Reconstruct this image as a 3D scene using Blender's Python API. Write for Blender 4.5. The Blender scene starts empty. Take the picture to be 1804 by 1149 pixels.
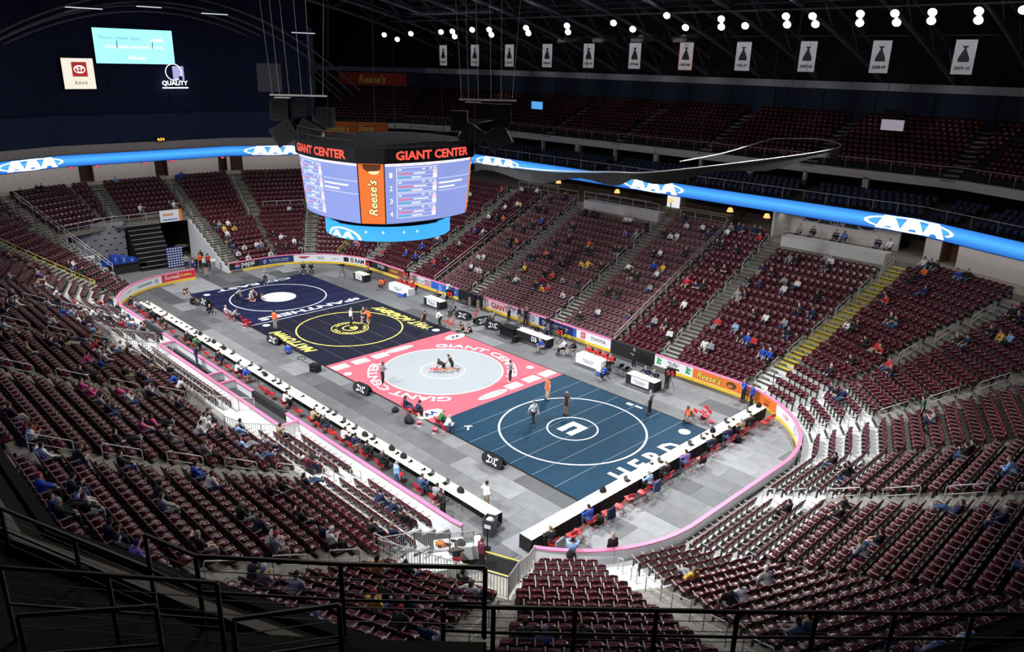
import bpy, math, random
import numpy as np
from mathutils import Matrix, Vector
random.seed(7)
S = bpy.context.scene
COL = S.collection
# ---------------------------------------------------------------- camera, world, light, exposure
CAM = (47.0014, -33.5535, 21.9757)
YAW, PIT, ROL = 2.3619, -0.3306, 0.0245
cam = bpy.data.cameras.new('camera'); co = bpy.data.objects.new('camera', cam); COL.objects.link(co)
cam.sensor_width = 36; cam.sensor_fit = 'HORIZONTAL'; cam.lens = 1352.82/1804*36; cam.clip_end = 400
_fw = Vector((math.cos(YAW)*math.cos(PIT), math.sin(YAW)*math.cos(PIT), math.sin(PIT)))
_rt = Vector((math.sin(YAW), -math.cos(YAW), 0)); _up = _rt.cross(_fw)
_r2 = math.cos(ROL)*_rt + math.sin(ROL)*_up; _u2 = -math.sin(ROL)*_rt + math.cos(ROL)*_up
co.matrix_world = Matrix(((_r2.x, _u2.x, -_fw.x, CAM[0]), (_r2.y, _u2.y, -_fw.y, CAM[1]), (_r2.z, _u2.z, -_fw.z, CAM[2]), (0, 0, 0, 1)))
S.camera = co
w = bpy.data.worlds.new('hall'); S.world = w; w.use_nodes = True
w.node_tree.nodes['Background'].inputs[0].default_value = (0.30, 0.36, 0.55, 1)
w.node_tree.nodes['Background'].inputs[1].default_value = 0.02
S.view_settings.view_transform = 'Standard'; S.view_settings.look = 'None'
S.view_settings.exposure = 0.0; S.view_settings.gamma = 1.0; S.view_settings.use_curve_mapping = False
def spot(loc, aim, watt, deg, blend=0.6, rad=0.5, col=(0.93, 0.96, 1)):
    l = bpy.data.lights.new('rig_spot', 'SPOT'); l.energy = watt; l.spot_size = math.radians(deg); l.spot_blend = blend
    l.shadow_soft_size = rad; l.color = col
    o = bpy.data.objects.new('rig_spot', l); COL.objects.link(o); o.location = loc
    o.rotation_euler = (Vector(aim)-Vector(loc)).to_track_quat('-Z', 'Y').to_euler()
for x in (-24, -12, 0, 12, 24):
    spot((x, 26, 25.2), (x*.98, -2.0, 0), 33500, 66, 0.65)
    spot((x, -26, 25.2), (x*.98, 0.5, 0), 33500, 66, 0.6)
for y in (-7, 7):
    spot((8, y, 27.5), (31.0, y*.95, 1.2), 44000, 42, 0.8)
    spot((-8, y, 27.5), (-32, y*.9, 1.2), 7000, 50, 0.8)
for n in range(11):                    # unseen spots added to brighten the trophy banners
    x = 1.87+6.2*(n-6); spot((x, 27.6, 25.8), (x, 34.2, 23.3), 420, 40, 0.4, 0.2)
# general house light of the dimmed hall, hung under the roof
for (x, y, e) in ((26, -17, 1150), (4, -19, 1200), (-18, -17, 900), (30, 15, 500), (-30, 4, 500), (4, 19, 300)):
    l = bpy.data.lights.new('house_light', 'AREA'); l.energy = e; l.size = 5; l.color = (1, 0.95, 0.88)
    o = bpy.data.objects.new('house_light', l); COL.objects.link(o); o.location = (x, y, 27.5)

# ---------------------------------------------------------------- materials
MATS = {}
def mat(name, col=(.5, .5, .5), rough=.6, metal=0., emit=0., tint=False, noise=0., nscale=8., alpha=1., spec=.5, bump=0., coat=0.):
    if name in MATS: return MATS[name]
    m = bpy.data.materials.new(name); m.use_nodes = True
    nt = m.node_tree; b = nt.nodes['Principled BSDF']
    b.inputs['Base Color'].default_value = (*col, 1); b.inputs['Roughness'].default_value = rough
    b.inputs['Metallic'].default_value = metal; b.inputs['Specular IOR Level'].default_value = spec
    if coat: b.inputs['Coat Weight'].default_value = coat; b.inputs['Coat Roughness'].default_value = .15
    src = None
    if tint:
        oi = nt.nodes.new('ShaderNodeObjectInfo'); src = oi.outputs['Color']
    if noise or bump:
        tc = nt.nodes.new('ShaderNodeTexCoord'); nz = nt.nodes.new('ShaderNodeTexNoise')
        nz.inputs['Scale'].default_value = nscale; nz.inputs['Detail'].default_value = 4
        nt.links.new(tc.outputs['Object'], nz.inputs['Vector'])
    if noise:
        mr = nt.nodes.new('ShaderNodeMapRange'); mr.inputs['From Min'].default_value = .25; mr.inputs['From Max'].default_value = .75
        mr.inputs['To Min'].default_value = 1-noise; mr.inputs['To Max'].default_value = 1+noise
        nt.links.new(nz.outputs['Fac'], mr.inputs['Value'])
        mx = nt.nodes.new('ShaderNodeMix'); mx.data_type = 'RGBA'; mx.blend_type = 'MULTIPLY'; mx.inputs['Factor'].default_value = 1
        if src: nt.links.new(src, mx.inputs[6])
        else: mx.inputs[6].default_value = (*col, 1)
        nt.links.new(mr.outputs['Result'], mx.inputs[7]); src = mx.outputs[2]
    if bump:
        bp = nt.nodes.new('ShaderNodeBump'); bp.inputs['Strength'].default_value = bump; bp.inputs['Distance'].default_value = .02
        nt.links.new(nz.outputs['Fac'], bp.inputs['Height']); nt.links.new(bp.outputs['Normal'], b.inputs['Normal'])
    if src: nt.links.new(src, b.inputs['Base Color'])
    if emit:
        b.inputs['Base Color'].default_value = (col[0]*.08, col[1]*.08, col[2]*.08, 1)
        b.inputs['Emission Strength'].default_value = emit
        if src: nt.links.new(src, b.inputs['Emission Color'])
        else: b.inputs['Emission Color'].default_value = (*col, 1)
    if alpha < 1: b.inputs['Alpha'].default_value = alpha
    MATS[name] = m
    return m
def srgb(h):
    h = h.lstrip('#'); c = [int(h[i:i+2], 16)/255 for i in (0, 2, 4)]
    return tuple(x/12.92 if x <= .04045 else ((x+.055)/1.055)**2.4 for x in c)
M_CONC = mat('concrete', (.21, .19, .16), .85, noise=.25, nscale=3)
M_CONCL = mat('pale_riser', (.62, .62, .60), .55, noise=.06, nscale=6)
M_STEP = mat('stair_concrete', (.27, .25, .22), .8, noise=.2, nscale=6)
M_STEPD = mat('stair_gap_shade', (.05, .048, .045), .8)
M_YEL = mat('safety_yellow', (.62, .50, .05), .6, noise=.25, nscale=9)
M_STEEL = mat('brushed_steel', (.58, .57, .55), .4, metal=.15)
M_DARKM = mat('dark_bronze_metal', (.035, .032, .032), .45, metal=.4)
M_BLACK = mat('black_matt', (.008, .008, .009), .85, spec=.2)
M_BLACKC = mat('black_cloth', (.014, .014, .015), .95, bump=.3, nscale=6)
M_SEAT = mat('maroon_plastic', (.066, .004, .0115), .27, spec=.5, noise=.12, nscale=2)
M_SEATP = mat('mauve_padding', (.135, .054, .064), .85, noise=.1, nscale=3)
M_SEATB = mat('navy_club_seat', (.012, .02, .07), .6)
M_ARM = mat('pale_armrest', (.40, .33, .29), .5)
M_WHITE = mat('white_panel', (.86, .87, .88), .4)
M_PINK = mat('pink_cap', (.80, .20, .36), .4)
M_KICK = mat('yellow_kickplate', (.90, .60, .04), .45)
M_NAVY = mat('navy_print', (.018, .03, .16), .5)
M_RED = mat('red_print', (.72, .03, .04), .5)
M_ORANGE = mat('orange_print', (.90, .20, .02), .5)
M_YELP = mat('yellow_print', (.95, .80, .15), .5)
M_WPRINT = mat('white_print', (.74, .76, .77), .5)
M_KPRINT = mat('black_print', (.015, .015, .017), .5)
M_BLUEP = mat('blue_print', (.03, .13, .55), .5)
M_GREENP = mat('green_print', (.03, .42, .10), .5)
M_BROWN = mat('brown_wood', (.10, .045, .02), .5, noise=.3, nscale=5)
M_TINT = mat('tinted_cloth', tint=True, rough=.9, noise=.12, nscale=18)
M_TINTG = mat('tinted_plain', tint=True, rough=.55)
M_GLASS = mat('clear_panel', (.7, .75, .78), .1, alpha=.18)
M_BEIGE = mat('beige_wall', (.55, .52, .51), .8, noise=.05, nscale=2)
M_GREYW = mat('grey_wall', (.36, .36, .37), .8, noise=.06, nscale=2)

# ---------------------------------------------------------------- mesh helpers
class MB:
    def __init__(s): s.v = []; s.f = []; s.m = []
    def add(s, vs, fs, mi=0):
        n = len(s.v); s.v += [tuple(map(float, a)) for a in vs]; s.f += [tuple(i+n for i in f) for f in fs]; s.m += [mi]*len(fs); return s
    def obox(s, c, ax, ay, az, mi=0):
        c, ax, ay, az = map(np.array, (c, ax, ay, az))
        vs = [c+i*ax+j*ay+k*az for k in (-.5, .5) for j in (-.5, .5) for i in (-.5, .5)]
        return s.add(vs, [(0, 2, 3, 1), (4, 5, 7, 6), (0, 1, 5, 4), (2, 6, 7, 3), (0, 4, 6, 2), (1, 3, 7, 5)], mi)
    def box(s, c, d, rz=0, mi=0):
        cs, sn = math.cos(rz), math.sin(rz)
        return s.obox(c, (d[0]*cs, d[0]*sn, 0), (-d[1]*sn, d[1]*cs, 0), (0, 0, d[2]), mi)
    def bar(s, a, b, w, h=None, mi=0):
        a, b = np.array(a, float), np.array(b, float); h = h or w; d = b-a; L = np.linalg.norm(d); u = d/L
        t = np.array((0, 0, 1.)) if abs(u[2]) < .95 else np.array((1., 0, 0))
        x = np.cross(u, t); x /= np.linalg.norm(x); y = np.cross(x, u)
        return s.obox((a+b)/2, d, x*w, y*h, mi)
    def tube(s, pts, r, n=6, closed=False, mi=0):
        P = [np.array(p, float) for p in pts]; m = len(P); rs = r if isinstance(r, (list, tuple)) else [r]*m
        vs = []; prev = None
        for i in range(m):
            d = (P[(i+1) % m]-P[i-1]) if closed else (P[min(i+1, m-1)]-P[max(i-1, 0)])
            d = d/(np.linalg.norm(d)+1e-9)
            if prev is None:
                t = np.array((0, 0, 1.)) if abs(d[2]) < .9 else np.array((1., 0, 0)); x = np.cross(d, t)
            else: x = prev-d*(prev@d)
            x /= (np.linalg.norm(x)+1e-9); prev = x; y = np.cross(d, x)
            vs += [P[i]+rs[i]*(math.cos(2*math.pi*k/n)*x+math.sin(2*math.pi*k/n)*y) for k in range(n)]
        fs = []
        for i in range(m if closed else m-1):
            j = (i+1) % m
            fs += [(i*n+k, i*n+(k+1) % n, j*n+(k+1) % n, j*n+k) for k in range(n)]
        if not closed: fs += [tuple(range(n))[::-1], tuple(range((m-1)*n, m*n))]
        return s.add(vs, fs, mi)
    def prism(s, poly, z0, z1, mi=0):
        n = len(poly); vs = [(x, y, z0) for x, y in poly]+[(x, y, z1) for x, y in poly]
        return s.add(vs, [tuple(range(n))[::-1], tuple(range(n, 2*n))]+[(i, (i+1) % n, n+(i+1) % n, n+i) for i in range(n)], mi)
    def extr(s, poly, d, mi=0):       # planar 3D polygon extruded by vector d
        n = len(poly); P = [np.array(p, float) for p in poly]; d = np.array(d, float)
        return s.add(P+[p+d for p in P], [tuple(range(n))[::-1], tuple(range(n, 2*n))]+[(i, (i+1) % n, n+(i+1) % n, n+i) for i in range(n)], mi)
    def lathe(s, prof, c=(0, 0, 0), n=12, mi=0):
        vs = [(c[0]+r*math.cos(2*math.pi*k/n), c[1]+r*math.sin(2*math.pi*k/n), c[2]+z) for r, z in prof for k in range(n)]
        fs = [(i*n+k, i*n+(k+1) % n, (i+1)*n+(k+1) % n, (i+1)*n+k) for i in range(len(prof)-1) for k in range(n)]
        fs += [tuple(range(n))[::-1], tuple(range((len(prof)-1)*n, len(prof)*n))]
        return s.add(vs, fs, mi)
    def ell(s, c, r, n=10, m=6, mi=0):
        pr = [(math.sin(math.pi*i/m), -math.cos(math.pi*i/m)) for i in range(1, m)]
        vs = [(c[0]+r[0]*a*math.cos(2*math.pi*k/n), c[1]+r[1]*a*math.sin(2*math.pi*k/n), c[2]+r[2]*b) for a, b in pr for k in range(n)]
        q = len(vs); vs += [(c[0], c[1], c[2]-r[2]), (c[0], c[1], c[2]+r[2])]
        fs = [(i*n+k, i*n+(k+1) % n, (i+1)*n+(k+1) % n, (i+1)*n+k) for i in range(m-2) for k in range(n)]
        fs += [(q, (k+1) % n, k) for k in range(n)]+[((m-2)*n+k, (m-2)*n+(k+1) % n, q+1) for k in range(n)]
        return s.add(vs, fs, mi)
    def quad(s, a, b, c, d, mi=0): return s.add([a, b, c, d], [(0, 1, 2, 3)], mi)
    def mesh(s, name, mats, smooth=False):
        me = bpy.data.meshes.new(name); me.from_pydata(s.v, [], s.f)
        for m in (mats if isinstance(mats, (list, tuple)) else [mats]): me.materials.append(m)
        if any(s.m): me.polygons.foreach_set('material_index', s.m)
        if smooth: me.polygons.foreach_set('use_smooth', [True]*len(s.f))
        me.update(); return me
def obj(name, me, parent=None, world=False, color=None, loc=None, rz=None):
    o = bpy.data.objects.new(name, me); COL.objects.link(o)
    if parent is not None:
        o.parent = parent
        if world: o.matrix_parent_inverse = parent.matrix_basis.inverted()
    if color is not None: o.color = (*color[:3], 1)
    if loc is not None: o.location = loc
    if rz is not None: o.rotation_euler = (0, 0, rz)
    return o
def tag(o, label, cat, group=None):
    o['label'] = label; o['category'] = cat
    if group: o['group'] = group
    return o
def thing(name, label, cat, loc=(0, 0, 0), rz=0, group=None):
    o = bpy.data.objects.new(name, None); COL.objects.link(o); o.location = loc; o.rotation_euler = (0, 0, rz); o.empty_display_size = .2
    return tag(o, label, cat, group)
def struct(name, me, label=None, parent=None):
    o = obj(name, me, parent); o['kind'] = 'structure'
    if label: o['label'] = label
    return o
# ---------------------------------------------------------------- lettering
_TX = {}
def text2d(txt, shear=0., bold=0.):
    k = (txt, shear, bold)
    if k not in _TX:
        cu = bpy.data.curves.new('t', 'FONT'); cu.body = txt; cu.shear = shear; cu.offset = bold; cu.resolution_u = 2
        o = bpy.data.objects.new('t', cu); COL.objects.link(o)
        dg = bpy.context.evaluated_depsgraph_get(); dg.update()
        me = o.evaluated_get(dg).to_mesh()
        v = np.array([tuple(x.co[:2]) for x in me.vertices]) if len(me.vertices) else np.zeros((1, 2)); f = [tuple(p.vertices) for p in me.polygons]
        o.evaluated_get(dg).to_mesh_clear(); bpy.data.objects.remove(o); bpy.data.curves.remove(cu)
        _TX[k] = (v, f)
    return _TX[k]
def put_text(mb, txt, fn, width=None, height=None, shear=0., bold=0., cx=0., cy=0., mi=0, thick=None):
    """lay text centred on (cx,cy) of a surface; fn(u,v,h) gives the point in the place"""
    v, f = text2d(txt, shear, bold); lo, hi = v.min(0), v.max(0); sz = hi-lo
    if width and height: sx, sy = width/sz[0], height/sz[1]
    elif width: sx = sy = width/sz[0]
    else: sx = sy = height/sz[1]
    q = (v-(lo+hi)/2)*(sx, sy)+(cx, cy)
    mb.add([fn(a, b, 0) for a, b in q], f, mi)
# ---------------------------------------------------------------- the bowl: sixteen straight facets around a rink
CX, CY, RR = 21.95, 4.42, 8.53
NN = [np.array((math.cos(math.radians(22.5*i)), math.sin(math.radians(22.5*i)))) for i in range(16)]
HH = [abs(n[0])*CX+abs(n[1])*CY+RR for n in NN]
TT = [np.array((-n[1], n[0])) for n in NN]
D0, DP, NR = .25, .84, 19
def zrow(k): return .5+.36*k+.002*k*(k-1)
def kink(i, d):                      # corner between facet i and i+1 at distance d behind the boards
    i %= 16; j = (i+1) % 16
    return np.linalg.solve(np.array((NN[i], NN[j])), np.array((HH[i]+d, HH[j]+d)))
def pt(i, u, d): return NN[i]*(HH[i]+d)+TT[i]*u
def ulim(i, d): return float(TT[i] @ kink(i-1, d)), float(TT[i] @ kink(i, d))
def cut(i, k):                       # (u0,u1) of facet i kept at row k
    a, b = ulim(i, D0+DP*k)
    if i == 12 and k < 3: return a, min(b, 22.2)
    if i == 13 and k < 7: return None
    if i == 8 and k < 11: b = -.3 if False else b; return (a, -.45) if a < -.45 else None
    if i == 9 and k < 11: return (-2.4, b) if b > -2.4 else None
    return a, b
def band(mb, d0, z0, d1, z1, facets, mi=0, u=None):
    for i in facets:
        if u is None: a0, b0 = kink(i-1, d0), kink(i, d0); a1, b1 = kink(i-1, d1), kink(i, d1)
        else: a0, b0, a1, b1 = pt(i, u[0], d0), pt(i, u[1], d0), pt(i, u[0], d1), pt(i, u[1], d1)
        mb.quad((*a0, z0), (*b0, z0), (*b1, z1), (*a1, z1), mi)
# arena floor slab and the ring that carries the lower tier
m = MB(); m.prism([(-75, -60), (60, -60), (60, 60), (-75, 60)], -.4, 0); struct('floor', m.mesh('floor', mat('floor_slab', (.13, .13, .135), .7, noise=.2, nscale=.6)), 'grey concrete arena floor')
for i in range(16):
    m = MB()
    for k in range(NR):
        c = cut(i, k)
        if c is None: continue
        d0, d1 = D0+DP*k, D0+DP*(k+1); z = zrow(k)
        full = c == ulim(i, d0)
        A = [kink(i-1, d) if full or c[0] == ulim(i, d0)[0] else pt(i, c[0], d) for d in (d0, d1)]
        B = [kink(i, d) if full or c[1] == ulim(i, d0)[1] else pt(i, c[1], d) for d in (d0, d1)]
        low = 1 if (k < 5 and i in (0, 1, 2, 3, 11, 12, 14, 15)) else 0
        zb = zrow(k-1) if k else 0
        if cut(i, k-1) is None if k else True: zb = 0
        m.quad((*A[0], z), (*B[0], z), (*B[1], z), (*A[1], z), low)
        m.quad((*A[0], zb), (*B[0], zb), (*B[0], z), (*A[0], z), low)
    if m.f: struct('seating_terrace', m.mesh('seating_terrace', [M_CONC, M_CONCL]), 'stepped concrete terrace under the maroon seats')
# concourse deck behind the last row, undersides and walls
LZ = zrow(NR)
m = MB(); band(m, D0+DP*NR, LZ, 24, LZ, range(16)); band(m, D0+DP*NR, zrow(NR-1), D0+DP*NR, LZ, range(16))
struct('concourse_floor', m.mesh('concourse_floor', M_CONC), 'concrete concourse behind the last seat row')
# side walls of the cut-outs
def step_wall(i, u, k0, k1, th, matl, name, label):
    poly = [(D0+DP*k0-.1, 0)]
    for k in range(k0, k1+1): poly += [(D0+DP*k-.05, zrow(k)+.12), (D0+DP*(k+1)-.05, zrow(k)+.12)]
    poly += [(D0+DP*(k1+1), 0)]
    m = MB(); m.extr([(*pt(i, u, d), z) for d, z in poly], (*(TT[i]*th), 0)); struct(name, m.mesh(name, matl), label)
M_WPAINT = mat('white_paint', (.66, .66, .67), .6)
step_wall(8, -.55, 0, 10, .16, M_WPAINT, 'wall_stair', 'white sloping wall beside the entrance stairs')
step_wall(9, -2.5, 0, 10, .16, M_GREYW, 'wall_portal', 'grey stepped wall beside the podium bay')
step_wall(12, 22.25, 0, 2, .14, M_GREYW, 'wall_tunnel', 'low grey stepped wall beside the gear table')
step_wall(12, 24.0, 3, 6, .16, M_GREYW, 'wall_tunnel', 'grey stepped wall of the exit tunnel')
m = MB(); band(m, D0+DP*7, 0, D0+DP*7, zrow(7), [13]); struct('wall_tunnel', m.mesh('wall_tunnel', M_GREYW), 'grey back wall over the exit tunnel')
m = MB()
a, b = np.array((-40.1, -12.2)), np.array((-40.1, .45))
m.box((-40.2, -9.2, 2.55), (.2, 5.2, 5.1)); m.box((-40.2, -4.6, 4.3), (.2, 4, 1.6))
struct('wall_podium', m.mesh('wall_podium', mat('portal_wall', (.10, .085, .07), .8)), 'dark wall of the podium bay under the seats')
m = MB(); m.box((-52, -1.2, 2.4), (.2, 6, 5)); m.box((-46, -4.3, 2.4), (12, .2, 5), mi=0); m.box((-46, 1.9, 2.4), (12, .2, 5))
struct('wall_entrance', m.mesh('wall_entrance', mat('tunnel_ochre', (.22, .15, .07), .8)), 'ochre walls inside the entrance tunnel')
# ribbon display and its parapet all around
FAR = (2, 3, 4, 5, 6); END = (7, 8, 9, 10, 11)
M_RIB = bpy.data.materials.new('led_ribbon'); M_RIB.use_nodes = True
nt = M_RIB.node_tree; bs = nt.nodes['Principled BSDF']; bs.inputs['Base Color'].default_value = (.01, .02, .04, 1)
ge = nt.nodes.new('ShaderNodeNewGeometry'); sp = nt.nodes.new('ShaderNodeSeparateXYZ'); nt.links.new(ge.outputs['Position'], sp.inputs[0])
mr = nt.nodes.new('ShaderNodeMapRange'); mr.inputs[1].default_value = 10.1; mr.inputs[2].default_value = 11.3; nt.links.new(sp.outputs[2], mr.inputs[0])
cr = nt.nodes.new('ShaderNodeValToRGB'); nt.links.new(mr.outputs[0], cr.inputs[0])
cr.color_ramp.elements[0].position = 0; cr.color_ramp.elements[0].color = (*srgb('#1c62c8'), 1)
cr.color_ramp.elements[1].position = 1; cr.color_ramp.elements[1].color = (*srgb('#2a78dc'), 1)
e = cr.color_ramp.elements.new(.55); e.color = (*srgb('#52b8ff'), 1)
nt.links.new(cr.outputs[0], bs.inputs['Emission Color']); bs.inputs['Emission Strength'].default_value = 1.1
M_LEDW = mat('led_white', (.95, .98, 1), .4, emit=1.6)
M_LEDC = mat('led_sky', srgb('#3fa9f0'), .4, emit=1.2)
RW = bpy.data.materials
def ribbon(fac, label, zb=10.1):
    t = thing('ribbon_display', label, 'display', (*pt(fac[0], 0, 17), zb))
    m = MB(); band(m, 17, zb, 17, zb+1.2, fac); obj('screen', m.mesh('ribbon_screen', M_RIB), t, True)
    m = MB(); band(m, 17.02, zb-.05, 17.25, zb-.05, fac); band(m, 16.98, zb+1.22, 17.25, zb+1.22, fac); band(m, 17.25, zb-.05, 17.25, zb+1.22, fac)
    obj('casing', m.mesh('ribbon_casing', M_BLACK), t, True)
    return t
ribs = {}
for fac, lb in (((2, 3, 4, 5, 6), 'long blue ribbon display below the club seats'), ((7, 8, 9, 10, 11), 'curved blue ribbon display along the dark end wall'), ((12, 13, 14, 15, 0, 1), 'ribbon display seen from behind under the near railing')):
    ribs[fac[0]] = ribbon(fac, lb, 10.1 if fac[0] != 12 else 9.3)
def ribbon_logo(t, i, uc, flip=1):
    def P(a, z, o=.03):
        u = uc-a*.8; lo, hi = ulim(i, 17)
        if u < lo: return (*pt((i-1) % 16, ulim((i-1) % 16, 17)[1]-(lo-u), 17-o), 10.7+z)
        if u > hi: return (*pt((i+1) % 16, ulim((i+1) % 16, 17)[0]+(u-hi), 17-o), 10.7+z)
        return (*pt(i, u, 17-o), 10.7+z)
    m = MB()
    for rr, zz, wd in ((3.4, .56, .10), (2.9, .47, .0)):
        pass
    n = 24; ring = [(math.cos(2*math.pi*k/n), math.sin(2*math.pi*k/n)) for k in range(n)]
    for k in range(n):                # oval sweep
        (c0, s0), (c1, s1) = ring[k], ring[(k+1) % n]
        if k in (19, 20, 21): continue
        m.quad(P(4.6*c0, .58*s0), P(4.6*c1, .58*s1), P(4.2*c1, .46*s1), P(4.2*c0, .46*s0))
    o = obj('logo_oval', m.mesh('logo_oval', M_LEDW), t, True)
    m = MB()
    for a0 in (-3.4, -1.1, 1.2):
        poly = [(a0, -.52), (a0+.75, .56), (a0+1.75, .56), (a0+2.5, -.52), (a0+1.7, -.52), (a0+1.5, -.28), (a0+1.0, -.28), (a0+.8, -.52)]
        m.add([P(x, z, .05) for x, z in poly], [tuple(range(8))])
    obj('logo_letters', m.mesh('logo_letters', M_LEDW), t, True)
ribbon_logo(ribs[2], 4, -2.1); ribbon_logo(ribs[2], 4, -26.6); ribbon_logo(ribs[2], 4, 20.4)
ribbon_logo(ribs[7], 9, -6.0); ribbon_logo(ribs[7], 7, 4.0)
# end wall: beige band, blue-grey wall, dark upper wall up to the roof arch
m = MB(); band(m, 17.55, 11.3, 17.55, 12.25, END); band(m, 17.05, 11.3, 17.55, 11.3, END); struct('wall_band', m.mesh('wall_band', M_BEIGE), 'beige parapet above the end ribbon display')
M_BLUEW = mat('blue_grey_wall', (.020, .034, .10), .85, noise=.12, nscale=1.2)
M_NIGHT = mat('midnight_wall', (.008, .015, .060), .9, noise=.1, nscale=.6)
m = MB(); band(m, 17.7, 12.25, 17.7, 15.4, END); struct('wall_end', m.mesh('wall_end', M_BLUEW), 'blue grey lower end wall')
for i in END:
    m = MB(); a, b = ulim(i, 18.0); n = 3 if i == 8 else 4
    for j in range(n):
        u0, u1 = a+(b-a)*j/n+.012, a+(b-a)*(j+1)/n-.012
        A, B = pt(i, u0, 18.0), pt(i, u1, 18.0)
        m.extr([(*A, 15.3), (*B, 15.3), (*B, 31), (*A, 31)], (*(NN[i]*.2), 0))
    struct('wall_end', m.mesh('wall_end', M_NIGHT), 'dark midnight blue upper end wall')
m = MB(); band(m, 17.55, 12.25, 18, 12.25, END); band(m, 17.7, 15.4, 18, 15.4, END); struct('trim_1', m.mesh('trim_1', M_BLUEW))
# wall under the end ribbon with brown doorways
for i in END+(6, 3, 2, 1):
    a, b = ulim(i, 18.6)
    gaps = {8: [-9.4, -1.6, 6.7], 9: [-2.4], 7: [8.6], 10: [-11.2], 3: [-15.4], 6: []}.get(i, [])
    cuts = [a]+[g for g in sorted(gaps) if a < g < b]+[b]
    for q in range(len(cuts)-1):
        u0, u1 = cuts[q]+(.75 if q else 0), cuts[q+1]-(.75 if q < len(cuts)-2 else 0)
        m = MB(); A, B = pt(i, u0, 18.6), pt(i, u1, 18.6)
        m.extr([(*A, LZ), (*B, LZ), (*B, 10.2), (*A, 10.2)], (*(NN[i]*.2), 0)); struct('wall_concourse', m.mesh('wall_concourse', M_BEIGE), 'beige wall between the last row and the ribbon display')
    for g in gaps:
        m = MB(); A, B = pt(i, g-.75, 19.8), pt(i, g+.75, 19.8)
        m.extr([(*A, LZ), (*B, LZ), (*B, 10.2), (*A, 10.2)], (*(NN[i]*.1), 0))
        for s in (-.75, .75):
            A, B = pt(i, g+s, 18.65), pt(i, g+s, 19.9); m.extr([(*A, LZ), (*B, LZ), (*B, 10.2), (*A, 10.2)], (*(TT[i]*.05), 0))
        struct('door_opening', m.mesh('door_opening', M_BROWN), 'brown doorway at the top of the aisle')
m = MB(); band(m, 17.25, 10.22, 20, 10.22, END+(6, 3, 2, 1)); struct('ceiling_concourse', m.mesh('ceiling_concourse', M_GREYW), 'soffit over the concourse walk')
M_SOF = mat('soffit_fill_glow', (1, .95, .9), .4, emit=7)  # glow strips added to brighten the concourse walls and the club platform
for i in END[:4]+(3, 2):
    m = MB(); band(m, 17.55, 10.2, 17.75, 10.2, [i]); o = struct('soffit_fill', m.mesh('soffit_fill', M_SOF), 'added glow strip under the concourse soffit')
m = MB(); band(m, 17.6, 10.19, 17.8, 10.19, [4], u=(-26.5, -15.5)); struct('soffit_fill', m.mesh('soffit_fill', M_SOF), 'added glow strip over the club platform')
# far side: dark lounge behind the last row
M_LOUNGE = mat('lounge_wall', (.05, .032, .022), .8, noise=.3, nscale=1)
m = MB(); band(m, 22, LZ, 22, 10.2, [4, 5]); band(m, 17.3, 10.2, 22, 10.2, [4, 5]); struct('wall_lounge', m.mesh('wall_lounge', M_LOUNGE), 'dark wooden lounge wall behind the far stand')
m = MB(); m.box((1.6, 34.6, 9.0), (1.5, .1, 2.0)); struct('door_1', m.mesh('door_1', mat('lit_door', (.9, .92, .95), .5, emit=.9)), 'bright open doorway in the lounge')
m = MB(); m.box((20.3, 32.6, 9.1), (9.6, .2, 2.2)); m.box((15.5, 31, 9.1), (.2, 3.2, 2.2)); struct('wall_club', m.mesh('wall_club', M_BEIGE), 'pale club wall behind the platform')
# raised platforms that replace the last rows on the far side
for x0, x1 in ((-5.4, 4.1), (16.9, 25.6)):
    m = MB(); m.box(((x0+x1)/2, 29.1, 7.75), (x1-x0, 1.3, 1.4)); struct('platform', m.mesh('platform', M_BEIGE), 'beige raised platform at the top of the stand')
# club tier over the ribbon, columns, white beam, suites
CLUBF = (2, 3, 4, 5, 6)
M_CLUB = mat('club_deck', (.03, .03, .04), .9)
for i in CLUBF:
    m = MB()
    for k in range(5):
        d0 = 17.5+.95*k; z = 11.0+.24*k; band(m, d0, z, d0+.95, z, [i]); band(m, d0, z-.24, d0, z, [i])
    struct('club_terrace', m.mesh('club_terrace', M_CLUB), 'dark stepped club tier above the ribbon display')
M_BEAM = mat('pale_beam', (.62, .61, .60), .7)
m = MB(); band(m, 22.0, 13.2, 22.0, 13.9, CLUBF); band(m, 22.0, 13.9, 22.5, 13.9, CLUBF); band(m, 22, 13.2, 22.5, 13.2, CLUBF); struct('beam', m.mesh('beam', M_BEAM), 'white beam along the front of the upper deck')
m = MB(); band(m, 24.5, 11, 24.5, 13.3, CLUBF); band(m, 22, 13.25, 24.5, 13.25, CLUBF); struct('wall_suites', m.mesh('wall_suites', mat('suite_dark', (.012, .011, .012), .9)), 'dark open fronts of the suites')
for k in range(11):
    wd = .5 if k % 2 == 0 else .28
    c = pt(4, 23.4-5.5*k, 22.2) if k < 9 else pt(3, -(20.5+5.2*(k-9)), 22.2)
    m = MB(); m.box((c[0], c[1], 12.4), (wd, .4, 1.8)); m.box((c[0], c[1], 11.7), (wd+.1, .5, .12)); struct('column', m.mesh('column', M_BEAM), 'white column under the upper deck beam')
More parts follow.
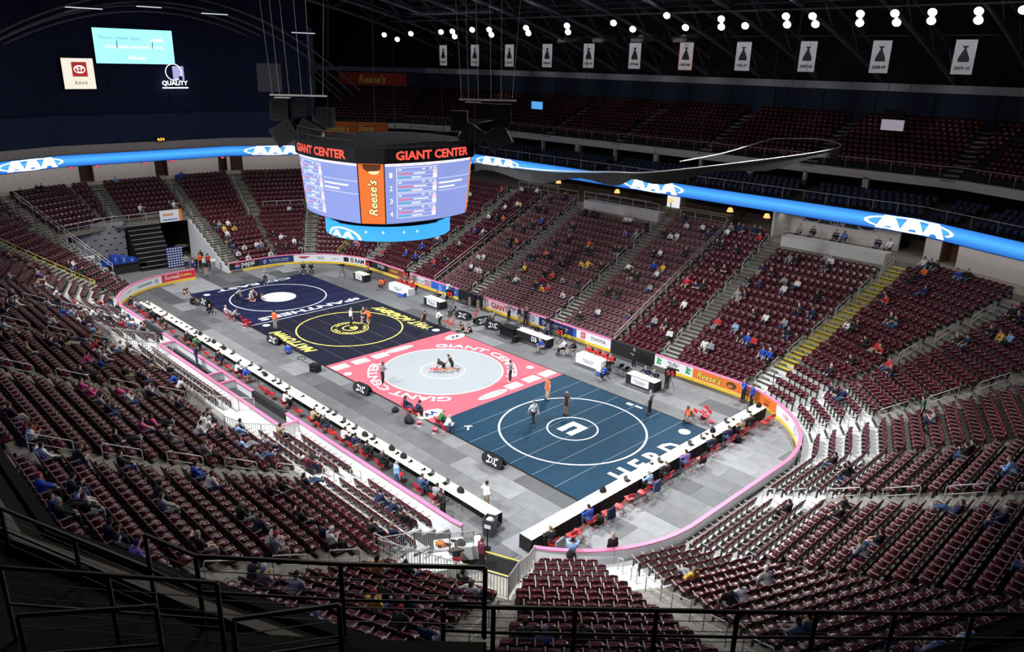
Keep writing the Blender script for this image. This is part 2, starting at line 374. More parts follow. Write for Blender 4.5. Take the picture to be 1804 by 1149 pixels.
# upper deck
UPF = (2, 3, 4, 5, 6); UR = 11
def zup(k): return 14.0+.335*k
for i in UPF:
    m = MB()
    for k in range(UR):
        d0 = 22.4+.84*k; band(m, d0, zup(k), d0+.84, zup(k), [i]); band(m, d0, zup(k)-.335, d0, zup(k), [i])
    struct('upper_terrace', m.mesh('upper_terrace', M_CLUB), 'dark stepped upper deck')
m = MB(); band(m, 31.7, 17.3, 31.7, 20.3, UPF); struct('wall_upper', m.mesh('wall_upper', mat('slate_wall', (.022, .03, .058), .9, noise=.1, nscale=1)), 'dark slate wall behind the upper deck')
for k in range(12):
    c = pt(4, 25-5.2*k, 31.66); m = MB(); m.box((c[0], c[1], 18.9), (.06, .06, 2.8)); struct('trim_2', m.mesh('trim_2', M_BLACK))
m = MB(); band(m, 31.4, 20.25, 31.4, 20.95, (3, 4, 5)); band(m, 31.4, 20.25, 31.8, 20.25, (3, 4, 5)); band(m, 31.4, 20.95, 31.8, 20.95, (3, 4, 5)); struct('beam', m.mesh('beam', mat('grey_beam', (.42, .41, .44), .7)), 'pale beam where the roof trusses land')
m = MB(); band(m, 31.9, 20.9, 31.9, 31, (1, 2, 3, 4, 5, 6)); struct('wall_clerestory', m.mesh('wall_clerestory', mat('roof_black', (.006, .006, .008), .95)), 'black wall above the pale roof beam')
# roof
def zroof(y): return 30.0-8.9*(abs(y)/45)**1.9
m = MB(); ys = np.linspace(-50, 50, 25)
for a, b in zip(ys[:-1], ys[1:]): m.quad((-75, a, zroof(a)+3.2), (75, a, zroof(a)+3.2), (75, b, zroof(b)+3.2), (-75, b, zroof(b)+3.2))
struct('ceiling', m.mesh('ceiling', mat('roof_deck', (.012, .013, .017), .9)), 'black arched roof deck')
# ---------------------------------------------------------------- aisles
# ('k', facet, row0, row1): along the corner ray after facet; ('u', facet, u, row0, row1): straight up a facet
AISLES = [('k', 1, 0, 18, 'corner aisle by the curved boards', 0), ('k', 3, 0, 18, 'yellow aisle', 1), ('k', 2, 8, 18, 'upper corner aisle', 0),
          ('k', 14, 0, 18, 'bright stair above the near boards', 0), ('k', 13, 8, 18, 'stair above the exit tunnel', 0), ('k', 12, 7, 18, 'aisle left of the exit tunnel', 0),
          ('u', 0, .3, 0, 18, 'aisle in the right end stand', 0), ('u', 4, -16.2, 0, 18, 'far aisle beside the black boards', 0), ('u', 4, -4.8, 0, 18, 'far aisle by the navy board', 0),
          ('u', 4, 6.2, 0, 18, 'far aisle by the black gate', 0), ('u', 4, 16.5, 0, 18, 'far aisle behind the scoreboard', 0), ('k', 4, 0, 18, 'far corner aisle', 0),
          ('k', 6, 0, 18, 'end stair with the white rail', 0), ('k', 7, 9, 18, 'end upper aisle by the third doorway', 0), ('u', 8, -1.3, 0, 18, 'end aisle beside the white sloping wall', 0),
          ('u', 8, 6.7, 11, 18, 'end aisle above the podium backdrop', 0), ('u', 9, -1.7, 0, 18, 'end aisle left of the podium', 0), ('u', 10, -10.9, 2, 18, 'left corner aisle with a yellow rail', 0),
          ('u', 12, 16.1, 0, 18, 'near aisle closest to the exit tunnel', 0), ('u', 12, 4.2, 5, 18, 'near aisle behind the team bench', 0), ('u', 12, -7.4, 5, 18, 'near aisle behind the drape', 0), ('u', 12, -18, 0, 18, 'near aisle at the far left', 0)]
AW = .62
def aisle_frame(a, d):               # centre, outward direction and side direction at distance d
    if a[0] == 'k':
        i = a[1]; c = kink(i, d); o = kink(i, d+1)-c; o = o/np.linalg.norm(o)
    else:
        i = a[1]; c = pt(i, a[2], d); o = NN[i]
    return c, o, np.array((-o[1], o[0]))
for a in AISLES:
    r0, r1, nm, yel = a[-4], a[-3], a[-2], a[-1]
    m = MB()
    for k in range(r0, r1+1):
        z = zrow(k); zb = zrow(k-1) if k else 0; ris = z-zb
        for f, h in ((-.42, ris*.5), ):
            c, o, s = aisle_frame(a, D0+DP*k-.21)
            low = k < 5 and a[1] in (0, 1, 14, 3, 12, 7) and not (yel and k >= 4)
            mi = 1 if yel and 3 < k else (2 if low else 0)
            m.obox((*c, zb+h/2), (*(o*.42), 0), (*(s*2*AW), 0), (0, 0, h), mi)
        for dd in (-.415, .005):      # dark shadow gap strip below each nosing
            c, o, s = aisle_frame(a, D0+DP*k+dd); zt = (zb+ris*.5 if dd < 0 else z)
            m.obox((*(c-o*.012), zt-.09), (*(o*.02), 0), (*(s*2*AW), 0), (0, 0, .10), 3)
        for dd, zt in ((-.47, zb), (-.04, zb+ris*.5)):   # dark strip painted as the shaded gap at the back of each tread
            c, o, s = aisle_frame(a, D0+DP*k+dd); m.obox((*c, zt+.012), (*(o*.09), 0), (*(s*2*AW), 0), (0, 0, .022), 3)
        c, o, s = aisle_frame(a, D0+DP*k+.2)
        m.obox((*c, z+.006), (*(o*.40), 0), (*(s*2*AW), 0), (0, 0, .012), mi)
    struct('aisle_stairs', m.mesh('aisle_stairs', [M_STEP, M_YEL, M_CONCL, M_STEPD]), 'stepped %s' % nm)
ORD = ['lowest', 'second', 'third', 'fourth', 'fifth', 'sixth', 'seventh', 'eighth']
def loop_rail(P0, P1, h, o, r=.024):
    """two-post rail with rounded ends between two floor points"""
    P0, P1 = np.array(P0, float), np.array(P1, float); d = (P1-P0); d2 = d/np.linalg.norm(d)
    t = MB(); up = np.array((0, 0, 1.))
    t.tube([P0, P0+up*(h-.08), P0+up*h+d2*.06, P1+up*h-d2*.06, P1+up*(h-.08), P1], r, 6)
    b = MB(); b.tube([P0+up*h*.55, P1+up*h*.55], r*.8, 6)
    return t, b
for a in AISLES:
    r0, r1, nm = a[-4], a[-3], a[-2]; n = 0; k = r0+.9
    while k < r1-.4:
        ln = 1.75 if k > 4 else .75
        pts = []
        side = .5 if a[1] in (4, 5, 6, 7, 8, 9, 3) else 0
        for kk in (k, k+ln):
            c, o, s = aisle_frame(a, D0+DP*kk); c = c+s*side*.9
            pts.append((c[0], c[1], zrow(int(kk))+.0))
        top, mid = loop_rail(pts[0], pts[1], .92, None)
        t = thing('handrail', '%s steel handrail on the %s' % (ORD[min(n, 7)], nm), 'handrail', pts[0], group='aisle handrails')
        obj('rail', top.mesh('rail', M_STEEL, True), t, True); obj('mid_rail', mid.mesh('mid_rail', M_STEEL, True), t, True)
        n += 1; k += 2.9 if k > 4 else 1.9
# long dividing rails on the far stand and the yellow tape rail
for (i, u, k0, k1, lb, mt) in ((4, -11.4, 0, 18, 'long double steel rail beside the dull mauve seats', M_STEEL), (4, 11.6, 0, 18, 'long double steel rail left of the mauve seats', M_STEEL), (5, 20.6, 0, 8, 'thin pale rail beside the far corner seats', M_YEL), (10, -10.3, 2, 13, 'long dull yellow rail in the left corner', M_YEL), (9, -2.45, 3, 17, 'long steel rail above the podium bay', M_STEEL)):
    t = thing('divider_rail', lb, 'railing', (*pt(i, u, D0+DP*k0), zrow(k0)))
    A = np.array((*pt(i, u, D0+DP*k0), zrow(k0))); B = np.array((*pt(i, u, D0+DP*(k1+.9)), zrow(k1)+.35)); up = np.array((0, 0, 1.))
    m = MB(); m.tube([A+up*.95, B+up*.95], .03); obj('top_rail', m.mesh('top_rail', mt, True), t, True)
    m = MB(); m.tube([A+up*.6, B+up*.6], .025); obj('lower_rail', m.mesh('lower_rail', mt, True), t, True)
    for k in range(k0, k1+1, 2):
        c = pt(i, u, D0+DP*k+.1); m = MB(); m.tube([(*c, zrow(k)), (*c, zrow(k)+.9)], .025); obj('post', m.mesh('post', mt, True), t, True)
# ---------------------------------------------------------------- seats
SW = .525
def section_of(i, x, y):
    if i == 4: return ('by the yellow stairs' if x > 16.2 else 'above the black curtain' if x > 11.4 else 'above the car advert' if x > 4.8 else
                       'behind the announcers' if x > -6.2 else 'above the blue board' if x > -11.6 else 'above the striped board' if x > -16.5 else 'behind the scoreboard')
    if i == 12: return ('beside the exit tunnel' if x > 16.1 else 'behind the pink bench' if x > 4.2 else 'middle near stand' if x > -7.4 else 'behind the black drape' if x > -18 else 'near the left bend')
    if i == 0: return 'right end stand' if y < .3 else 'right end, far half'
    return {1: 'right end, corner side', 2: 'above the right bend', 3: 'past the yellow stairs', 5: 'far corner stand', 6: 'by the white stair',
            7: 'end stand, entrance side', 8: 'above the entrance', 9: 'above the podium', 10: 'left corner stand', 11: 'by the left bend',
            13: 'above the exit tunnel', 14: 'front centre block', 15: 'front block, right side'}[i]
ORDW = 'first second third fourth fifth sixth seventh eighth ninth tenth eleventh twelfth thirteenth fourteenth fifteenth sixteenth seventeenth eighteenth nineteenth twentieth'.split()
TENS = {20: 'twenty', 30: 'thirty', 40: 'forty', 50: 'fifty'}
def ordw(n):
    if n <= 20: return ORDW[n-1]
    return TENS[n//10*10]+'-'+ORDW[n % 10-1] if n % 10 else {30: 'thirtieth', 40: 'fortieth', 50: 'fiftieth'}.get(n, 'last')
SEATS = []                            # (facet,row,seat number,x,y,z,rz,u)
def aisle_gap(i, k, d):
    g = []
    for a in AISLES:
        if not (a[-4] <= k <= a[-3]): continue
        if a[0] == 'u' and a[1] == i: g.append((a[2]-AW-.05, a[2]+AW+.05))
        if a[0] == 'k':
            if a[1] == i: b = ulim(i, d)[1]; g.append((b-AW-.1, b+9))
            if (a[1]+1) % 16 == i: b = ulim(i, d)[0]; g.append((b-9, b+AW+.1))
    if i == 4: g += [(-11.55, -11.25), (11.45, 11.75)]
    if i == 4 and k >= 17: g += [(-4.5, 5.8), (-26.5, -16.4)]
    if i == 3 and k >= 18: g += [(-15.2, -12)]
    if i == 12 and k < 6: g += [(-11.4, -8.0), (4.6, 9.8)]
    if i == 12 and k < 2: g += [(-11, 8.9)]
    if i in (8, 9) and 11 <= k < 12: g += [(-2, 4)] if i == 8 else []
    return g
for i in range(16):
    for k in range(NR):
        c = cut(i, k)
        if c is None: continue
        d = D0+DP*k+.55
        a, b = ulim(i, d); a, b = max(a, c[0]), min(b, c[1])
        if c[0] == ulim(i, D0+DP*k)[0]: a = ulim(i, d)[0]
        if c[1] == ulim(i, D0+DP*k)[1]: b = ulim(i, d)[1]
        segs = [(a+.12, b-.12)]
        for g0, g1 in aisle_gap(i, k, d):
            ns = []
            for s0, s1 in segs:
                if g1 <= s0 or g0 >= s1: ns.append((s0, s1))
                else:
                    if g0 > s0: ns.append((s0, g0))
                    if g1 < s1: ns.append((g1, s1))
            segs = ns
        for s0, s1 in segs:
            n = int((s1-s0)/SW)
            if n < 1: continue
            off = ((s1-s0)-n*SW)/2
            for j in range(n):
                u = s0+off+(j+.5)*SW; p = pt(i, u, d)
                SEATS.append((i, k, j+1, p[0], p[1], zrow(k), math.radians(22.5*i)+math.pi/2, u))
SA = np.array([(s[3], s[4], s[5]) for s in SEATS])
# one seat: local +Y faces the rink... (rz turns +Y inward)
def dome(mb, ring, ctr, nrm, sc, off, thick):
    """rounded pad: outline ring, raised inner ring, flat back"""
    R = [np.array(p, float) for p in ring]; c = np.array(ctr, float); nv = np.array(nrm, float); n = len(R)
    I = [c+(p-c)*sc+nv*off for p in R]; B = [p-nv*thick for p in R]
    mb.add(R+I+B, [tuple(range(n, 2*n)), tuple(range(2*n, 3*n))[::-1]]+[(i, (i+1) % n, n+(i+1) % n, n+i) for i in range(n)]+[(i, (i+1) % n, 2*n+(i+1) % n, 2*n+i)[::-1] for i in range(n)])
def seat_parts(openp=False):
    bk = MB()                         # backrest: rounded padded shell leaning back
    pr = [(-.245, .40), (-.25, .72), (-.20, .83), (0, .875), (.20, .83), (.25, .72), (.245, .40)]
    dome(bk, [(x, -.175-.24*(z-.4)+.5*x*x, z) for x, z in pr][::-1], (0, -.24, .64), (0, .97, .24), .55, .035, .06)
    pn = MB()
    if openp:
        pr = [(-.235, -.17), (-.24, .15), (-.16, .245), (.16, .245), (.24, .15), (.235, -.17)]
        dome(pn, [(x, y, .445+.16*(y+.17)) for x, y in pr][::-1], (0, .04, .475), (0, -.16, .98), .6, .03, .085)
    else:
        pr = [(-.21, .40), (-.22, .70), (-.15, .78), (.15, .78), (.22, .70), (.21, .40)]
        dome(pn, [(x, -.10-.25*(z-.4), z) for x, z in pr][::-1], (0, -.15, .6), (0, .97, .24), .55, .045, .05)
    ar = MB(); ar.obox((-.262, -.02, .645), (.038, 0, 0), (0, .36, .02), (0, 0, .03))
    lg = MB(); lg.obox((-.262, -.08, .32), (.03, 0, 0), (0, .10, 0), (0, -.03, .62)); lg.obox((-.262, -.12, .012), (.05, 0, 0), (0, .22, 0), (0, 0, .024))
    return bk, pn, ar, lg
def pan_down(s, n): return (n in occ) or s[1] >= 5 or s[0] in (4, 5, 6, 7)
# ---------------------------------------------------------------- people: one skin surface per pose, clothes as shells over it
def unit(v): v = np.array(v, float); return v/(np.linalg.norm(v)+1e-9)
def ik(a, t, l1, l2, pole):
    a, t, pole = np.array(a, float), np.array(t, float), np.array(pole, float); d = t-a; L = np.linalg.norm(d); L = min(max(L, .05), (l1+l2)*.999); u = unit(d)
    x = (l1*l1-l2*l2+L*L)/(2*L); h = math.sqrt(max(l1*l1-x*x, 0)); p = pole-u*(pole @ u); p = unit(p)
    return a+u*x+p*h, a+u*L
def rotx(v, a): c, s = math.cos(a), math.sin(a); return np.array((v[0], c*v[1]-s*v[2], s*v[1]+c*v[2]))
def rotz(v, a): c, s = math.cos(a), math.sin(a); return np.array((c*v[0]-s*v[1], s*v[0]+c*v[1], v[2]))
def build_body(pose, h):
    """pose: pel, lean(deg forward), tw(ist), head(pitch), hl/hr wrist targets, fl/fr ankle targets, kp knee pole, ep elbow pole"""
    pel = np.array(pose['pel'], float); ln = -math.radians(pose.get('lean', 0)); tw = math.radians(pose.get('tw', 0))
    T = lambda v: pel+rotz(rotx(np.array(v, float), ln), tw)
    waist, chest, neck = T((0, 0, .12)), T((0, .0, .36)), T((0, .0, .50))
    hp = -math.radians(pose.get('lean', 0)*.4+pose.get('head', 5)); hy = tw+math.radians(pose.get('turn', 0))
    HL = lambda v: neck+rotz(rotx(np.array(v, float), hp), hy)
    hc = HL((0, .02, .165))
    side = rotz(np.array((1., 0, 0)), tw)
    P = []   # (kind, data, tag)
    P.append(('ec', T((0, 0, .02)), waist, .112, .105, side, 1.35, 'hip')); P.append(('ec', waist, chest, .105, .118, side, 1.4, 'torso'))
    P.append(('ec', chest, T((0, 0, .44)), .115, .07, side, 1.75, 'torso')); P.append(('c', T((0, 0, .45)), HL((0, .01, .07)), .058, .052, 'neck'))
    P.append(('e', hc, (.076, .094, .118), hp, hy, 'head')); P.append(('c', HL((0, .055, .075)), HL((0, .075, .095)), .042, .035, 'head'))
    P.append(('c', HL((0, .108, .15)), HL((0, .115, .14)), .013, .016, 'head'))
    fing = []
    for sx, hk, fk in ((-1, 'hl', 'fl'), (1, 'hr', 'fr')):
        sh = T((sx*.178, 0, .43)); ep = np.array(pose.get('ep', (sx*.6, -.6, -.5))) if 'ep' not in pose else np.array((sx*pose['ep'][0], pose['ep'][1], pose['ep'][2]))
        el, wr = ik(sh, pose[hk], .28, .25, ep)
        P.append(('c', T((sx*.12, 0, .44)), sh, .062, .062, 'torso')); P.append(('c', sh, el, .056, .043, 'uarm')); P.append(('c', el, wr, .043, .030, 'farm'))
        hd = unit(wr-el); hd = unit(hd+np.array(pose.get('hd', (0, 0, 0)))); pe = wr+hd*.085
        P.append(('c', wr, pe, .030, .036, 'hand'))
        fing.append((pe, hd, sx))
        hip = pel+rotz(np.array((sx*.088, 0, 0)), tw*.5); kp = np.array(pose.get('kp', (0, 1, .35))); kp = np.array((kp[0]*sx, kp[1], kp[2]))
        kn, an = ik(hip, pose[fk], .43, .42, kp)
        P.append(('c', hip, kn, .090, .060, 'thigh')); P.append(('c', kn, (kn+an)/2, .058, .055, 'shin')); P.append(('c', (kn+an)/2, an, .055, .038, 'shin'))
        fd = np.array(pose.get('fd', (0, 1, -.05))); fd = unit(fd)
        P.append(('c', an+np.array((0, 0, -.035))-fd*.04, an+np.array((0, 0, -.04))+fd*.15, .040, .034, 'foot'))
    lo = np.min([np.minimum(p[1], p[2]) if p[0] != 'e' else p[1]-.14 for p in P], axis=0)-.2
    hi = np.max([np.maximum(p[1], p[2]) if p[0] != 'e' else p[1]+.14 for p in P], axis=0)+.2
    n = np.ceil((hi-lo)/h).astype(int)+1
    g = np.stack(np.meshgrid(*[lo[a]+h*np.arange(n[a]) for a in range(3)], indexing='ij'), -1).astype(np.float32)
    kk = .018; acc = np.zeros(g.shape[:3], np.float32)
    def sd(q, p):
        if p[0] == 'e':
            w = q-p[1]; c, s = math.cos(-p[4]), math.sin(-p[4]); x = w[..., 0]*c-w[..., 1]*s; y = w[..., 0]*s+w[..., 1]*c; z = w[..., 2]
            c, s = math.cos(-p[3]), math.sin(-p[3]); y, z = y*c-z*s, y*s+z*c
            rr = p[2]; return (np.sqrt((x/rr[0])**2+(y/rr[1])**2+(z/rr[2])**2)-1)*min(rr)
        a, b = p[1], p[2]; w = q-a; d = b-a; 
        if p[0] == 'ec':
            sd_ = p[5]; ws = w @ sd_; w = w-ws[..., None]*sd_*(1-1/p[6])
        t = np.clip((w @ d)/(d @ d), 0, 1); return np.linalg.norm(w-t[..., None]*d, axis=-1)-(p[3]+(p[4]-p[3])*t)
    for p in P:
        acc += np.exp(np.clip(-sd(g, p)/kk, -40, 40))
    F = -kk*np.log(acc+1e-30)
    ins = F < 0
    # surface nets
    cells = np.zeros(tuple(n-1), np.int8)
    for dx in (0, 1):
        for dy in (0, 1):
            for dz in (0, 1): cells += ins[dx:n[0]-1+dx, dy:n[1]-1+dy, dz:n[2]-1+dz]
    act = np.argwhere((cells > 0) & (cells < 8)); idx = -np.ones(tuple(n-1), np.int64); idx[tuple(act.T)] = np.arange(len(act))
    ps = np.zeros((len(act), 3)); cnt = np.zeros(len(act))
    cor = [(a, b, c) for a in (0, 1) for b in (0, 1) for c in (0, 1)]
    for A in cor:
        for ax in range(3):
            if A[ax]: continue
            B = list(A); B[ax] = 1
            fa = F[act[:, 0]+A[0], act[:, 1]+A[1], act[:, 2]+A[2]]; fb = F[act[:, 0]+B[0], act[:, 1]+B[1], act[:, 2]+B[2]]
            mk = (fa < 0) != (fb < 0); t = np.where(mk, fa/(fa-fb+1e-12), 0)
            q = act+np.array(A); q = q.astype(float); q[:, ax] += t
            ps[mk] += q[mk]; cnt[mk] += 1
    V = lo+h*ps/cnt[:, None]
    fs = []
    for ax in range(3):
        o = [s for s in range(3) if s != ax]
        sl = [slice(1, -1)]*3; sl[ax] = slice(0, -1); s2 = [slice(1, -1)]*3; s2[ax] = slice(1, None)
        a, b = ins[tuple(sl)], ins[tuple(s2)]; e = np.argwhere(a != b); off = np.array([1, 1, 1]); off[ax] = 0; e0 = e+off
        inside_a = a[tuple(e.T)]
        def at(d1, d2):
            q = e0.copy(); q[:, o[0]] -= d1; q[:, o[1]] -= d2; return idx[tuple(q.T)]
        Q = np.stack([at(0, 0), at(1, 0), at(1, 1), at(0, 1)], 1)
        fl = inside_a if ax != 1 else ~inside_a
        Q[~fl] = Q[~fl][:, ::-1]; fs.append(Q)
    Fq = np.concatenate(fs)
    tags = ['hip', 'torso', 'neck', 'head', 'uarm', 'farm', 'hand', 'thigh', 'shin', 'foot']
    D = np.stack([sd(V, p) for p in P], 1); tg = np.array([tags.index(p[-1]) for p in P])[D.argmin(1)]
    fn = np.cross(V[Fq[:, 1]]-V[Fq[:, 0]], V[Fq[:, 2]]-V[Fq[:, 0]]); N = np.zeros_like(V)
    for c in range(4): np.add.at(N, Fq[:, c], fn)
    N /= (np.linalg.norm(N, axis=1, keepdims=True)+1e-9)
    return dict(V=V, F=Fq, N=N, tg=tg, hc=hc, hp=hp, hy=hy, HL=HL, fing=fing, P=P)
TG = {k: i for i, k in enumerate(['hip', 'torso', 'neck', 'head', 'uarm', 'farm', 'hand', 'thigh', 'shin', 'foot'])}
M_SKIN = mat('skin', tint=True, rough=.6)
M_EYE = mat('eye_dark', (.02, .015, .012), .4)
M_LIP = mat('lip', (.28, .09, .08), .5)
def mesh_np(name, V, F, mats, mi=None, smooth=True):
    me = bpy.data.meshes.new(name); me.from_pydata(V.tolist() if hasattr(V, 'tolist') else V, [], F.tolist() if hasattr(F, 'tolist') else F)
    for m in mats: me.materials.append(m)
    if smooth: me.polygons.foreach_set('use_smooth', [True]*len(me.polygons))
    if mi is not None: me.polygons.foreach_set('material_index', mi)
    me.update(); return me
def shell(B, keep, off, name, m):
    fm = keep[B['F']].all(1); F = B['F'][fm]; u, inv = np.unique(F, return_inverse=True)
    return mesh_np(name, B['V'][u]+B['N'][u]*off, inv.reshape(F.shape), [m])
POSES = {
 'sit': dict(pel=(0, -.05, .53), lean=-6, hl=(-.14, .30, .63), hr=(.13, .32, .63), fl=(-.11, .42, .10), fr=(.11, .40, .10), kp=(.2, .6, 1)),
 'sit_lean': dict(pel=(0, -.03, .53), lean=38, head=-14, hl=(-.05, .48, .62), hr=(.05, .48, .62), fl=(-.14, .40, .10), fr=(.14, .38, .10), kp=(.3, .6, 1), ep=(.7, -.2, -.6)),
 'sit_phone': dict(pel=(0, -.05, .53), lean=4, head=18, hl=(-.06, .28, .84), hr=(.06, .28, .84), fl=(-.10, .42, .10), fr=(.12, .44, .10), kp=(.2, .6, 1), ep=(.6, -.3, -.8)),
 'sit_feet_up': dict(pel=(0, .02, .52), lean=-22, hl=(-.12, .20, .62), hr=(.12, .20, .62), fl=(-.10, .78, .52), fr=(.08, .80, .50), kp=(.1, .3, 1), fd=(0, .5, .8)),
 'sit_wide': dict(pel=(0, -.05, .53), lean=-8, head=2, turn=25, hl=(-.62, -.06, .88), hr=(.16, .28, .64), fl=(-.13, .46, .10), fr=(.15, .42, .10), kp=(.4, .6, 1)),
 'table': dict(pel=(0, -.05, .53), lean=16, head=10, hl=(-.16, .42, .79), hr=(.16, .42, .79), fl=(-.12, .36, .10), fr=(.12, .36, .10), kp=(.2, .6, 1), ep=(.8, -.3, -.3)),
 'stand': dict(pel=(0, 0, .95), lean=2, hl=(-.25, .04, .86), hr=(.25, .06, .86), fl=(-.11, 0, .09), fr=(.11, .03, .09)),
 'hips': dict(pel=(0, 0, .95), lean=0, hl=(-.20, .08, 1.04), hr=(.20, .08, 1.04), fl=(-.15, 0, .09), fr=(.14, .02, .09), ep=(1, -.5, .1), hd=(0, .5, -.5)),
 'fold': dict(pel=(0, 0, .95), lean=2, hl=(.06, .22, 1.20), hr=(-.06, .24, 1.17), fl=(-.12, 0, .09), fr=(.12, .03, .09), ep=(.7, .1, -.8)),
 'walk': dict(pel=(0, 0, .93), lean=6, hl=(-.24, .22, .92), hr=(.25, -.16, .88), fl=(-.09, -.26, .12), fr=(.09, .30, .09)),
 'stoop': dict(pel=(0, -.08, .84), lean=48, head=-25, hl=(-.2, .38, .72), hr=(.2, .34, .62), fl=(-.17, -.15, .09), fr=(.17, .18, .09), ep=(.8, -.5, .2)),
 'grapple': dict(pel=(0, -.10, .80), lean=42, head=-20, hl=(-.12, .55, 1.0), hr=(.14, .55, .92), fl=(-.16, -.22, .09), fr=(.17, .12, .09), ep=(.9, -.2, -.5)),
 'board': dict(pel=(0, -.12, .94), lean=14, head=4, hl=(-.2, .34, 1.13), hr=(.2, .34, 1.13), fl=(-.11, -.14, .09), fr=(.11, -.10, .09), ep=(1, -.3, -.3)),
 'photo': dict(pel=(0, 0, .94), lean=8, hl=(-.07, .24, 1.52), hr=(.07, .24, 1.52), fl=(-.12, 0, .09), fr=(.13, .05, .09), ep=(1, .1, -.7)),
 'floor_legs': dict(pel=(0, 0, .10), lean=8, head=4, hl=(-.16, .28, .28), hr=(.16, .30, .28), fl=(-.10, .80, .09), fr=(.12, .78, .09), kp=(.1, .2, 1), fd=(0, .35, .9)),
 'floor_curl': dict(pel=(0, 0, .11), lean=22, head=4, hl=(-.10, .42, .38), hr=(.10, .42, .36), fl=(-.11, .42, .09), fr=(.12, .44, .09), kp=(.3, .2, 1)),
 'all_fours': dict(pel=(0, -.15, .46), lean=82, head=-52, hl=(-.2, .42, .10), hr=(.2, .46, .10), fl=(-.16, -.55, .08), fr=(.16, -.52, .08), kp=(.1, .5, -1), fd=(0, -1, -.1), ep=(.6, -.6, .2), hd=(0, .8, 0)),
 'kneel_over': dict(pel=(0, -.25, .50), lean=30, head=2, hl=(-.22, .28, .55), hr=(.22, .26, .42), fl=(-.18, -.66, .08), fr=(.18, -.62, .08), kp=(.1, .5, -1), fd=(0, -1, -.1), ep=(.9, -.3, .2)),
 'sprawl': dict(pel=(0, 0, .26), lean=72, head=-30, hl=(-.3, .62, .08), hr=(.28, .66, .08), fl=(-.25, -.7, .08), fr=(.22, -.66, .08), kp=(.6, 0, -.6), fd=(0, -1, 0), ep=(1, 0, .2)),
}
_BD = {}
def body_set(pose):
    if pose in _BD: return _BD[pose]
    B = build_body(POSES[pose], .026); tg = B['tg']; V = B['V']
    # skin: body surface, ten fingers, eyes, mouth, ears
    m = MB(); m.v = [tuple(a) for a in V]; m.f = [tuple(int(i) for i in f) for f in B['F']]; m.m = [0]*len(m.f)
    for pe, hd, sx in B['fing']:
        sd_ = unit(np.cross(hd, (0, 0, 1.)) if abs(hd[2]) < .95 else (1, 0, 0)); dn = unit(np.cross(sd_, hd)); dn = dn if dn[2] < 0 else -dn
        for j, L in enumerate((.062, .072, .067, .052)):
            a = pe+sd_*(.027-.018*j)+hd*.018
            m.tube([a, a+hd*L*.5+dn*.008, a+hd*L*.85+dn*.03], [.0095, .009, .0075], 5)
        a = pe-hd*.05-sd_*sx*.03
        m.tube([a, a+hd*.03-sd_*sx*.028, a+hd*.06-sd_*sx*.036], [.011, .010, .008], 5)
    HL = B['HL']
    for sx in (-1, 1):
        c = HL((sx*.031, .104, .178)); m.ell(c, (.011, .008, .007), 6, 4, 1); c = HL((sx*.078, .01, .16)); m.ell(c, (.012, .022, .03), 6, 4, 0)
    m.obox(HL((0, .112, .108)), rotz(np.array((.042, 0, 0)), B['hy']), (0, .012, 0), (0, 0, .009), 2)
    skin = m.mesh('person_'+pose, [M_SKIN, M_EYE, M_LIP], True)
    hv = V-B['neck'] if 'neck' in B else None
    # head-local coordinates for hair
    q = np.array([rotx(rotz(v, -B['hy']), -B['hp']) for v in (V[tg == TG['head']]-B['hc'])]) if (tg == TG['head']).any() else np.zeros((0, 3))
    hair = np.zeros(len(V), bool); ix = np.where(tg == TG['head'])[0]
    hair[ix] = (q[:, 2] > .045) | ((q[:, 1] < .0) & (q[:, 2] > -.075)) | ((abs(q[:, 0]) > .06) & (q[:, 1] < .04) & (q[:, 2] > -.01))
    isin = lambda *t: np.isin(tg, [TG[x] for x in t])
    R = dict(skin=skin,
             long=shell(B, isin('torso', 'uarm', 'farm', 'hip') & ~((tg == TG['hip']) & (V[:, 2] < POSES[pose]['pel'][2]-.02)), .014, 'top_long', M_TINT),
             short=shell(B, isin('torso', 'uarm') | ((tg == TG['hip']) & (V[:, 2] > POSES[pose]['pel'][2]-.02)), .014, 'top_short', M_TINT),
             singlet=shell(B, isin('torso', 'hip') | ((tg == TG['thigh']) & (np.linalg.norm(V-np.array(POSES[pose]['pel']), axis=1) < .30)), .009, 'singlet', M_TINT),
             trousers=shell(B, isin('hip', 'thigh', 'shin'), .011, 'trousers', M_TINT),
             shorts=shell(B, isin('hip', 'thigh'), .014, 'shorts', M_TINT),
             shoeA=shell(B, isin('foot') & (V[:, 0] < 0), .010, 'shoe', M_TINT), shoeB=shell(B, isin('foot') & (V[:, 0] >= 0), .010, 'shoe', M_TINT), hair=shell(B, hair, .012, 'hair', M_TINT))
    _BD[pose] = R; return R
PAL = {'k': ((.013, .013, .015), 'black'), 'n': ((.012, .018, .06), 'navy'), 'b': ((.02, .07, .42), 'blue'), 'w': ((.72, .72, .72), 'white'), 'g': ((.27, .27, .29), 'grey'), 'r': ((.50, .025, .03), 'red'),
       'o': ((.80, .14, .03), 'orange'), 'y': ((.78, .48, .05), 'yellow'), 'p': ((.70, .09, .28), 'pink'), 'm': ((.22, .13, .38), 'purple'), 't': ((.36, .26, .16), 'tan'), 'e': ((.04, .14, .06), 'green'),
       'c': ((.28, .46, .75), 'azure'), 'v': ((.16, .02, .05), 'maroon'), 'd': ((.05, .09, .19), 'denim'), 'h': ((.42, .34, .24), 'khaki')}
SKINS = [(.62, .38, .27), (.55, .33, .23), (.48, .27, .18), (.66, .42, .31), (.20, .10, .06)]
HAIRS = [(.02, .013, .01), (.05, .028, .015), (.10, .055, .025), (.30, .20, .10), (.35, .33, .31), (.012, .012, .013)]
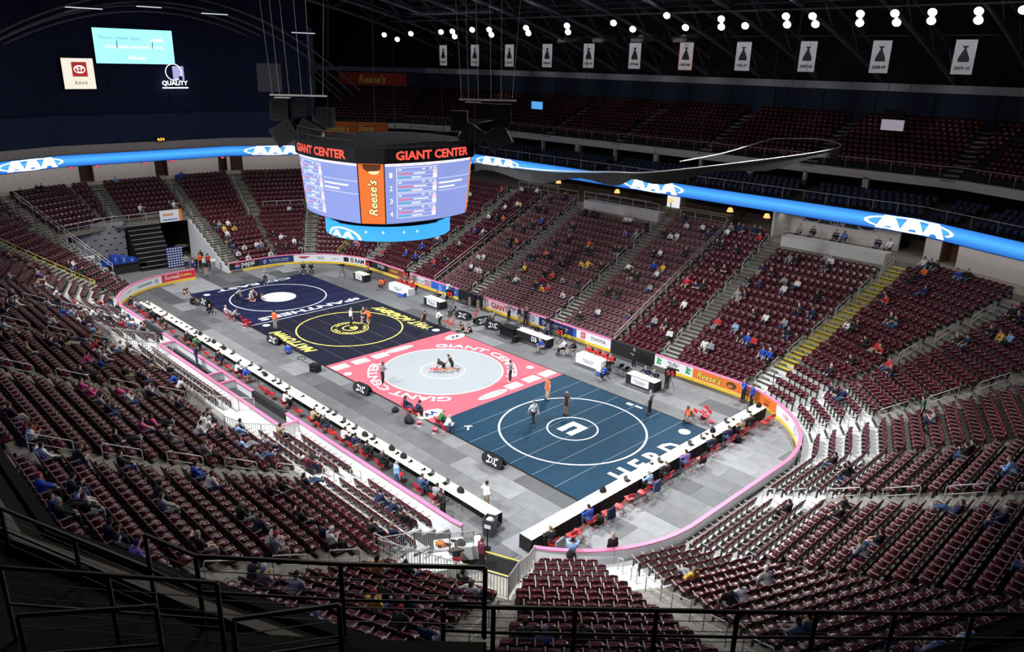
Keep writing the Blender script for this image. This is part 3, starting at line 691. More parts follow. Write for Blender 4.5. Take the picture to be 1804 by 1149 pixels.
def person(pose, loc, rz, top='k', legs='k', label='', group=None, sleeve='long', hair=None, skin=None, cat='person', bare=False, legw='trousers'):
    B = body_set(pose)
    o = obj('person', B['skin'], color=SKINS[skin if skin is not None else random.choice((0, 0, 1, 1, 2, 3, 3, 4))], loc=loc, rz=rz); tag(o, label, cat, group)
    obj({'long': 'shirt', 'short': 'shirt', 'singlet': 'singlet'}[sleeve], B[sleeve], o, color=PAL[top][0])
    if not bare: obj('trousers' if legw == 'trousers' else 'shorts', B[legw], o, color=PAL[legs][0])
    sc_ = random.choice(((.02, .02, .02), (.6, .6, .6), (.05, .05, .06)))
    for q in 'AB': obj('shoe', B['shoe'+q], o, color=sc_)
    hc = hair if isinstance(hair, tuple) else random.choice(HAIRS)
    obj('hair' if not isinstance(hair, str) else 'cap', B['hair'], o, color=PAL[hair][0] if isinstance(hair, str) else hc)
    return o
# ---------------------------------------------------------------- spectators: facet,row,10*u,top colour
CROWD = "4,18,-119,g 4,17,-118,w 4,18,-126,n 4,18,-131,n 4,18,-140,n 4,18,-146,k 4,17,-149,r 4,15,-118,k 4,15,-124,k 4,15,-141,k 4,12,-135,k 4,12,-144,k 4,13,-173,n 4,13,-184,k 4,11,-174,k 4,11,-183,n 4,12,-198,g 4,12,-210,w 4,11,-203,w 4,9,-174,g 4,9,-180,k 4,11,-229,k 4,9,-225,k 4,9,-234,n 4,7,-197,k 4,7,-210,w 4,7,-224,g 4,6,-232,k 4,5,-180,r 4,5,-191,c 4,4,-204,k 4,4,-209,b 4,4,-214,r 4,3,-227,b 4,3,-237,b 4,15,-189,g 4,15,-195,k 4,17,-218,g 4,17,-223,w 4,15,-218,k 3,18,-146,w 3,18,-152,n 3,18,-158,k 3,18,-186,b 3,18,-194,k 3,16,-162,k 3,17,-166,o 3,15,-181,n 3,13,-160,k 3,13,-166,r 3,9,-166,w 3,9,-175,k 3,11,-186,k 3,11,-190,n 3,8,-192,k 3,8,-201,r 3,8,-207,r 2,7,-96,r 3,6,-198,k 2,7,-112,k 3,4,-198,k 2,3,-107,n 2,3,-112,k 2,12,-101,k 2,12,-108,n 2,14,-106,k 2,14,-118,y 2,14,-126,c 2,16,-97,k 2,16,-105,n 4,18,148,w 4,18,135,k 4,18,126,w 4,15,155,k 4,14,144,w 4,15,134,w 4,15,126,y 4,17,97,k 4,18,84,k 4,15,106,k 4,15,98,k 4,15,87,k 4,13,76,b 4,11,106,k 4,11,90,k 4,12,82,n 4,12,150,w 4,12,138,k 4,12,127,o 4,9,143,b 4,9,133,w 4,9,126,k 4,9,91,k 4,9,80,o 4,5,99,w 4,5,93,w 4,3,94,w 4,3,85,w 4,3,78,w 4,7,45,n 4,7,39,k 4,8,29,o 4,8,23,k 4,10,38,k 4,11,24,k 4,13,38,n 4,11,-2,o 4,10,-7,k 4,10,-11,k 4,17,42,k 4,17,32,k 4,17,27,k 4,16,-10,w 4,16,-17,w 4,14,-26,m 4,14,-36,g 4,11,-32,k 4,11,-40,k 4,5,40,n 4,5,35,y 4,7,3,k 4,7,-3,k 4,8,-15,y 4,8,-21,y 4,8,-39,k 4,5,9,k 4,5,0,o 4,4,6,r 4,5,-17,g 4,5,-32,k 4,3,39,k 4,3,29,w 4,3,4,k 4,3,-6,y 4,3,-12,r 4,3,-32,w 4,9,-62,w 4,10,-86,b 4,10,-94,y 4,9,-92,w 4,8,-73,k 4,8,-78,k 4,7,-99,g 4,5,-66,k 4,5,-76,k 4,1,-68,k 4,2,-78,w 4,3,-105,k 4,17,-42,n 4,18,-66,k 4,17,-76,w 4,17,-95,w 4,17,-102,k 4,16,-102,n 4,15,-65,k 4,15,-71,w 4,15,-78,w 4,12,-71,k 4,12,-78,w 4,13,-98,k 4,9,-127,r 4,9,-135,n 4,9,-141,k 4,6,-131,k 4,6,-142,w 4,3,-131,g 4,3,-143,k 4,2,-149,w 4,2,-182,w 4,2,-187,g 8,18,44,c 8,12,38,w 8,12,9,k 8,12,1,w 8,18,-20,b 8,18,-31,b 9,18,-34,k 9,18,-52,k 9,18,-61,k 8,7,-38,w 8,6,-28,y 8,6,-39,y 8,5,-27,w 8,7,-16,k 8,7,-18,g 8,4,-16,k 8,3,-16,n 8,2,-36,w 8,1,-19,w 8,0,-28,w 8,2,-16,n 8,2,-52,w 8,2,-58,g 8,0,-56,w 7,1,61,k 7,3,49,w 7,1,49,k 7,4,61,k 7,1,34,k 5,2,199,g 5,2,189,p 5,2,181,n 4,1,222,r 7,9,34,w 7,2,36,w 4,2,192,b 4,2,175,b 4,4,187,b 4,6,181,w 4,6,145,g 4,2,143,r 4,3,139,k 4,3,128,k 4,8,85,k 4,15,213,w 4,17,176,r 11,9,-216,k 11,6,-191,m 11,6,-183,k 11,7,-204,k 11,8,-161,g 11,5,-164,w 12,5,-227,w 11,5,-161,t 10,5,-111,k 10,5,-117,w 10,4,-103,k 12,10,-174,k 12,10,-152,w 12,10,-145,w 12,7,-187,k 12,7,-177,w 12,9,-108,g 12,9,-103,w 12,7,-143,b 12,6,-148,c 12,6,-181,k 12,4,-195,r 12,4,-175,w 12,4,-188,w 12,2,-212,w 12,1,-223,r 12,0,-217,k 11,0,-174,k 12,3,-155,k 12,3,-168,g 12,2,-176,w 12,2,-145,r 12,0,-194,w 12,1,-148,w 12,1,-140,g 12,1,-133,k 12,6,-114,n 12,6,-94,c 12,6,-129,w 12,4,-164,w 12,5,-139,k 12,6,-86,t 12,8,-44,r 12,7,-52,k 12,6,-54,w 12,11,-127,n 12,12,-103,k 12,13,-54,w 12,13,-41,t 12,14,-18,k 12,11,-38,w 12,11,-33,k 12,11,-27,n 12,10,-38,k 12,9,-52,k 12,13,-2,t 12,8,-26,w 12,8,-18,w 12,7,-37,w 12,10,2,p 12,9,7,b 12,11,29,k 12,8,16,k 12,5,-47,w 12,5,-55,k 12,5,-22,n 12,5,-12,t 12,4,-9,k 12,5,16,b 12,5,25,w 12,8,51,w 12,8,59,n 12,7,14,k 12,7,19,n 12,10,60,p 12,10,71,w 12,12,64,p 12,12,75,p 12,12,86,g 12,12,97,n 12,10,107,p 12,11,118,p 12,10,129,g 12,7,74,n 12,7,100,w 12,7,104,w 12,8,114,w 12,7,118,k 12,5,88,k 12,5,97,n 12,5,102,c 12,13,139,k 12,2,88,t 12,9,144,g 12,6,132,c 12,6,145,g 12,4,122,g 12,11,175,b 12,11,186,w 12,3,144,w 12,3,156,v 12,5,175,k 12,7,187,k 12,2,199,n 12,2,207,n 12,2,219,k 12,4,236,n 12,5,232,k 12,8,221,k 12,8,234,n 12,11,217,k 12,11,228,n 12,11,238,w 12,8,194,k 12,17,125,k 12,17,144,r 12,17,160,w 12,16,166,k 12,17,174,w 12,14,168,k 12,17,213,w 12,17,203,k 12,14,202,k 12,14,213,g 12,18,205,b 12,18,223,k 12,18,218,n 12,17,217,k 12,17,239,k 12,17,253,m 12,14,244,k 12,11,252,g 12,8,245,w 13,14,156,k 13,14,162,t 13,14,168,g 12,17,256,k 13,16,195,c 13,9,172,y 13,8,180,k 13,7,199,k 13,8,207,w 13,10,212,g 13,13,196,y 13,12,200,n 13,12,189,k 13,14,218,n 13,14,208,k 14,13,101,k 14,13,107,g 14,13,114,k 15,5,35,y 15,8,50,g 15,9,32,w 15,9,28,k 15,13,19,g 15,13,27,t 15,17,33,g 15,17,42,w 0,11,-20,n 0,13,-26,n 0,9,-59,g 0,6,-12,k 0,3,-17,k 0,15,-65,r 2,3,-116,n 1,7,-41,g 0,9,55,k 0,9,60,k 0,2,52,k 0,4,26,k 0,4,34,k 0,9,-52,k 0,12,30,c 0,6,-25,k"
BD_SIT = ['sit', 'sit', 'sit_lean', 'sit_phone', 'sit_feet_up', 'sit_wide', 'sit_lean', 'sit_phone']
POSEW = {'sit': 'upright', 'sit_lean': 'leaning forward', 'sit_phone': 'hands raised', 'sit_feet_up': 'feet up', 'sit_wide': 'arm out'}
occ = {}
def seat_near(i, k, u):
    best = None
    for n, s in enumerate(SEATS):
        if s[0] == i and abs(s[1]-k) <= 1 and n not in occ:
            q = abs(s[7]-u)+.6*abs(s[1]-k)
            if best is None or q < best[0]: best = (q, n)
    return best
spect = []
byf = {}
for n, s in enumerate(SEATS): byf.setdefault((s[0], s[1]), []).append(n)
for tok in CROWD.split():
    f, k, u, c = tok.split(','); f, k, u = int(f), int(k), int(u)/10
    best = None
    for kk in (k, k-1, k+1):
        for n in byf.get((f, kk), ()):
            if n in occ: continue
            q = abs(SEATS[n][7]-u)+.7*abs(kk-k)
            if best is None or q < best[0]: best = (q, n)
    if best is None or best[0] > 2.6: continue
    occ[best[1]] = c; spect.append(best[1])
cv = np.array(CAM); _f, _r, _u = np.array(_fw), np.array(_r2), np.array(_u2)
def view(P):                          # distance and frame position, only used to rank what shows largest
    d = np.array(P)-cv; z = d @ _f
    return np.linalg.norm(d), (d @ _r)/z*1352.8, (d @ _u)/z*1352.8
spect.sort(key=lambda n: view(SA[n]+(0, 0, .7))[0])
N_IND = 225
used = set()
LEGS = 'kkkdddnngh'
for n in spect[:N_IND]:
    i, k, j, x, y, z, rz, u = SEATS[n]; c = occ[n]
    ps = random.choice(BD_SIT); lg = random.choice(LEGS); hr = random.choice((None,)*7+('k', 'w', 'r', 'n')); sl = 'short' if random.random() < .3 else 'long'
    hw = {'k': 'black cap, ', 'w': 'white cap, ', 'r': 'red cap, ', 'n': 'navy cap, ', None: ''}[hr]
    lb = 'person in %s top, %s%s, %s row, %s seat, %s' % (PAL[c][1], hw, POSEW[ps], ordw(k+1), ordw(j), section_of(i, x, y))
    if len(lb.replace('-', ' ').split()) > 16: lb = lb.replace(POSEW[ps]+', ', '')
    person(ps, (x, y, z), rz+random.uniform(-.12, .12), c, lg, lb, 'spectators in the stands', sl, hr)
# everybody further off: one body of simple seated figures
LOWP = [build_body(POSES[p], .045) for p in ('sit', 'sit_lean', 'sit_phone', 'sit_wide')]
keys = list(PAL); VV, FF, MI, off = [], [], [], 0
for n in spect[N_IND:]:
    i, k, j, x, y, z, rz, u = SEATS[n]; B = random.choice(LOWP); c, s = math.cos(rz), math.sin(rz); V = B['V']
    VV.append(np.stack([x+c*V[:, 0]-s*V[:, 1], y+s*V[:, 0]+c*V[:, 1], z+V[:, 2]], 1)); FF.append(B['F']+off); off += len(V)
    t = B['tg'][B['F'][:, 0]]; hz = V[B['F'][:, 0], 2] > B['hc'][2]+.04
    top, lg = keys.index(occ[n]), keys.index(random.choice(LEGS)); mi = np.full(len(t), top)
    mi[np.isin(t, [TG['hip'], TG['thigh'], TG['shin']])] = lg; mi[t == TG['foot']] = keys.index('k'); mi[np.isin(t, [TG['hand'], TG['neck']])] = len(keys); mi[t == TG['head']] = np.where(hz[t == TG['head']], keys.index(random.choice('kkkwt')), len(keys))
    MI.append(mi)
if VV:
    mats = [mat('crowd_'+PAL[k][1].replace(' ', '_'), PAL[k][0], .9) for k in keys]+[mat('crowd_skin', (.55, .33, .24), .6)]
    o = obj('spectator_crowd', mesh_np('spectator_crowd', np.concatenate(VV), np.concatenate(FF), mats, np.concatenate(MI).tolist())); o['kind'] = 'stuff'; o['label'] = 'scattered spectators seated far back in the stands'; o['category'] = 'crowd'
# ---------------------------------------------------------------- seats: the nearest one by one, the rest as one mass
vw = [view(p+np.array((0, 0, .6))) for p in SA]
near = sorted([n for n in range(len(SEATS)) if abs(vw[n][1]) < 890 and -520 < vw[n][2] < 560], key=lambda n: vw[n][0])[:300]
near = set(near)
seat_m = {}
for op in (False, True):
    a = seat_parts(op); seat_m[op] = (a[0].mesh('backrest', M_SEAT, True), a[1].mesh('seat_pan', M_SEAT, True), a[2].mesh('armrest', M_ARM), a[3].mesh('support', M_DARKM))
for n in sorted(near):
    i, k, j, x, y, z, rz, u = SEATS[n]; op = pan_down(SEATS[n], n)
    t = thing('stadium_seat', '%s maroon seat, %s row, %s in the row, %s' % ('occupied' if n in occ else 'empty', ordw(k+1), ordw(j), section_of(i, x, y)), 'seat', (x, y, z), rz, 'maroon stadium seats')
    for nm, me in zip(('backrest', 'seat_pan', 'armrest', 'support'), seat_m[op]): obj(nm, me, t)
def mass(name, label, rows, mats, matf):
    VV, FF, MI, off = [], [], [], 0
    P = {op: seat_parts(op) for op in (False, True)}
    D = {op: [(np.array(b.v), b.f) for b in P[op]] for op in P}
    for (x, y, z, rz, op, mi) in rows:
        c, s = math.cos(rz), math.sin(rz)
        for q, (V, F) in enumerate(D[op]):
            VV.append(np.stack([x+c*V[:, 0]-s*V[:, 1], y+s*V[:, 0]+c*V[:, 1], z+V[:, 2]], 1)); FF += [tuple(a+off for a in f) for f in F]; off += len(V)
            MI += [mi if q < 2 else (2 if q == 2 else 3)]*len(F)
    me = bpy.data.meshes.new(name); me.from_pydata(np.concatenate(VV).tolist(), [], FF)
    for m in mats: me.materials.append(m)
    me.polygons.foreach_set('material_index', MI); me.polygons.foreach_set('use_smooth', [q < 2 for q in MI]); me.update()
    o = obj(name, me); o['kind'] = 'stuff'; o['label'] = label; o['category'] = 'seats'; return o
rows = [(s[3], s[4], s[5], s[6], pan_down(s, n), 1 if (s[0] == 4 and -11.6 < s[3] < 11.4) else 0) for n, s in enumerate(SEATS) if n not in near]
mass('stadium_seating', 'rows of maroon and mauve folding seats around the rink', rows, [M_SEAT, M_SEATP, M_ARM, M_DARKM], None)
rows = []
UPA = {4: [17.3, 6.7, -4.2, -15.2, -27]}
for i in UPF:
    for k in range(UR):
        d = 22.4+.84*k+.5; a, b = ulim(i, d); n = int((b-a-.6)/.54)
        for j in range(n):
            u = a+.3+(j+.5)*.54
            if any(abs(u-q) < .65 for q in UPA.get(i, [])) or (i == 3 and abs(u+26) < .7): continue
            p = pt(i, u, d); rows.append((p[0], p[1], zup(k), math.radians(22.5*i)+math.pi/2, False, 0))
mass('upper_deck_seating', 'dim rows of maroon seats on the upper deck', rows, [M_SEAT, M_SEAT, M_ARM, M_DARKM], None)
rows = []
for i in CLUBF:
    for k in range(4):
        d = 17.5+.95*k+.55; a, b = ulim(i, d); n = int((b-a-.6)/.58)
        for j in range(n):
            u = a+.3+(j+.5)*.58
            if abs((u % 11)-5.5) < .7: continue
            p = pt(i, u, d); rows.append((p[0], p[1], 11.0+.24*k, math.radians(22.5*i)+math.pi/2, False, 0))
mass('club_seating', 'dim rows of navy club seats above the ribbon display', rows, [M_SEATB, M_SEATB, M_DARKM, M_DARKM], None)
for i, us in list(UPA.items())+[(3, [-26.0]), (5, [14]), (6, [2])]:
    for u in us:
        m = MB()
        for k in range(UR):
            for f in (0, 1):
                p = pt(i, u, 22.4+.84*k-.42+.42*f+.2); m.obox((*p, zup(k)-.335*(.5-.5*f)-.05), (*(NN[i]*.4), 0), (*(TT[i]*1.15), 0), (0, 0, .12))
        struct('aisle_stairs', m.mesh('aisle_stairs', M_STEP), 'upper deck stair between dim maroon seats')
# front rail of the upper deck and the club tier
for i in (3, 4, 5):
    for d, z, lb in ((22.5, 14.0, 'upper deck front railing'), (17.45, 11.35, 'thin club railing above the ribbon display')):
        t = thing('front_railing', '%s, %s facet of the far stand' % (lb, {3: 'right', 4: 'long middle', 5: 'left'}[i]), 'railing', (*pt(i, 0, d), z))
        A, B = kink(i-1, d), kink(i, d); m = MB(); m.tube([(*A, z+.85), (*B, z+.85)], .025, 5); obj('top_rail', m.mesh('top_rail', M_STEEL), t, True)
        n = int(np.linalg.norm(B-A)/1.9)
        for q in range(n+1):
            c = A+(B-A)*q/n; m = MB(); m.tube([(*c, z), (*c, z+.85)], .018, 5); obj('post', m.mesh('post', M_STEEL), t, True)
# ---------------------------------------------------------------- rink floor panels
ARC = math.pi/2*RR
def bpath(s):
    s %= 4*CX+4*CY+4*ARC
    for L, fn in ((2*CX, lambda t: ((CX-t, CY+RR), (0, 1))), (ARC, lambda t: arc(-CX, CY, 90, t)), (2*CY, lambda t: ((-CX-RR, CY-t), (-1, 0))), (ARC, lambda t: arc(-CX, -CY, 180, t)),
                  (2*CX, lambda t: ((-CX+t, -CY-RR), (0, -1))), (ARC, lambda t: arc(CX, -CY, 270, t)), (2*CY, lambda t: ((CX+RR, -CY+t), (1, 0))), (ARC, lambda t: arc(CX, CY, 0, t))):
        if s <= L+1e-9: p, n = fn(s); return np.array(p, float), np.array(n, float)
        s -= L
def arc(x, y, a, t):
    a = math.radians(a)+t/RR; n = (math.cos(a), math.sin(a)); return (x+RR*n[0], y+RR*n[1]), n
def inside(x, y):
    q = np.maximum(np.abs((x, y))-np.array((CX, CY)), 0); return np.linalg.norm(q)-RR
fl = bpy.data.objects['floor']
pm = MB(); pm.box((0, 0, .01), (2.49, 1.49, .02)); pme = pm.mesh('deck_panel', mat('deck_panel', tint=True, rough=.62, noise=.16, nscale=1.3))
greys = [.055, .062, .07, .10, .115, .125, .14, .16, .18, .21]
prev = .1
for r in range(18):
    y = -13.0+.75+1.5*r
    for c in range(26):
        x = -32+1.25+2.5*c+(1.25 if r % 2 else 0)
        if inside(x, y) > .3 or (-24.0 < x < 22.9 and -4.9 < y < 5.6): continue
        base = .20 if x > 24.5 else .14 if x > 14 else (.105 if x > -2 else .12)
        if random.random() < .55: prev = min(.26, max(.05, base*random.choice((.5, .62, .8, .95, 1.0, 1.1, 1.25, 1.5))))
        g = prev
        obj('deck_panel', pme, fl, color=(g, g, g*1.01), loc=(x, y, 0))
m = MB(); m.box((-38, -5, .006), (13, 16, .012)); struct('floor_portal', m.mesh('floor_portal', mat('portal_floor', (.17, .165, .16), .7, noise=.15, nscale=.8)), 'grey concrete floor of the entrance bay')
m = MB(); m.box((27.2, -15.2, .012), (4.6, 5.6, .024), math.radians(-22.5)); struct('floor_tunnel', m.mesh('floor_tunnel', mat('tunnel_floor', (.30, .28, .23), .7, noise=.15, nscale=1)), 'tan concrete floor of the exit tunnel')
m = MB(); m.box((25.5, -12.85, .034), (3.6, 1.25, .02), math.radians(22.5)); struct('floor_rubber', m.mesh('floor_rubber', M_BLACK), 'black rubber strip across the tunnel mouth')
for y0, lb in ((0, 'inner'), (1.25, 'outer')):
    c = np.array((25.25, -12.15))+np.array((.38, -.92))*y0
    m = MB(); m.box((*c, .05), (3.5, .09, .012), math.radians(22.5)); struct('trim_3', m.mesh('trim_3', M_YEL), 'yellow tape line across the tunnel mouth, %s one' % lb)
# ---------------------------------------------------------------- rink boards
def board(s0, s1, label, face=None, drape=False, cap=True, kick=True, draw=None):
    n = max(1, int((s1-s0)/.6)); sm = (s0+s1)/2; p, _ = bpath(sm)
    t = thing('rink_board', label, 'rink board', (*p, 0), group='rink boards')
    ss = [s0+(s1-s0)*k/n for k in range(n+1)]
    def sweep(o0, o1, z0, z1, nm, mt):
        m = MB(); R = []
        for s in ss:
            q, nn = bpath(s); R.append([(*(q+nn*o0), z0), (*(q+nn*o1), z0), (*(q+nn*o1), z1), (*(q+nn*o0), z1)])
        vs = [v for r in R for v in r]; fs = []
        for k in range(n): fs += [(4*k+a, 4*k+(a+1) % 4, 4*k+4+(a+1) % 4, 4*k+4+a) for a in range(4)]
        fs += [(3, 2, 1, 0), (4*n, 4*n+1, 4*n+2, 4*n+3)]; m.add(vs, fs); return obj(nm, m.mesh(nm, mt), t, True)
    sweep(0, .13, .0, 1.04, 'panel', M_WHITE if not drape else M_BLACKC)
    if drape: sweep(-.06, .2, .05, 1.12, 'drape', M_BLACKC)
    if cap and not drape: sweep(-.04, .19, 1.04, 1.10, 'cap', M_PINK)
    if kick and not drape: sweep(-.02, 0, .0, .24, 'kickplate', M_KICK)
    if face is not None: sweep(-.012, 0, .27, 1.0, 'advert', face)
    fn = lambda u, v, h=0, sm=sm: (lambda q, nn: (*(q-nn*.022), .63+v))(*bpath(sm-u))
    if draw: draw(t, fn, s1-s0)
    return t
def lettering(t, fn, txt, mt, cx=0, cy=0, width=None, height=None, shear=0, bold=0, name='lettering'):
    m = MB(); put_text(m, txt, fn, width, height, shear, bold, cx, cy); return obj(name, m.mesh(name, mt), t, True)
def patch(t, fn, x0, x1, y0, y1, mt, name='patch', n=4, off=0):
    m = MB()
    for k in range(n):
        a, b = x0+(x1-x0)*k/n, x0+(x1-x0)*(k+1)/n; m.quad(fn(a, y0), fn(b, y0), fn(b, y1), fn(a, y1))
    return obj(name, m.mesh(name, mt), t, True)
def disc(t, fn, cx, cy, rx, ry, mt, name='disc', inner=0, n=20):
    m = MB(); P = [(cx+rx*math.cos(2*math.pi*k/n), cy+ry*math.sin(2*math.pi*k/n)) for k in range(n)]
    if inner:
        Q = [(cx+(x-cx)*inner, cy+(y-cy)*inner) for x, y in P]
        for k in range(n): j = (k+1) % n; m.quad(fn(*P[k]), fn(*P[j]), fn(*Q[j]), fn(*Q[k]))
    else: m.add([fn(*p) for p in P], [tuple(range(n))])
    return obj(name, m.mesh(name, mt), t, True)
def fx(fn, d):                        # the same surface, d nearer the rink
    def g(u, v, h=0): a = np.array(fn(u, v)); b = np.array((fn(u+.01, v))); tt = b-a; nrm = np.array((tt[1], -tt[0], 0)); nrm = nrm/(np.linalg.norm(nrm)+1e-9); return tuple(a+nrm*d)
    return g
def toyota_mark(t, fn, cx, cy, s, bg=True):
    if bg: patch(t, fn, cx-s, cx+s, cy-s, cy+s, M_RED, 'red_square')
    f = fx(fn, .006)
    disc(t, f, cx, cy, s*.8, s*.55, M_WPRINT, 'emblem_oval', .84); disc(t, f, cx, cy, s*.28, s*.52, M_WPRINT, 'emblem_loop', .7); disc(t, f, cx, cy+s*.25, s*.55, s*.22, M_WPRINT, 'emblem_bar', .72)
def d_toyota(t, fn, L): toyota_mark(t, fn, -L*.3, .05, .25); lettering(t, fn, 'TOYOTA', M_KPRINT, L*.14, .03, width=L*.42, bold=.01)
def d_reeses(t, fn, L):
    f = fx(fn, .006); lettering(t, fn, "Reese's", mat('dark_brown_print', (.05, .02, .01), .5), -.55, .02, width=L*.54, shear=.25, bold=.05, name='lettering_outline'); lettering(t, f, "Reese's", M_YELP, -.55, .02, width=L*.52, shear=.25, bold=.015)
    disc(t, fn, L*.34, .02, .42, .26, mat('chocolate_print', (.14, .045, .015), .5), 'chocolate_cup'); disc(t, f, L*.34-.1, -.06, .2, .1, mat('peanut_print', (.55, .30, .08), .5), 'cup_filling')
def d_health(t, fn, L): disc(t, fn, -L*.36, .0, .16, .2, M_WPRINT, 'shield', .62); lettering(t, fn, 'PennState Health', M_WPRINT, .25, .08, width=L*.58); lettering(t, fn, 'Milton S. Hershey Medical Center', M_WPRINT, .25, -.15, width=L*.55)
def d_pepsi(t, fn, L):
    f = fx(fn, .006); disc(t, fn, -.85, .05, .27, .27, M_WPRINT, 'globe'); 
    m = MB(); m.add([f(-.85+.25*math.cos(a), .08+.25*max(0, math.sin(a))) for a in np.linspace(0, math.pi, 10)], [tuple(range(10))]); obj('globe_top', m.mesh('globe_top', M_RED), t, True)
    m = MB(); m.add([f(-.85-.25*math.cos(a), .0-.22*max(0, math.sin(a))) for a in np.linspace(0, math.pi, 10)], [tuple(range(10))]); obj('globe_base', m.mesh('globe_base', M_BLUEP), t, True)
    lettering(t, fn, 'pepsi', M_WPRINT, .35, .08, width=1.5, bold=.02); lettering(t, fn, 'ZERO SUGAR', M_WPRINT, .4, -.24, width=.9)
def d_red(t, fn, L): lettering(t, fn, 'Red Robin', M_WPRINT, -.65, -.02, width=1.6, shear=.15, bold=.02); lettering(t, fn, 'YUMMM', M_YELP, .75, .02, width=1.1, bold=.02); disc(t, fn, -.65, .22, .8, .14, M_WPRINT, 'swoosh', .86)
def d_words(*rows):
    def d(t, fn, L):
        for (txt, mt, cx, cy, wd) in rows: lettering(t, fn, txt, mt, cx, cy, width=wd)
    return d
def d_bills(t, fn, L):
    for c in (-1.3, 1.3):
        for a in (0, 2.1, 4.2): disc(t, fn, c+.13*math.cos(a), .12+.12*math.sin(a), .11, .11, M_GREENP, 'clover_leaf', n=10)
        patch(t, fn, c-.2, c+.2, -.22, -.06, M_GREENP, 'green_tag')
    lettering(t, fn, 'PAY BILLS', M_KPRINT, 0, .2, width=1.0); lettering(t, fn, 'ONLINE', M_KPRINT, 0, .03, width=.75); patch(t, fn, -.55, .55, -.26, -.12, M_KPRINT, 'black_bar')
def d_giant(t, fn, L):
    lettering(t, fn, 'GIANT', M_RED, .2, .02, width=2.3, bold=.03)
    for c in (-1.35, 1.65): disc(t, fn, c, 0, .13, .32, M_RED, 'red_frame', .65, n=4)
def d_stripe(t, fn, L):
    for k, mt in enumerate((M_RED, M_KPRINT, M_RED, M_KPRINT)): patch(t, fn, -L/2+.05, L/2-.05, -.34+.17*k, -.34+.17*k+.1, mt, 'stripe')
    f = fx(fn, .006); patch(t, f, -.75, .75, -.26, .26, M_WPRINT, 'plate'); lettering(t, fx(fn, .012), 'FAST LANE', M_KPRINT, 0, 0, width=1.3, bold=.02)
def d_ram(t, fn, L): lettering(t, fn, 'RAM', M_KPRINT, .55, 0, width=1.3, bold=.03); disc(t, fn, -.5, 0, .22, .26, M_KPRINT, 'ram_head', .5); patch(t, fn, -1.6, -.95, -.25, .25, M_KPRINT, 'black_square')
def d_dunk(t, fn, L): lettering(t, fn, 'TIMES', M_KPRINT, 0, .08, width=.7); patch(t, fn, -.25, .25, -.2, -.1, M_KPRINT, 'bar')
S_ = lambda x: CX-x                   # far side: distance along the boards from the right bend
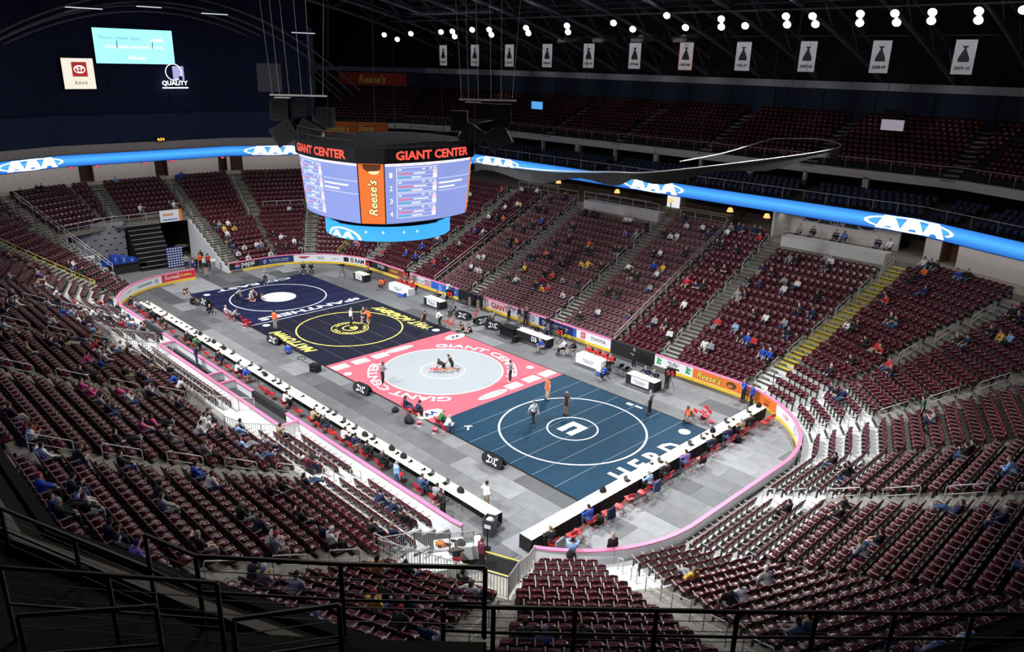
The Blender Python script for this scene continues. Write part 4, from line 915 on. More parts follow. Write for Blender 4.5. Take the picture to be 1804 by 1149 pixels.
BRD = [(S_(22.9), S_(19.05), 'orange advert board with yellow script and chocolate cup', M_ORANGE, {'draw': d_reeses}),
       (S_(19.05), S_(15.62), 'white advert board with green clover marks', None, {'draw': d_bills}), (S_(15.62), S_(11.35), 'black curtained board below the far aisle', None, {'drape': True}),
       (S_(11.35), S_(7.65), 'white car-maker board with red square emblem', None, {'draw': d_toyota}), (S_(7.65), S_(7.32), 'narrow blue board strip beside the navy board', M_BLUEP, {}),
       (S_(7.32), S_(3.3), 'navy hospital advert board on the far side', M_NAVY, {'draw': d_health}), (S_(3.3), S_(.1), 'white board with pale blue shield', None, {'draw': lambda t, fn, L: (disc(t, fn, .9, 0, .18, .24, M_BLUEP, 'shield', .6), lettering(t, fn, 'HIGHMARK', M_KPRINT, -.4, 0, width=1.7))}),
       (S_(.1), S_(-4.0), 'white announcer booth board with red letters', None, {'draw': d_giant}), (S_(-4.0), S_(-7.5), 'black curtained gate in the far boards', None, {'drape': True}),
       (S_(-7.5), S_(-11.8), 'blue advert board with white mark', M_BLUEP, {'draw': d_words(('SL', M_WPRINT, -.6, 0, .6), ('Capital', M_WPRINT, 1.4, 0, .8))}), (S_(-11.8), S_(-15.3), 'red and black striped board with white plate', None, {'draw': d_stripe}),
       (S_(-15.3), S_(-19.1), 'brown and orange board', mat('brown_print', (.22, .07, .03), .5), {'draw': d_words(('HERSHEY', M_YELP, -.8, .05, 1.3), ('bar', M_WPRINT, 1.2, 0, .7))}), (S_(-19.1), S_(-22.7), 'black board with white letters near the far bend', M_KPRINT, {'draw': d_words(('pogo', M_WPRINT, .5, .03, 1.2))}),
       (44.7, 48.6, 'white truck-maker board on the far bend', None, {'draw': d_ram}), (48.6, 53.9, 'white board with small red eagle mark', None, {'draw': lambda t, fn, L: (patch(t, fn, -2.1, -.9, .08, .2, M_RED, 'red_wing'), patch(t, fn, -1.9, -1.2, -.02, .08, M_NAVY, 'navy_wing'), lettering(t, fn, "Let's Get", M_KPRINT, .3, .12, width=.8), lettering(t, fn, 'Started', M_KPRINT, .3, -.06, width=.65), lettering(t, fn, 'AHLTV', M_KPRINT, 2.0, -.05, width=.8))}),
       (53.9, 57.65, 'navy hospital advert board on the end', M_NAVY, {'draw': d_health}), (57.65, 61.2, 'black cola advert board with round globe', M_KPRINT, {'draw': d_pepsi}),
       (64.8, 68.35, 'red burger advert board with white script', M_RED, {'draw': d_red}), (68.35, 72.0, 'white insurance board with pale shield', None, {'draw': lambda t, fn, L: (lettering(t, fn, 'HIGHMARK', M_KPRINT, -.3, 0, width=2.0), disc(t, fn, 1.2, 0, .15, .2, M_BLUEP, 'shield', .6))}),
       (72.0, 75.6, 'white board with small red letters, left bend', None, {'draw': d_words(('CCM', M_RED, .9, 0, .6))}), (75.6, 79.5, 'plain white board on the left bend', None, {}), (79.5, 84.5, 'plain white board behind the table end', None, {}),
       (84.5, 88.4, 'black draped board left of the bench', None, {'drape': True}), (88.4, 96.5, 'white bench board with pink cap, long one', None, {}), (96.5, 103.6, 'white bench board with pink cap beside the black drape', None, {}),
       (103.6, 108.0, 'black draped board right of the bench', None, {'drape': True}), (108.0, 113.5, 'white board with pink cap behind the near tables', None, {}), (113.5, 119.0, 'long white board behind the near tables', None, {}), (119.0, 124.6, 'white board ending at the exit tunnel', None, {}),
       (128.3, 132.0, 'white board right of the exit tunnel', None, {}), (132.0, 136.6, 'white curved board below the front seats', None, {}), (136.6, 141.2, 'white board along the right end', None, {}), (141.2, 145.7, 'pink capped board at the right end', None, {}), (145.7, 150.2, 'pink capped board on the right bend', None, {}),
       (150.2, 152.3, 'white board with faint round logo', None, {'draw': lambda t, fn, L: disc(t, fn, 0, 0, .35, .28, mat('pale_blue_print', (.35, .45, .62), .5), 'round_logo', .75)}), (152.3, 154.5, 'white board with small red letters, right bend', None, {'draw': d_words(('CCM', M_RED, .2, 0, .75))}),
       (154.5, 156.6, 'small orange board on the right bend', M_ORANGE, {'draw': d_dunk}), (156.6, 158.12, 'orange and white board beside two blue shirts', M_ORANGE, {'draw': d_dunk})]
for s0, s1, lb, face, kw in BRD: board(s0+.012, s1-.012, lb, face, **kw)
# team bench behind the near boards: rear boards with pink cap, dividers
def low_wall(a, b, h, label, mt=M_WHITE, cap=M_PINK, th=.1):
    a, b = np.array(a, float), np.array(b, float); t = thing('bench_wall', label, 'barrier', (*((a+b)/2), 0), group='bench walls'); d = b-a; L = np.linalg.norm(d); rz = math.atan2(d[1], d[0]); c = (a+b)/2
    m = MB(); m.box((*c, h/2), (L, th, h), rz); obj('panel', m.mesh('panel', mt), t, True); m = MB(); m.box((*c, h+.03), (L, th+.12, .06), rz); obj('cap', m.mesh('cap', cap), t, True)
low_wall((-10.3, -14.35), (-2.2, -14.35), 1.2, 'rear bench wall with pink cap, long left stretch'); low_wall((-2.2, -14.35), (8.1, -14.35), 1.2, 'rear bench wall with pink cap, stretch by the drape')
for x, lb in ((-10.4, 'first pink capped divider of the bench'), (-2.2, 'pink capped divider beside the standing man'), (-.3, 'pink capped divider of the small box'), (8.1, 'last pink capped divider of the bench')):
    low_wall((x, -14.3), (x, -13.15), 1.15, lb)
m = MB(); m.box((-1.1, -13.72, .56), (18.4, 1.1, .1)); struct('floor_bench', m.mesh('floor_bench', mat('bench_rubber', (.06, .06, .062), .8)), 'dark rubber floor of the team bench')
t = thing('player_bench', 'long dark bench inside the pink capped box', 'bench', (-6.3, -13.9, .61))
m = MB(); m.box((-6.3, -13.95, 1.0), (7.2, .34, .06)); obj('seat', m.mesh('seat', M_BLACK), t, True)
for x in (-9.5, -7.4, -5.2, -3.1): m = MB(); m.box((x, -13.95, .79), (.08, .3, .37)); obj('leg', m.mesh('leg', M_DARKM), t, True)
# ---------------------------------------------------------------- wrestling mats
def mat_fn(ox, oy, dx, dy, z=.056):   # print on the mat: u along (dx,dy), v to its left
    return lambda u, v, h=0: (ox+dx*u-dy*v, oy+dy*u+dx*v, z)
def arc_text(t, cx, cy, R, txt, amid, span, hgt, mt, z=.056, name='lettering'):
    v, f = text2d(txt, 0, .02); lo, hi = v.min(0), v.max(0); m = MB(); q = (v-lo)/(hi-lo)
    vs = []
    for a, b in q: th = amid+span*(.5-a); r = R+b*hgt; vs.append((cx+r*math.cos(th), cy+r*math.sin(th), z))
    m.add(vs, f); return obj(name, m.mesh(name, mt), t, True)
def ring(t, cx, cy, r0, r1, mt, name='ring', z=.054, n=64):
    m = MB()
    for k in range(n):
        a, b = 2*math.pi*k/n, 2*math.pi*(k+1)/n; p = [(cx+r*math.cos(q), cy+r*math.sin(q), z) for r, q in ((r1, a), (r1, b), (r0, b), (r0, a))]
        if r0: m.quad(*p)
        else: m.add(p[:3][:2]+[(cx, cy, z)], [(0, 1, 2)])
    return obj(name, m.mesh(name, mt), t, True)
MY0, MY1 = -5.8, 6.5
def wmat(x0, x1, colr, label, along_y=True, strips=7, name='wrestling_mat', tape=None):
    t = thing(name, label, 'wrestling mat', ((x0+x1)/2, .35, .02))
    mt = mat('mat_'+label.split()[0], colr, .65, noise=.10, nscale=1.5, bump=.05, spec=.15)
    for k in range(strips):
        m = MB()
        if along_y: w_ = (x1-x0)/strips; m.box((x0+w_*(k+.5), (MY0+MY1)/2, .035), (w_-.02, MY1-MY0, .03))
        else: w_ = (MY1-MY0)/strips; m.box(((x0+x1)/2, MY0+w_*(k+.5), .035), (x1-x0, w_-.02, .03))
        obj('mat_strip', m.mesh('mat_strip', mt), t, True)
        if tape and k:
            m = MB()
            if along_y: m.box((x0+w_*k, (MY0+MY1)/2, .052), (.035, MY1-MY0, .004))
            else: m.box(((x0+x1)/2, MY0+w_*k, .052), (x1-x0, .035, .004))
            obj('seam_tape', m.mesh('seam_tape', tape), t, True)
    for y in (MY0-.05, MY1+.05): m = MB(); m.box(((x0+x1)/2, y, .03), (x1-x0, .1, .035)); obj('edge', m.mesh('edge', M_BLACK), t, True)
    return t
M_TAPEG = mat('grey_seam', (.07, .075, .10), .6); M_TAPEL = mat('pale_seam', (.16, .21, .24), .6)
m1 = wmat(-25.4, -13.0, (.008, .010, .040), 'navy mat with white ring and solid white centre disc', True, 7, tape=M_TAPEG)
ring(m1, -19.25, .2, 4.4, 4.52, M_WPRINT); ring(m1, -19.25, .2, 0, 1.62, M_WPRINT, 'centre_disc')
m = MB(); put_text(m, 'PANTHERS', mat_fn(-14.0, .3, 0, -1), width=9.6, height=.85, bold=.03); obj('lettering', m.mesh('lettering', M_WPRINT), m1, True)
m = MB(); put_text(m, 'CD EAST', mat_fn(-24.75, .5, 0, -1), width=8.0, height=.75, bold=.03); obj('lettering', m.mesh('lettering', M_WPRINT), m1, True)
for x, y in ((-24.2, -4.7), (-14.0, 5.5)): ring(m1, x, y, 0, .32, M_WPRINT, 'corner_dot', n=20)
m = MB(); m.box((-13.02, .35, .055), (.07, 12.3, .004)); obj('seam_tape', m.mesh('seam_tape', M_WPRINT), m1, True)
m2 = wmat(-13.0, -.9, (.007, .007, .018), 'black mat with yellow ring and yellow lettering', False, 7, tape=M_TAPEG)
ring(m2, -7.1, .35, 4.42, 4.54, M_YELP); ring(m2, -7.1, .35, 1.52, 1.6, M_YELP)
arc_text(m2, -7.1, .35, 1.12, 'MAT TOWN USA', math.radians(-20), 3.4, .3, M_YELP); arc_text(m2, -7.1, .35, 1.12, 'ACADEMY', math.radians(160), 2.0, .3, M_YELP)
ring(m2, -7.1, .35, .55, .68, M_YELP, 'emblem'); ring(m2, -7.0, .6, 0, .3, M_YELP, 'emblem_head', n=12)
for txt, y, x0, x1 in (('MAT ACADEMY', 5.45, -10.7, -2.7), ('MATTOWN', -5.0, -10.4, -4.2)):
    m = MB(); put_text(m, txt, mat_fn((x0+x1)/2, y, -1, 0), width=x1-x0, height=1.0, shear=.3, bold=.04); obj('lettering', m.mesh('lettering', M_YELP), m2, True)
ring(m2, -1.9, 5.6, 0, .34, M_WPRINT, 'corner_dot', n=20); ring(m2, -12.3, -4.7, 0, .32, M_WPRINT, 'corner_dot', n=20)
m3 = wmat(-.9, 12.0, (.60, .10, .13), 'red mat with pale grey circle and white lettering', True, 1)
C3 = (5.5, .3); ring(m3, *C3, 0, 4.5, mat('pale_mat_print', (.31, .33, .34), .5), 'grey_circle', .053, 72); ring(m3, *C3, 4.46, 4.56, M_WPRINT, 'ring', .055, 72); ring(m3, *C3, 1.62, 1.7, M_WPRINT, 'centre_ring', .055)
arc_text(m3, *C3, 4.84, 'GIANT CENTER', math.radians(90), 2.0, .75, M_WPRINT); arc_text(m3, *C3, 4.84, 'GIANT CENTER', math.radians(270), 2.0, .75, M_WPRINT)
dv = (.70, .71)
m = MB(); put_text(m, 'GIANT', mat_fn(C3[0]-.15, C3[1]+.15, *dv), width=2.0, height=.5, bold=.04); obj('lettering', m.mesh('lettering', M_RED), m3, True)
m = MB(); put_text(m, 'CENTER', mat_fn(C3[0]+.28, C3[1]-.35, *dv), width=1.9, height=.35); obj('lettering', m.mesh('lettering', M_KPRINT), m3, True)
fm = lambda x, y, dx=.70, dy=.71, z=.056: mat_fn(x, y, dx, dy, z)
for x, y in ((.45, 5.75), (10.8, -5.15)):
    f = fm(x, y, -.2, 1) if False else mat_fn(x, y, 0, 1); disc(m3, f, 0, 0, 1.0, .55, mat('cream_print', (.78, .74, .56), .5), 'logo_oval'); disc(m3, mat_fn(x, y, 0, 1, .060), 0, 0, .95, .5, M_WPRINT, 'logo_rim', .9)
    m = MB(); put_text(m, 'AA', mat_fn(x, y, 0, 1, .062), width=1.0, height=.55, shear=.2, bold=.05); obj('logo_letters', m.mesh('logo_letters', M_NAVY), m3, True)
for x, y in ((11.1, 5.75), (11.05, 4.1), (11.1, 2.25), (0, -5.1), (0, -3.3), (0, -1.5)): patch(m3, mat_fn(x, y, 0, 1), -.65, .65, -.42, .42, M_WPRINT, 'sponsor_panel', 1)
for x, y, a in ((11.25, .1, 1), (-.2, .5, 1)):
    disc(m3, mat_fn(x, y, 0, 1), 0, 0, 1.35, .36, M_WPRINT, 'sponsor_oval'); m = MB(); put_text(m, 'RESILITE', mat_fn(x, y, 0, 1, .061), width=2.0, height=.3); obj('lettering', m.mesh('lettering', M_KPRINT), m3, True)
for x, y in ((9.4, 5.65), (1.5, -5.4)): ring(m3, x, y, 0, .3, M_WPRINT, 'corner_dot', n=20)
m4 = wmat(12.0, 24.3, (.005, .034, .066), 'teal blue mat with white ring and block letter', True, 7, tape=M_TAPEL)
ring(m4, 18.45, .3, 4.62, 4.74, M_WPRINT); ring(m4, 18.45, .3, 1.56, 1.66, M_WPRINT, 'centre_ring')
pl = [(-.8, -.64), (.8, -.64), (.8, -.15), (.34, -.15), (.34, -.2), (-.34, -.2), (-.34, .2), (.34, .2), (.34, .15), (.8, .15), (.8, .64), (-.8, .64)]
f = mat_fn(18.45, .3, 0, -1); m = MB(); m.add([f(a, b) for a, b in pl], [(0, 1, 4, 5), (1, 2, 3, 4), (0, 5, 6, 11), (6, 7, 10, 11), (7, 8, 9, 10)]); obj('block_letter', m.mesh('block_letter', M_WPRINT), m4, True)
m = MB(); put_text(m, 'H E R D', mat_fn(24.3, .5, 0, 1), width=6.0, height=1.5, bold=.03); obj('lettering', m.mesh('lettering', M_WPRINT), m4, True)
ring(m4, 23.5, 5.3, 0, .38, M_WPRINT, 'corner_dot', n=20)
m = MB(); put_text(m, 'T', mat_fn(14.0, -4.6, .7, .7), height=.6, bold=.02); obj('mark', m.mesh('mark', M_WPRINT), m4, True)
patch(m4, mat_fn(18.9, 6.0, 1, 0), -.55, -.05, -.12, .2, M_WPRINT, 'mark', 1); patch(m4, mat_fn(18.9, 6.0, 1, 0), .1, .7, 0, .2, M_WPRINT, 'mark', 1)
m = MB(); m.box((24.45, .35, .03), (.1, 12.3, .035)); obj('edge', m.mesh('edge', M_BLACK), m4, True)
# ---------------------------------------------------------------- furniture
def copies(root_parts, name, label, cat, loc, rz, group, colors=None):
    t = thing(name, label, cat, loc, rz, group)
    for nm, me, *c in root_parts: obj(nm, me, t, color=c[0] if c else None)
    return t
# folding chair, faces +Y
def chair_parts(mt, mtf):
    a = MB(); a.obox((0, .02, .445), (.40, 0, 0), (0, .40, .02), (0, 0, .03)); a.obox((0, .215, .44), (.36, 0, 0), (0, .03, 0), (0, 0, .05))
    b = MB(); pr = [(-.19, .60), (-.205, .80), (-.16, .84), (.16, .84), (.205, .80), (.19, .60)]
    F = [(x, -.215-.12*(z-.6)-.25*(.04-x*x), z) for x, z in pr]; B_ = [(x, y-.022, z) for x, y, z in F]; n = 6
    b.add(F+B_, [tuple(range(n)), tuple(range(n, 2*n))[::-1]]+[(i, (i+1) % n, n+(i+1) % n, n+i) for i in range(n)])
    out = [('seat', a.mesh('seat', mt)), ('backrest', b.mesh('backrest', mt))]
    for sx in (-1, 1):
        f = MB(); f.tube([(sx*.215, .27, 0), (sx*.21, -.05, .44), (sx*.205, -.24, .82)], .013, 5); out.append(('front_leg', f.mesh('front_leg', mtf)))
        f = MB(); f.tube([(sx*.19, -.28, 0), (sx*.19, .08, .44)], .013, 5); out.append(('rear_leg', f.mesh('rear_leg', mtf)))
    f = MB(); f.tube([(-.21, .20, .10), (.21, .20, .10)], .010, 5); f2 = MB(); f2.tube([(-.19, -.22, .08), (.19, -.22, .08)], .010, 5)
    return out+[('stretcher', f.mesh('stretcher', mtf)), ('stretcher', f2.mesh('stretcher', mtf))]
M_REDM = mat('red_enamel', (.55, .02, .025), .4, noise=.1, nscale=6)
RED_CH = chair_parts(M_REDM, M_REDM); BLK_CH = chair_parts(M_BLACK, M_DARKM)
def chair(x, y, face, label, parts=RED_CH, z=.02, group='red folding chairs'):
    return copies(parts, 'folding_chair', label, 'chair', (x, y, z), face, group)
def face(dx, dy): return math.atan2(-dx, dy)          # rotation that turns +Y to (dx,dy)
# tables
M_TTOP = mat('pale_table_top', (.92, .86, .68), .5, noise=.06, nscale=4); M_CLOTHW = mat('white_cloth', (.85, .85, .85), .8)
def table_parts(L, W_, top, front, back, H=.75):
    t = MB(); t.box((0, 0, H-.02), (L-.02, W_, .04)); out = [('tabletop', t.mesh('tabletop', top))]
    for nm, y, mt in (('front_skirt', W_/2+.012, front), ('rear_skirt', -W_/2-.012, back)):
        if mt is None: continue
        m = MB(); n = 12; P = [(-L/2+L*k/n, y+(.02 if k % 2 else 0)*np.sign(y)) for k in range(n+1)]
        for (a, b), (c, d) in zip(P[:-1], P[1:]): m.quad((a, b, .03), (c, d, .03), (c, d, H-.01), (a, b, H-.01)); m.quad((a, b-.012*np.sign(y), H-.01), (c, d-.012*np.sign(y), H-.01), (c, d-.012*np.sign(y), .03), (a, b-.012*np.sign(y), .03))
        out.append((nm, m.mesh(nm, mt)))
    for sx in (-1, 1):
        for sy in (-1, 1):
            m = MB(); m.tube([(sx*(L/2-.2), sy*(W_/2-.08), 0), (sx*(L/2-.2), sy*(W_/2-.08), H-.04)], .016, 5); out.append(('leg', m.mesh('leg', M_DARKM)))
    return out
TN = table_parts(2.45, .76, M_TTOP, M_BLACKC, None); TE = table_parts(2.45, .78, M_TTOP, mat('sky_cloth', (.18, .42, .75), .8), M_BLACKC)
for k in range(19):
    copies(TN, 'folding_table', '%s pale table of the long near row, counted from the left bend' % ordw(k+1), 'table', (-23.4+2.46*k+1.1, -10.78, .02), 0, 'tables of the near row')
for k in range(9):
    copies(TE, 'folding_table', '%s pale table of the end row, counted from the tunnel' % ordw(k+1), 'table', (25.5, -9.8+2.47*k, .02), math.pi/2, 'tables of the end row')
m = MB(); m.box((25.5, -11.05, .38), (.8, .03, .72)); o = obj('table_skirt', m.mesh('table_skirt', M_BLACKC)); tag(o, 'black cloth closing the near end of the end table row', 'cloth')
# things lying on the tables
def laptop_parts():
    a = MB(); a.box((0, 0, .012), (.33, .23, .022)); b = MB(); b.obox((0, .165, .125), (.33, 0, 0), (0, .07, .215), (0, .008, -.003)); c = MB(); c.obox((0, .157, .127), (.29, 0, 0), (0, .058, .18), (0, .004, -.0015))
    return [('base', a.mesh('base', M_BLACK)), ('lid', b.mesh('lid', M_BLACK)), ('screen', c.mesh('screen', mat('laptop_glow', (.25, .33, .42), .3, emit=.25)))]
def bag_parts():
    a = MB(); a.lathe([(.05, 0), (.19, .02), (.21, .1), (.19, .2), (.12, .27), (.03, .28)], n=10); a.v = [(x*1.1, y*.75, z) for x, y, z in a.v]
    b = MB(); b.tube([(-.1, 0, .26), (-.06, 0, .34), (.06, 0, .34), (.1, 0, .26)], .012, 5)
    c = MB(); c.ell((0, -.15, .1), (.11, .05, .08), 8, 5)
    return [('body', a.mesh('body', M_BLACKC, True)), ('handle', b.mesh('handle', M_BLACK)), ('pocket', c.mesh('pocket', M_BLACK, True))]
def camera_parts():
    a = MB(); a.box((0, 0, .06), (.14, .08, .10)); a.box((0, 0, .12), (.06, .06, .03)); b = MB(); b.tube([(0, .04, .06), (0, .11, .06), (0, .19, .06)], [.035, .035, .045], 10)
    return [('body', a.mesh('body', M_BLACK)), ('lens', b.mesh('lens', M_DARKM, True))]
def bottle_parts(c):
    a = MB(); a.lathe([(.03, 0), (.034, .01), (.034, .14), (.014, .18), (.013, .2)], n=8); b = MB(); b.lathe([(.016, .198), (.016, .222)], n=8)
    return [('body', a.mesh('body', mat('bottle_plastic', (.55, .62, .68), .15, alpha=.6), True)), ('cap', b.mesh('cap', c))]
def paper_parts():
    a = MB(); 
    for k in range(3): a.box((.01*k, -.012*k, .003+.004*k), (.215, .28, .003), .12*k)
    return [('sheet', a.mesh('sheet', M_WHITE))]
KIT = {'laptop': (laptop_parts(), 'open black laptop', 'laptop'), 'camera_bag': (bag_parts(), 'rounded black bag', 'bag'), 'camera': (camera_parts(), 'black camera', 'camera'), 'water_bottle': (bottle_parts(M_BLUEP), 'water bottle with blue cap', 'bottle'), 'paper_stack': (paper_parts(), 'loose white papers', 'papers')}
def on_table(kind, x, y, rz, where, z=.772):
    p, lb, cat = KIT[kind]; return copies(p, kind, '%s %s' % (lb, where), cat, (x, y, z), rz, None)
SPOT = ['by the left end', 'left of its middle', 'right of its middle', 'by the right end']
kinds = ['laptop', 'camera_bag', 'camera', 'laptop', 'paper_stack', 'water_bottle', 'laptop', 'camera']
for k in range(19):
    for q in range(4):
        if random.random() < .3 or (k == 18): continue
        kd = random.choice(kinds); on_table(kd, -22.3+2.46*k-.9+.6*q, -10.78+random.uniform(-.12, .14), math.pi+random.uniform(-.4, .4) if kd != 'laptop' else random.uniform(-.2, .2), 'on the %s near table, %s' % (ordw(k+1), SPOT[q]))
for k in range(9):
    for q in range(4):
        if random.random() < (.35 if k > 3 else .62): continue
        kd = random.choice(kinds); on_table(kd, 25.48+random.uniform(-.14, .14), -9.8+2.47*k-.9+.6*q, math.pi/2+random.uniform(-.2, .2), 'on the %s end table, %s' % (ordw(k+1), SPOT[q]))
# ---------------------------------------------------------------- people and chairs at the tables
NEAR = [(-24.2, 'k', 'at the bend end'), (-22.9, 'g', ''), (-19.3, 'k', ''), (-16.8, 'k', ''), (-11.9, 'k', ''), (-10.2, 'e', ''), (-6.2, 'k', ''), (-3.0, 'w', ''), (-1.8, 'b', ''), (3.9, 'w', ''), (7.4, 't', ''), (8.5, 'k', ''), (10.9, 'w', ''), (11.95, 'n', ''), (13.2, 'k', ''), (14.7, 'k', ''), (18.3, 'd', ''), (19.6, 'g', '')]
for n, (x, c, ex) in enumerate(NEAR):
    lg = 'kdkhk'[n % 5]
    person('table', (x, -11.75, .02), random.uniform(-.15, .15), c, lg, 'person in %s top working at the near tables, %s from the left bend' % (PAL[c][1], ordw(n+1)), 'people at the near tables', hair=[None, 'k', None, None][n % 4])
    chair(x, -11.78, random.uniform(-.1, .1), 'red folding chair under the %s person at the near tables' % ordw(n+1))
for n, x in enumerate((-20.9, -14.6, -8.2, -4.6, .9, 2.0, 5.6, 9.7, 16.4)):
    chair(x, -11.72, random.uniform(-.3, .3), 'empty red folding chair behind the near tables, %s from the left bend' % ordw(n+1))
ENDP = [(-10.1, 'k'), (-7.3, 'b'), (-2.3, 'c'), (-.7, 'k'), (1.25, 'm'), (4.05, 'n'), (5.9, 'n'), (7.4, 't'), (8.5, 'k')]
for n, (y, c) in enumerate(ENDP):
    person('table', (26.35, y, .02), math.pi/2+random.uniform(-.15, .15), c, 'kdkkd'[n % 5], 'person in %s top working at the end tables, %s from the tunnel' % (PAL[c][1], ordw(n+1)), 'people at the end tables')
    chair(26.4, y, math.pi/2+random.uniform(-.1, .1), 'red folding chair under the %s person at the end tables' % ordw(n+1))
for n, y in enumerate((-9.0, -8.5, -6.2, -5.2, -4.2, -3.2, 2.3, 9.6, 10.5)):
    chair(26.45+random.uniform(-.1, .2), y, math.pi/2+random.uniform(-.4, .4), 'empty red folding chair behind the end tables, %s from the tunnel' % ordw(n+1))
def jacket(x, y, c, lb, rz):
    m = MB(); n = 10
    P = [(-.27, .86), (-.2, .9), (.2, .9), (.27, .86), (.30, .3), (.1, .24), (-.12, .27), (-.31, .28)]
    F = [(a, -.25-.05*math.sin(k*1.7), z) for k, (a, z) in enumerate(P)]; B_ = [(a*1.05, y_-.09, z-.02) for a, y_, z in F]; k = len(P)
    m.add(F+B_, [tuple(range(k)), tuple(range(k, 2*k))[::-1]]+[(i, (i+1) % k, k+(i+1) % k, k+i) for i in range(k)])
    o = obj('jacket', m.mesh('jacket', M_TINT), color=PAL[c][0], loc=(x, y, .03), rz=rz); tag(o, lb, 'jacket')
jacket(26.5, -6.2, 'n', 'navy jacket hung on an empty chair at the end tables', math.pi/2); jacket(26.45, 2.3, 'k', 'dark coat hung on a chair behind the end tables', math.pi/2); jacket(26.55, -10.1, 'g', 'grey jacket hung on the chair nearest the tunnel', math.pi/2); jacket(26.5, -2.3, 'd', 'denim jacket behind the person in light blue', math.pi/2)
# ---------------------------------------------------------------- pop-up banners
def popup(x, y, rz, label, z=.02):
    t = thing('popup_banner', label, 'banner', (x, y, z), rz, 'black oval pop-up banners'); n = 20
    for s in (-1, 1):
        m = MB(); P = []
        for k in range(n):
            a = 2*math.pi*k/n; u, v = .82*np.sign(math.cos(a))*abs(math.cos(a))**.7, .36*np.sign(math.sin(a))*abs(math.sin(a))**.8+.36; P.append((u, s*(.30-.36*v), v))
        Q = [(a, b+s*.02, c) for a, b, c in P]; m.add(P+Q, [tuple(range(n)), tuple(range(n, 2*n))[::-1]]+[(i, (i+1) % n, n+(i+1) % n, n+i) for i in range(n)]); obj('panel', m.mesh('panel', M_BLACKC), t)
        f = lambda u, v, h=0, s=s: (-s*u, s*(.30-.36*(v+.36)+.027), v+.36)
        m = MB(); put_text(m, 'D3', f, width=.52, height=.36, bold=.015); obj('lettering', m.mesh('lettering', M_WPRINT), t)
        m = MB()
        for a, b in ((-.34, .16), (.34, .16), (-.34, -.16), (.34, -.16)): q = .07; m.add([f(a-q, b-q*.8), f(a+q, b-q*.8), f(a+q, b+q*.8), f(a-q, b+q*.8)], [(0, 1, 2, 3)])
        obj('corner_marks', m.mesh('corner_marks', M_WPRINT), t)
    m = MB()
    for s in (-1, 1): m.tube([(s*.5, -.27, .02), (s*.5, .27, .02)], .01, 4)
    obj('strut', m.mesh('strut', M_DARKM), t)
for x, y, rz, lb in ((-21.3, -6.1, 0, 'black oval pop-up banner beside the navy mat'), (-7.9, -6.25, .1, 'black oval pop-up banner below yellow mat lettering'), (5.0, -6.45, .1, 'black oval pop-up banner beside the red mat'), (18.5, -6.55, .05, 'black oval pop-up banner beside the teal mat'), (-2.8, 9.5, .2, 'black oval pop-up banner among red chairs on the far side'), (1.0, 9.7, .35, 'black oval pop-up banner next to the black road case'), (-.6, 9.75, 1.4, 'black oval pop-up banner seen edge on')): popup(x, y, rz, lb)
# ---------------------------------------------------------------- scorer tables, displays, cases, tripods
def cloth_table(x, y, L, W_, cloth, label, rz=0, draw=None, sign=None):
    t = thing('scorer_table', label, 'table', (x, y, .02), rz, 'scorer tables')
    m = MB(); m.box((0, 0, .735), (L, W_, .03)); obj('tabletop', m.mesh('tabletop', M_TTOP if cloth is M_BLACKC else cloth), t)
    for nm, (dx, dy, sx, sy) in dict(front_cloth=(0, -W_/2, L, .02), side_cloth=(-L/2, 0, .02, W_), side_drop=(L/2, 0, .02, W_)).items():
        m = MB(); m.box((dx, dy, .38), (sx+.01, sy+.01, .70)); obj(nm, m.mesh(nm, cloth), t)
    if sign:
        m = MB(); m.box((0, -W_/2-.025, .42), (L*.62, .01, .56)); obj('front_sign', m.mesh('front_sign', M_WHITE), t)
        f = lambda u, v, h=0: (u, -W_/2-.034, .45+v)
        m = MB(); put_text(m, sign, f, width=L*.42); obj('lettering', m.mesh('lettering', M_NAVY), t); m = MB(); put_text(m, 'wrestling', lambda u, v, h=0: f(u, v-.16), width=L*.3); obj('lettering', m.mesh('lettering', M_KPRINT), t)
    return t
cloth_table(-19.3, 9.75, 1.9, .8, M_BLACKC, 'black scorer table with white sign beside the video tripod', 0, sign='PIAA')
cloth_table(-13.0, 10.2, 3.2, .8, M_CLOTHW, 'white clothed scorer table with four red shirts behind', 0, sign='RESILITE')
cloth_table(-7.3, 9.9, 2.4, .85, M_BLACKC, 'black scorer table with white sign near the blue board', 0, sign='PIAA')
t5 = cloth_table(5.6, 10.0, 3.6, .85, M_BLACKC, 'black clothed table with white logo beside the red mat', 0)
m = MB(); put_text(m, 'D3', lambda u, v, h=0: (u+.4, -.45, .42+v), width=.6, height=.42, bold=.05); obj('lettering', m.mesh('lettering', M_WPRINT), t5)
cloth_table(12.2, 9.6, 2.5, .85, M_CLOTHW, 'white clothed scorer table facing the red mat corner', 0, sign='RESILITE')
cloth_table(17.3, 9.3, 2.5, .85, M_BLACKC, 'black scorer table with white sign beside the teal mat', 0, sign='PennState')
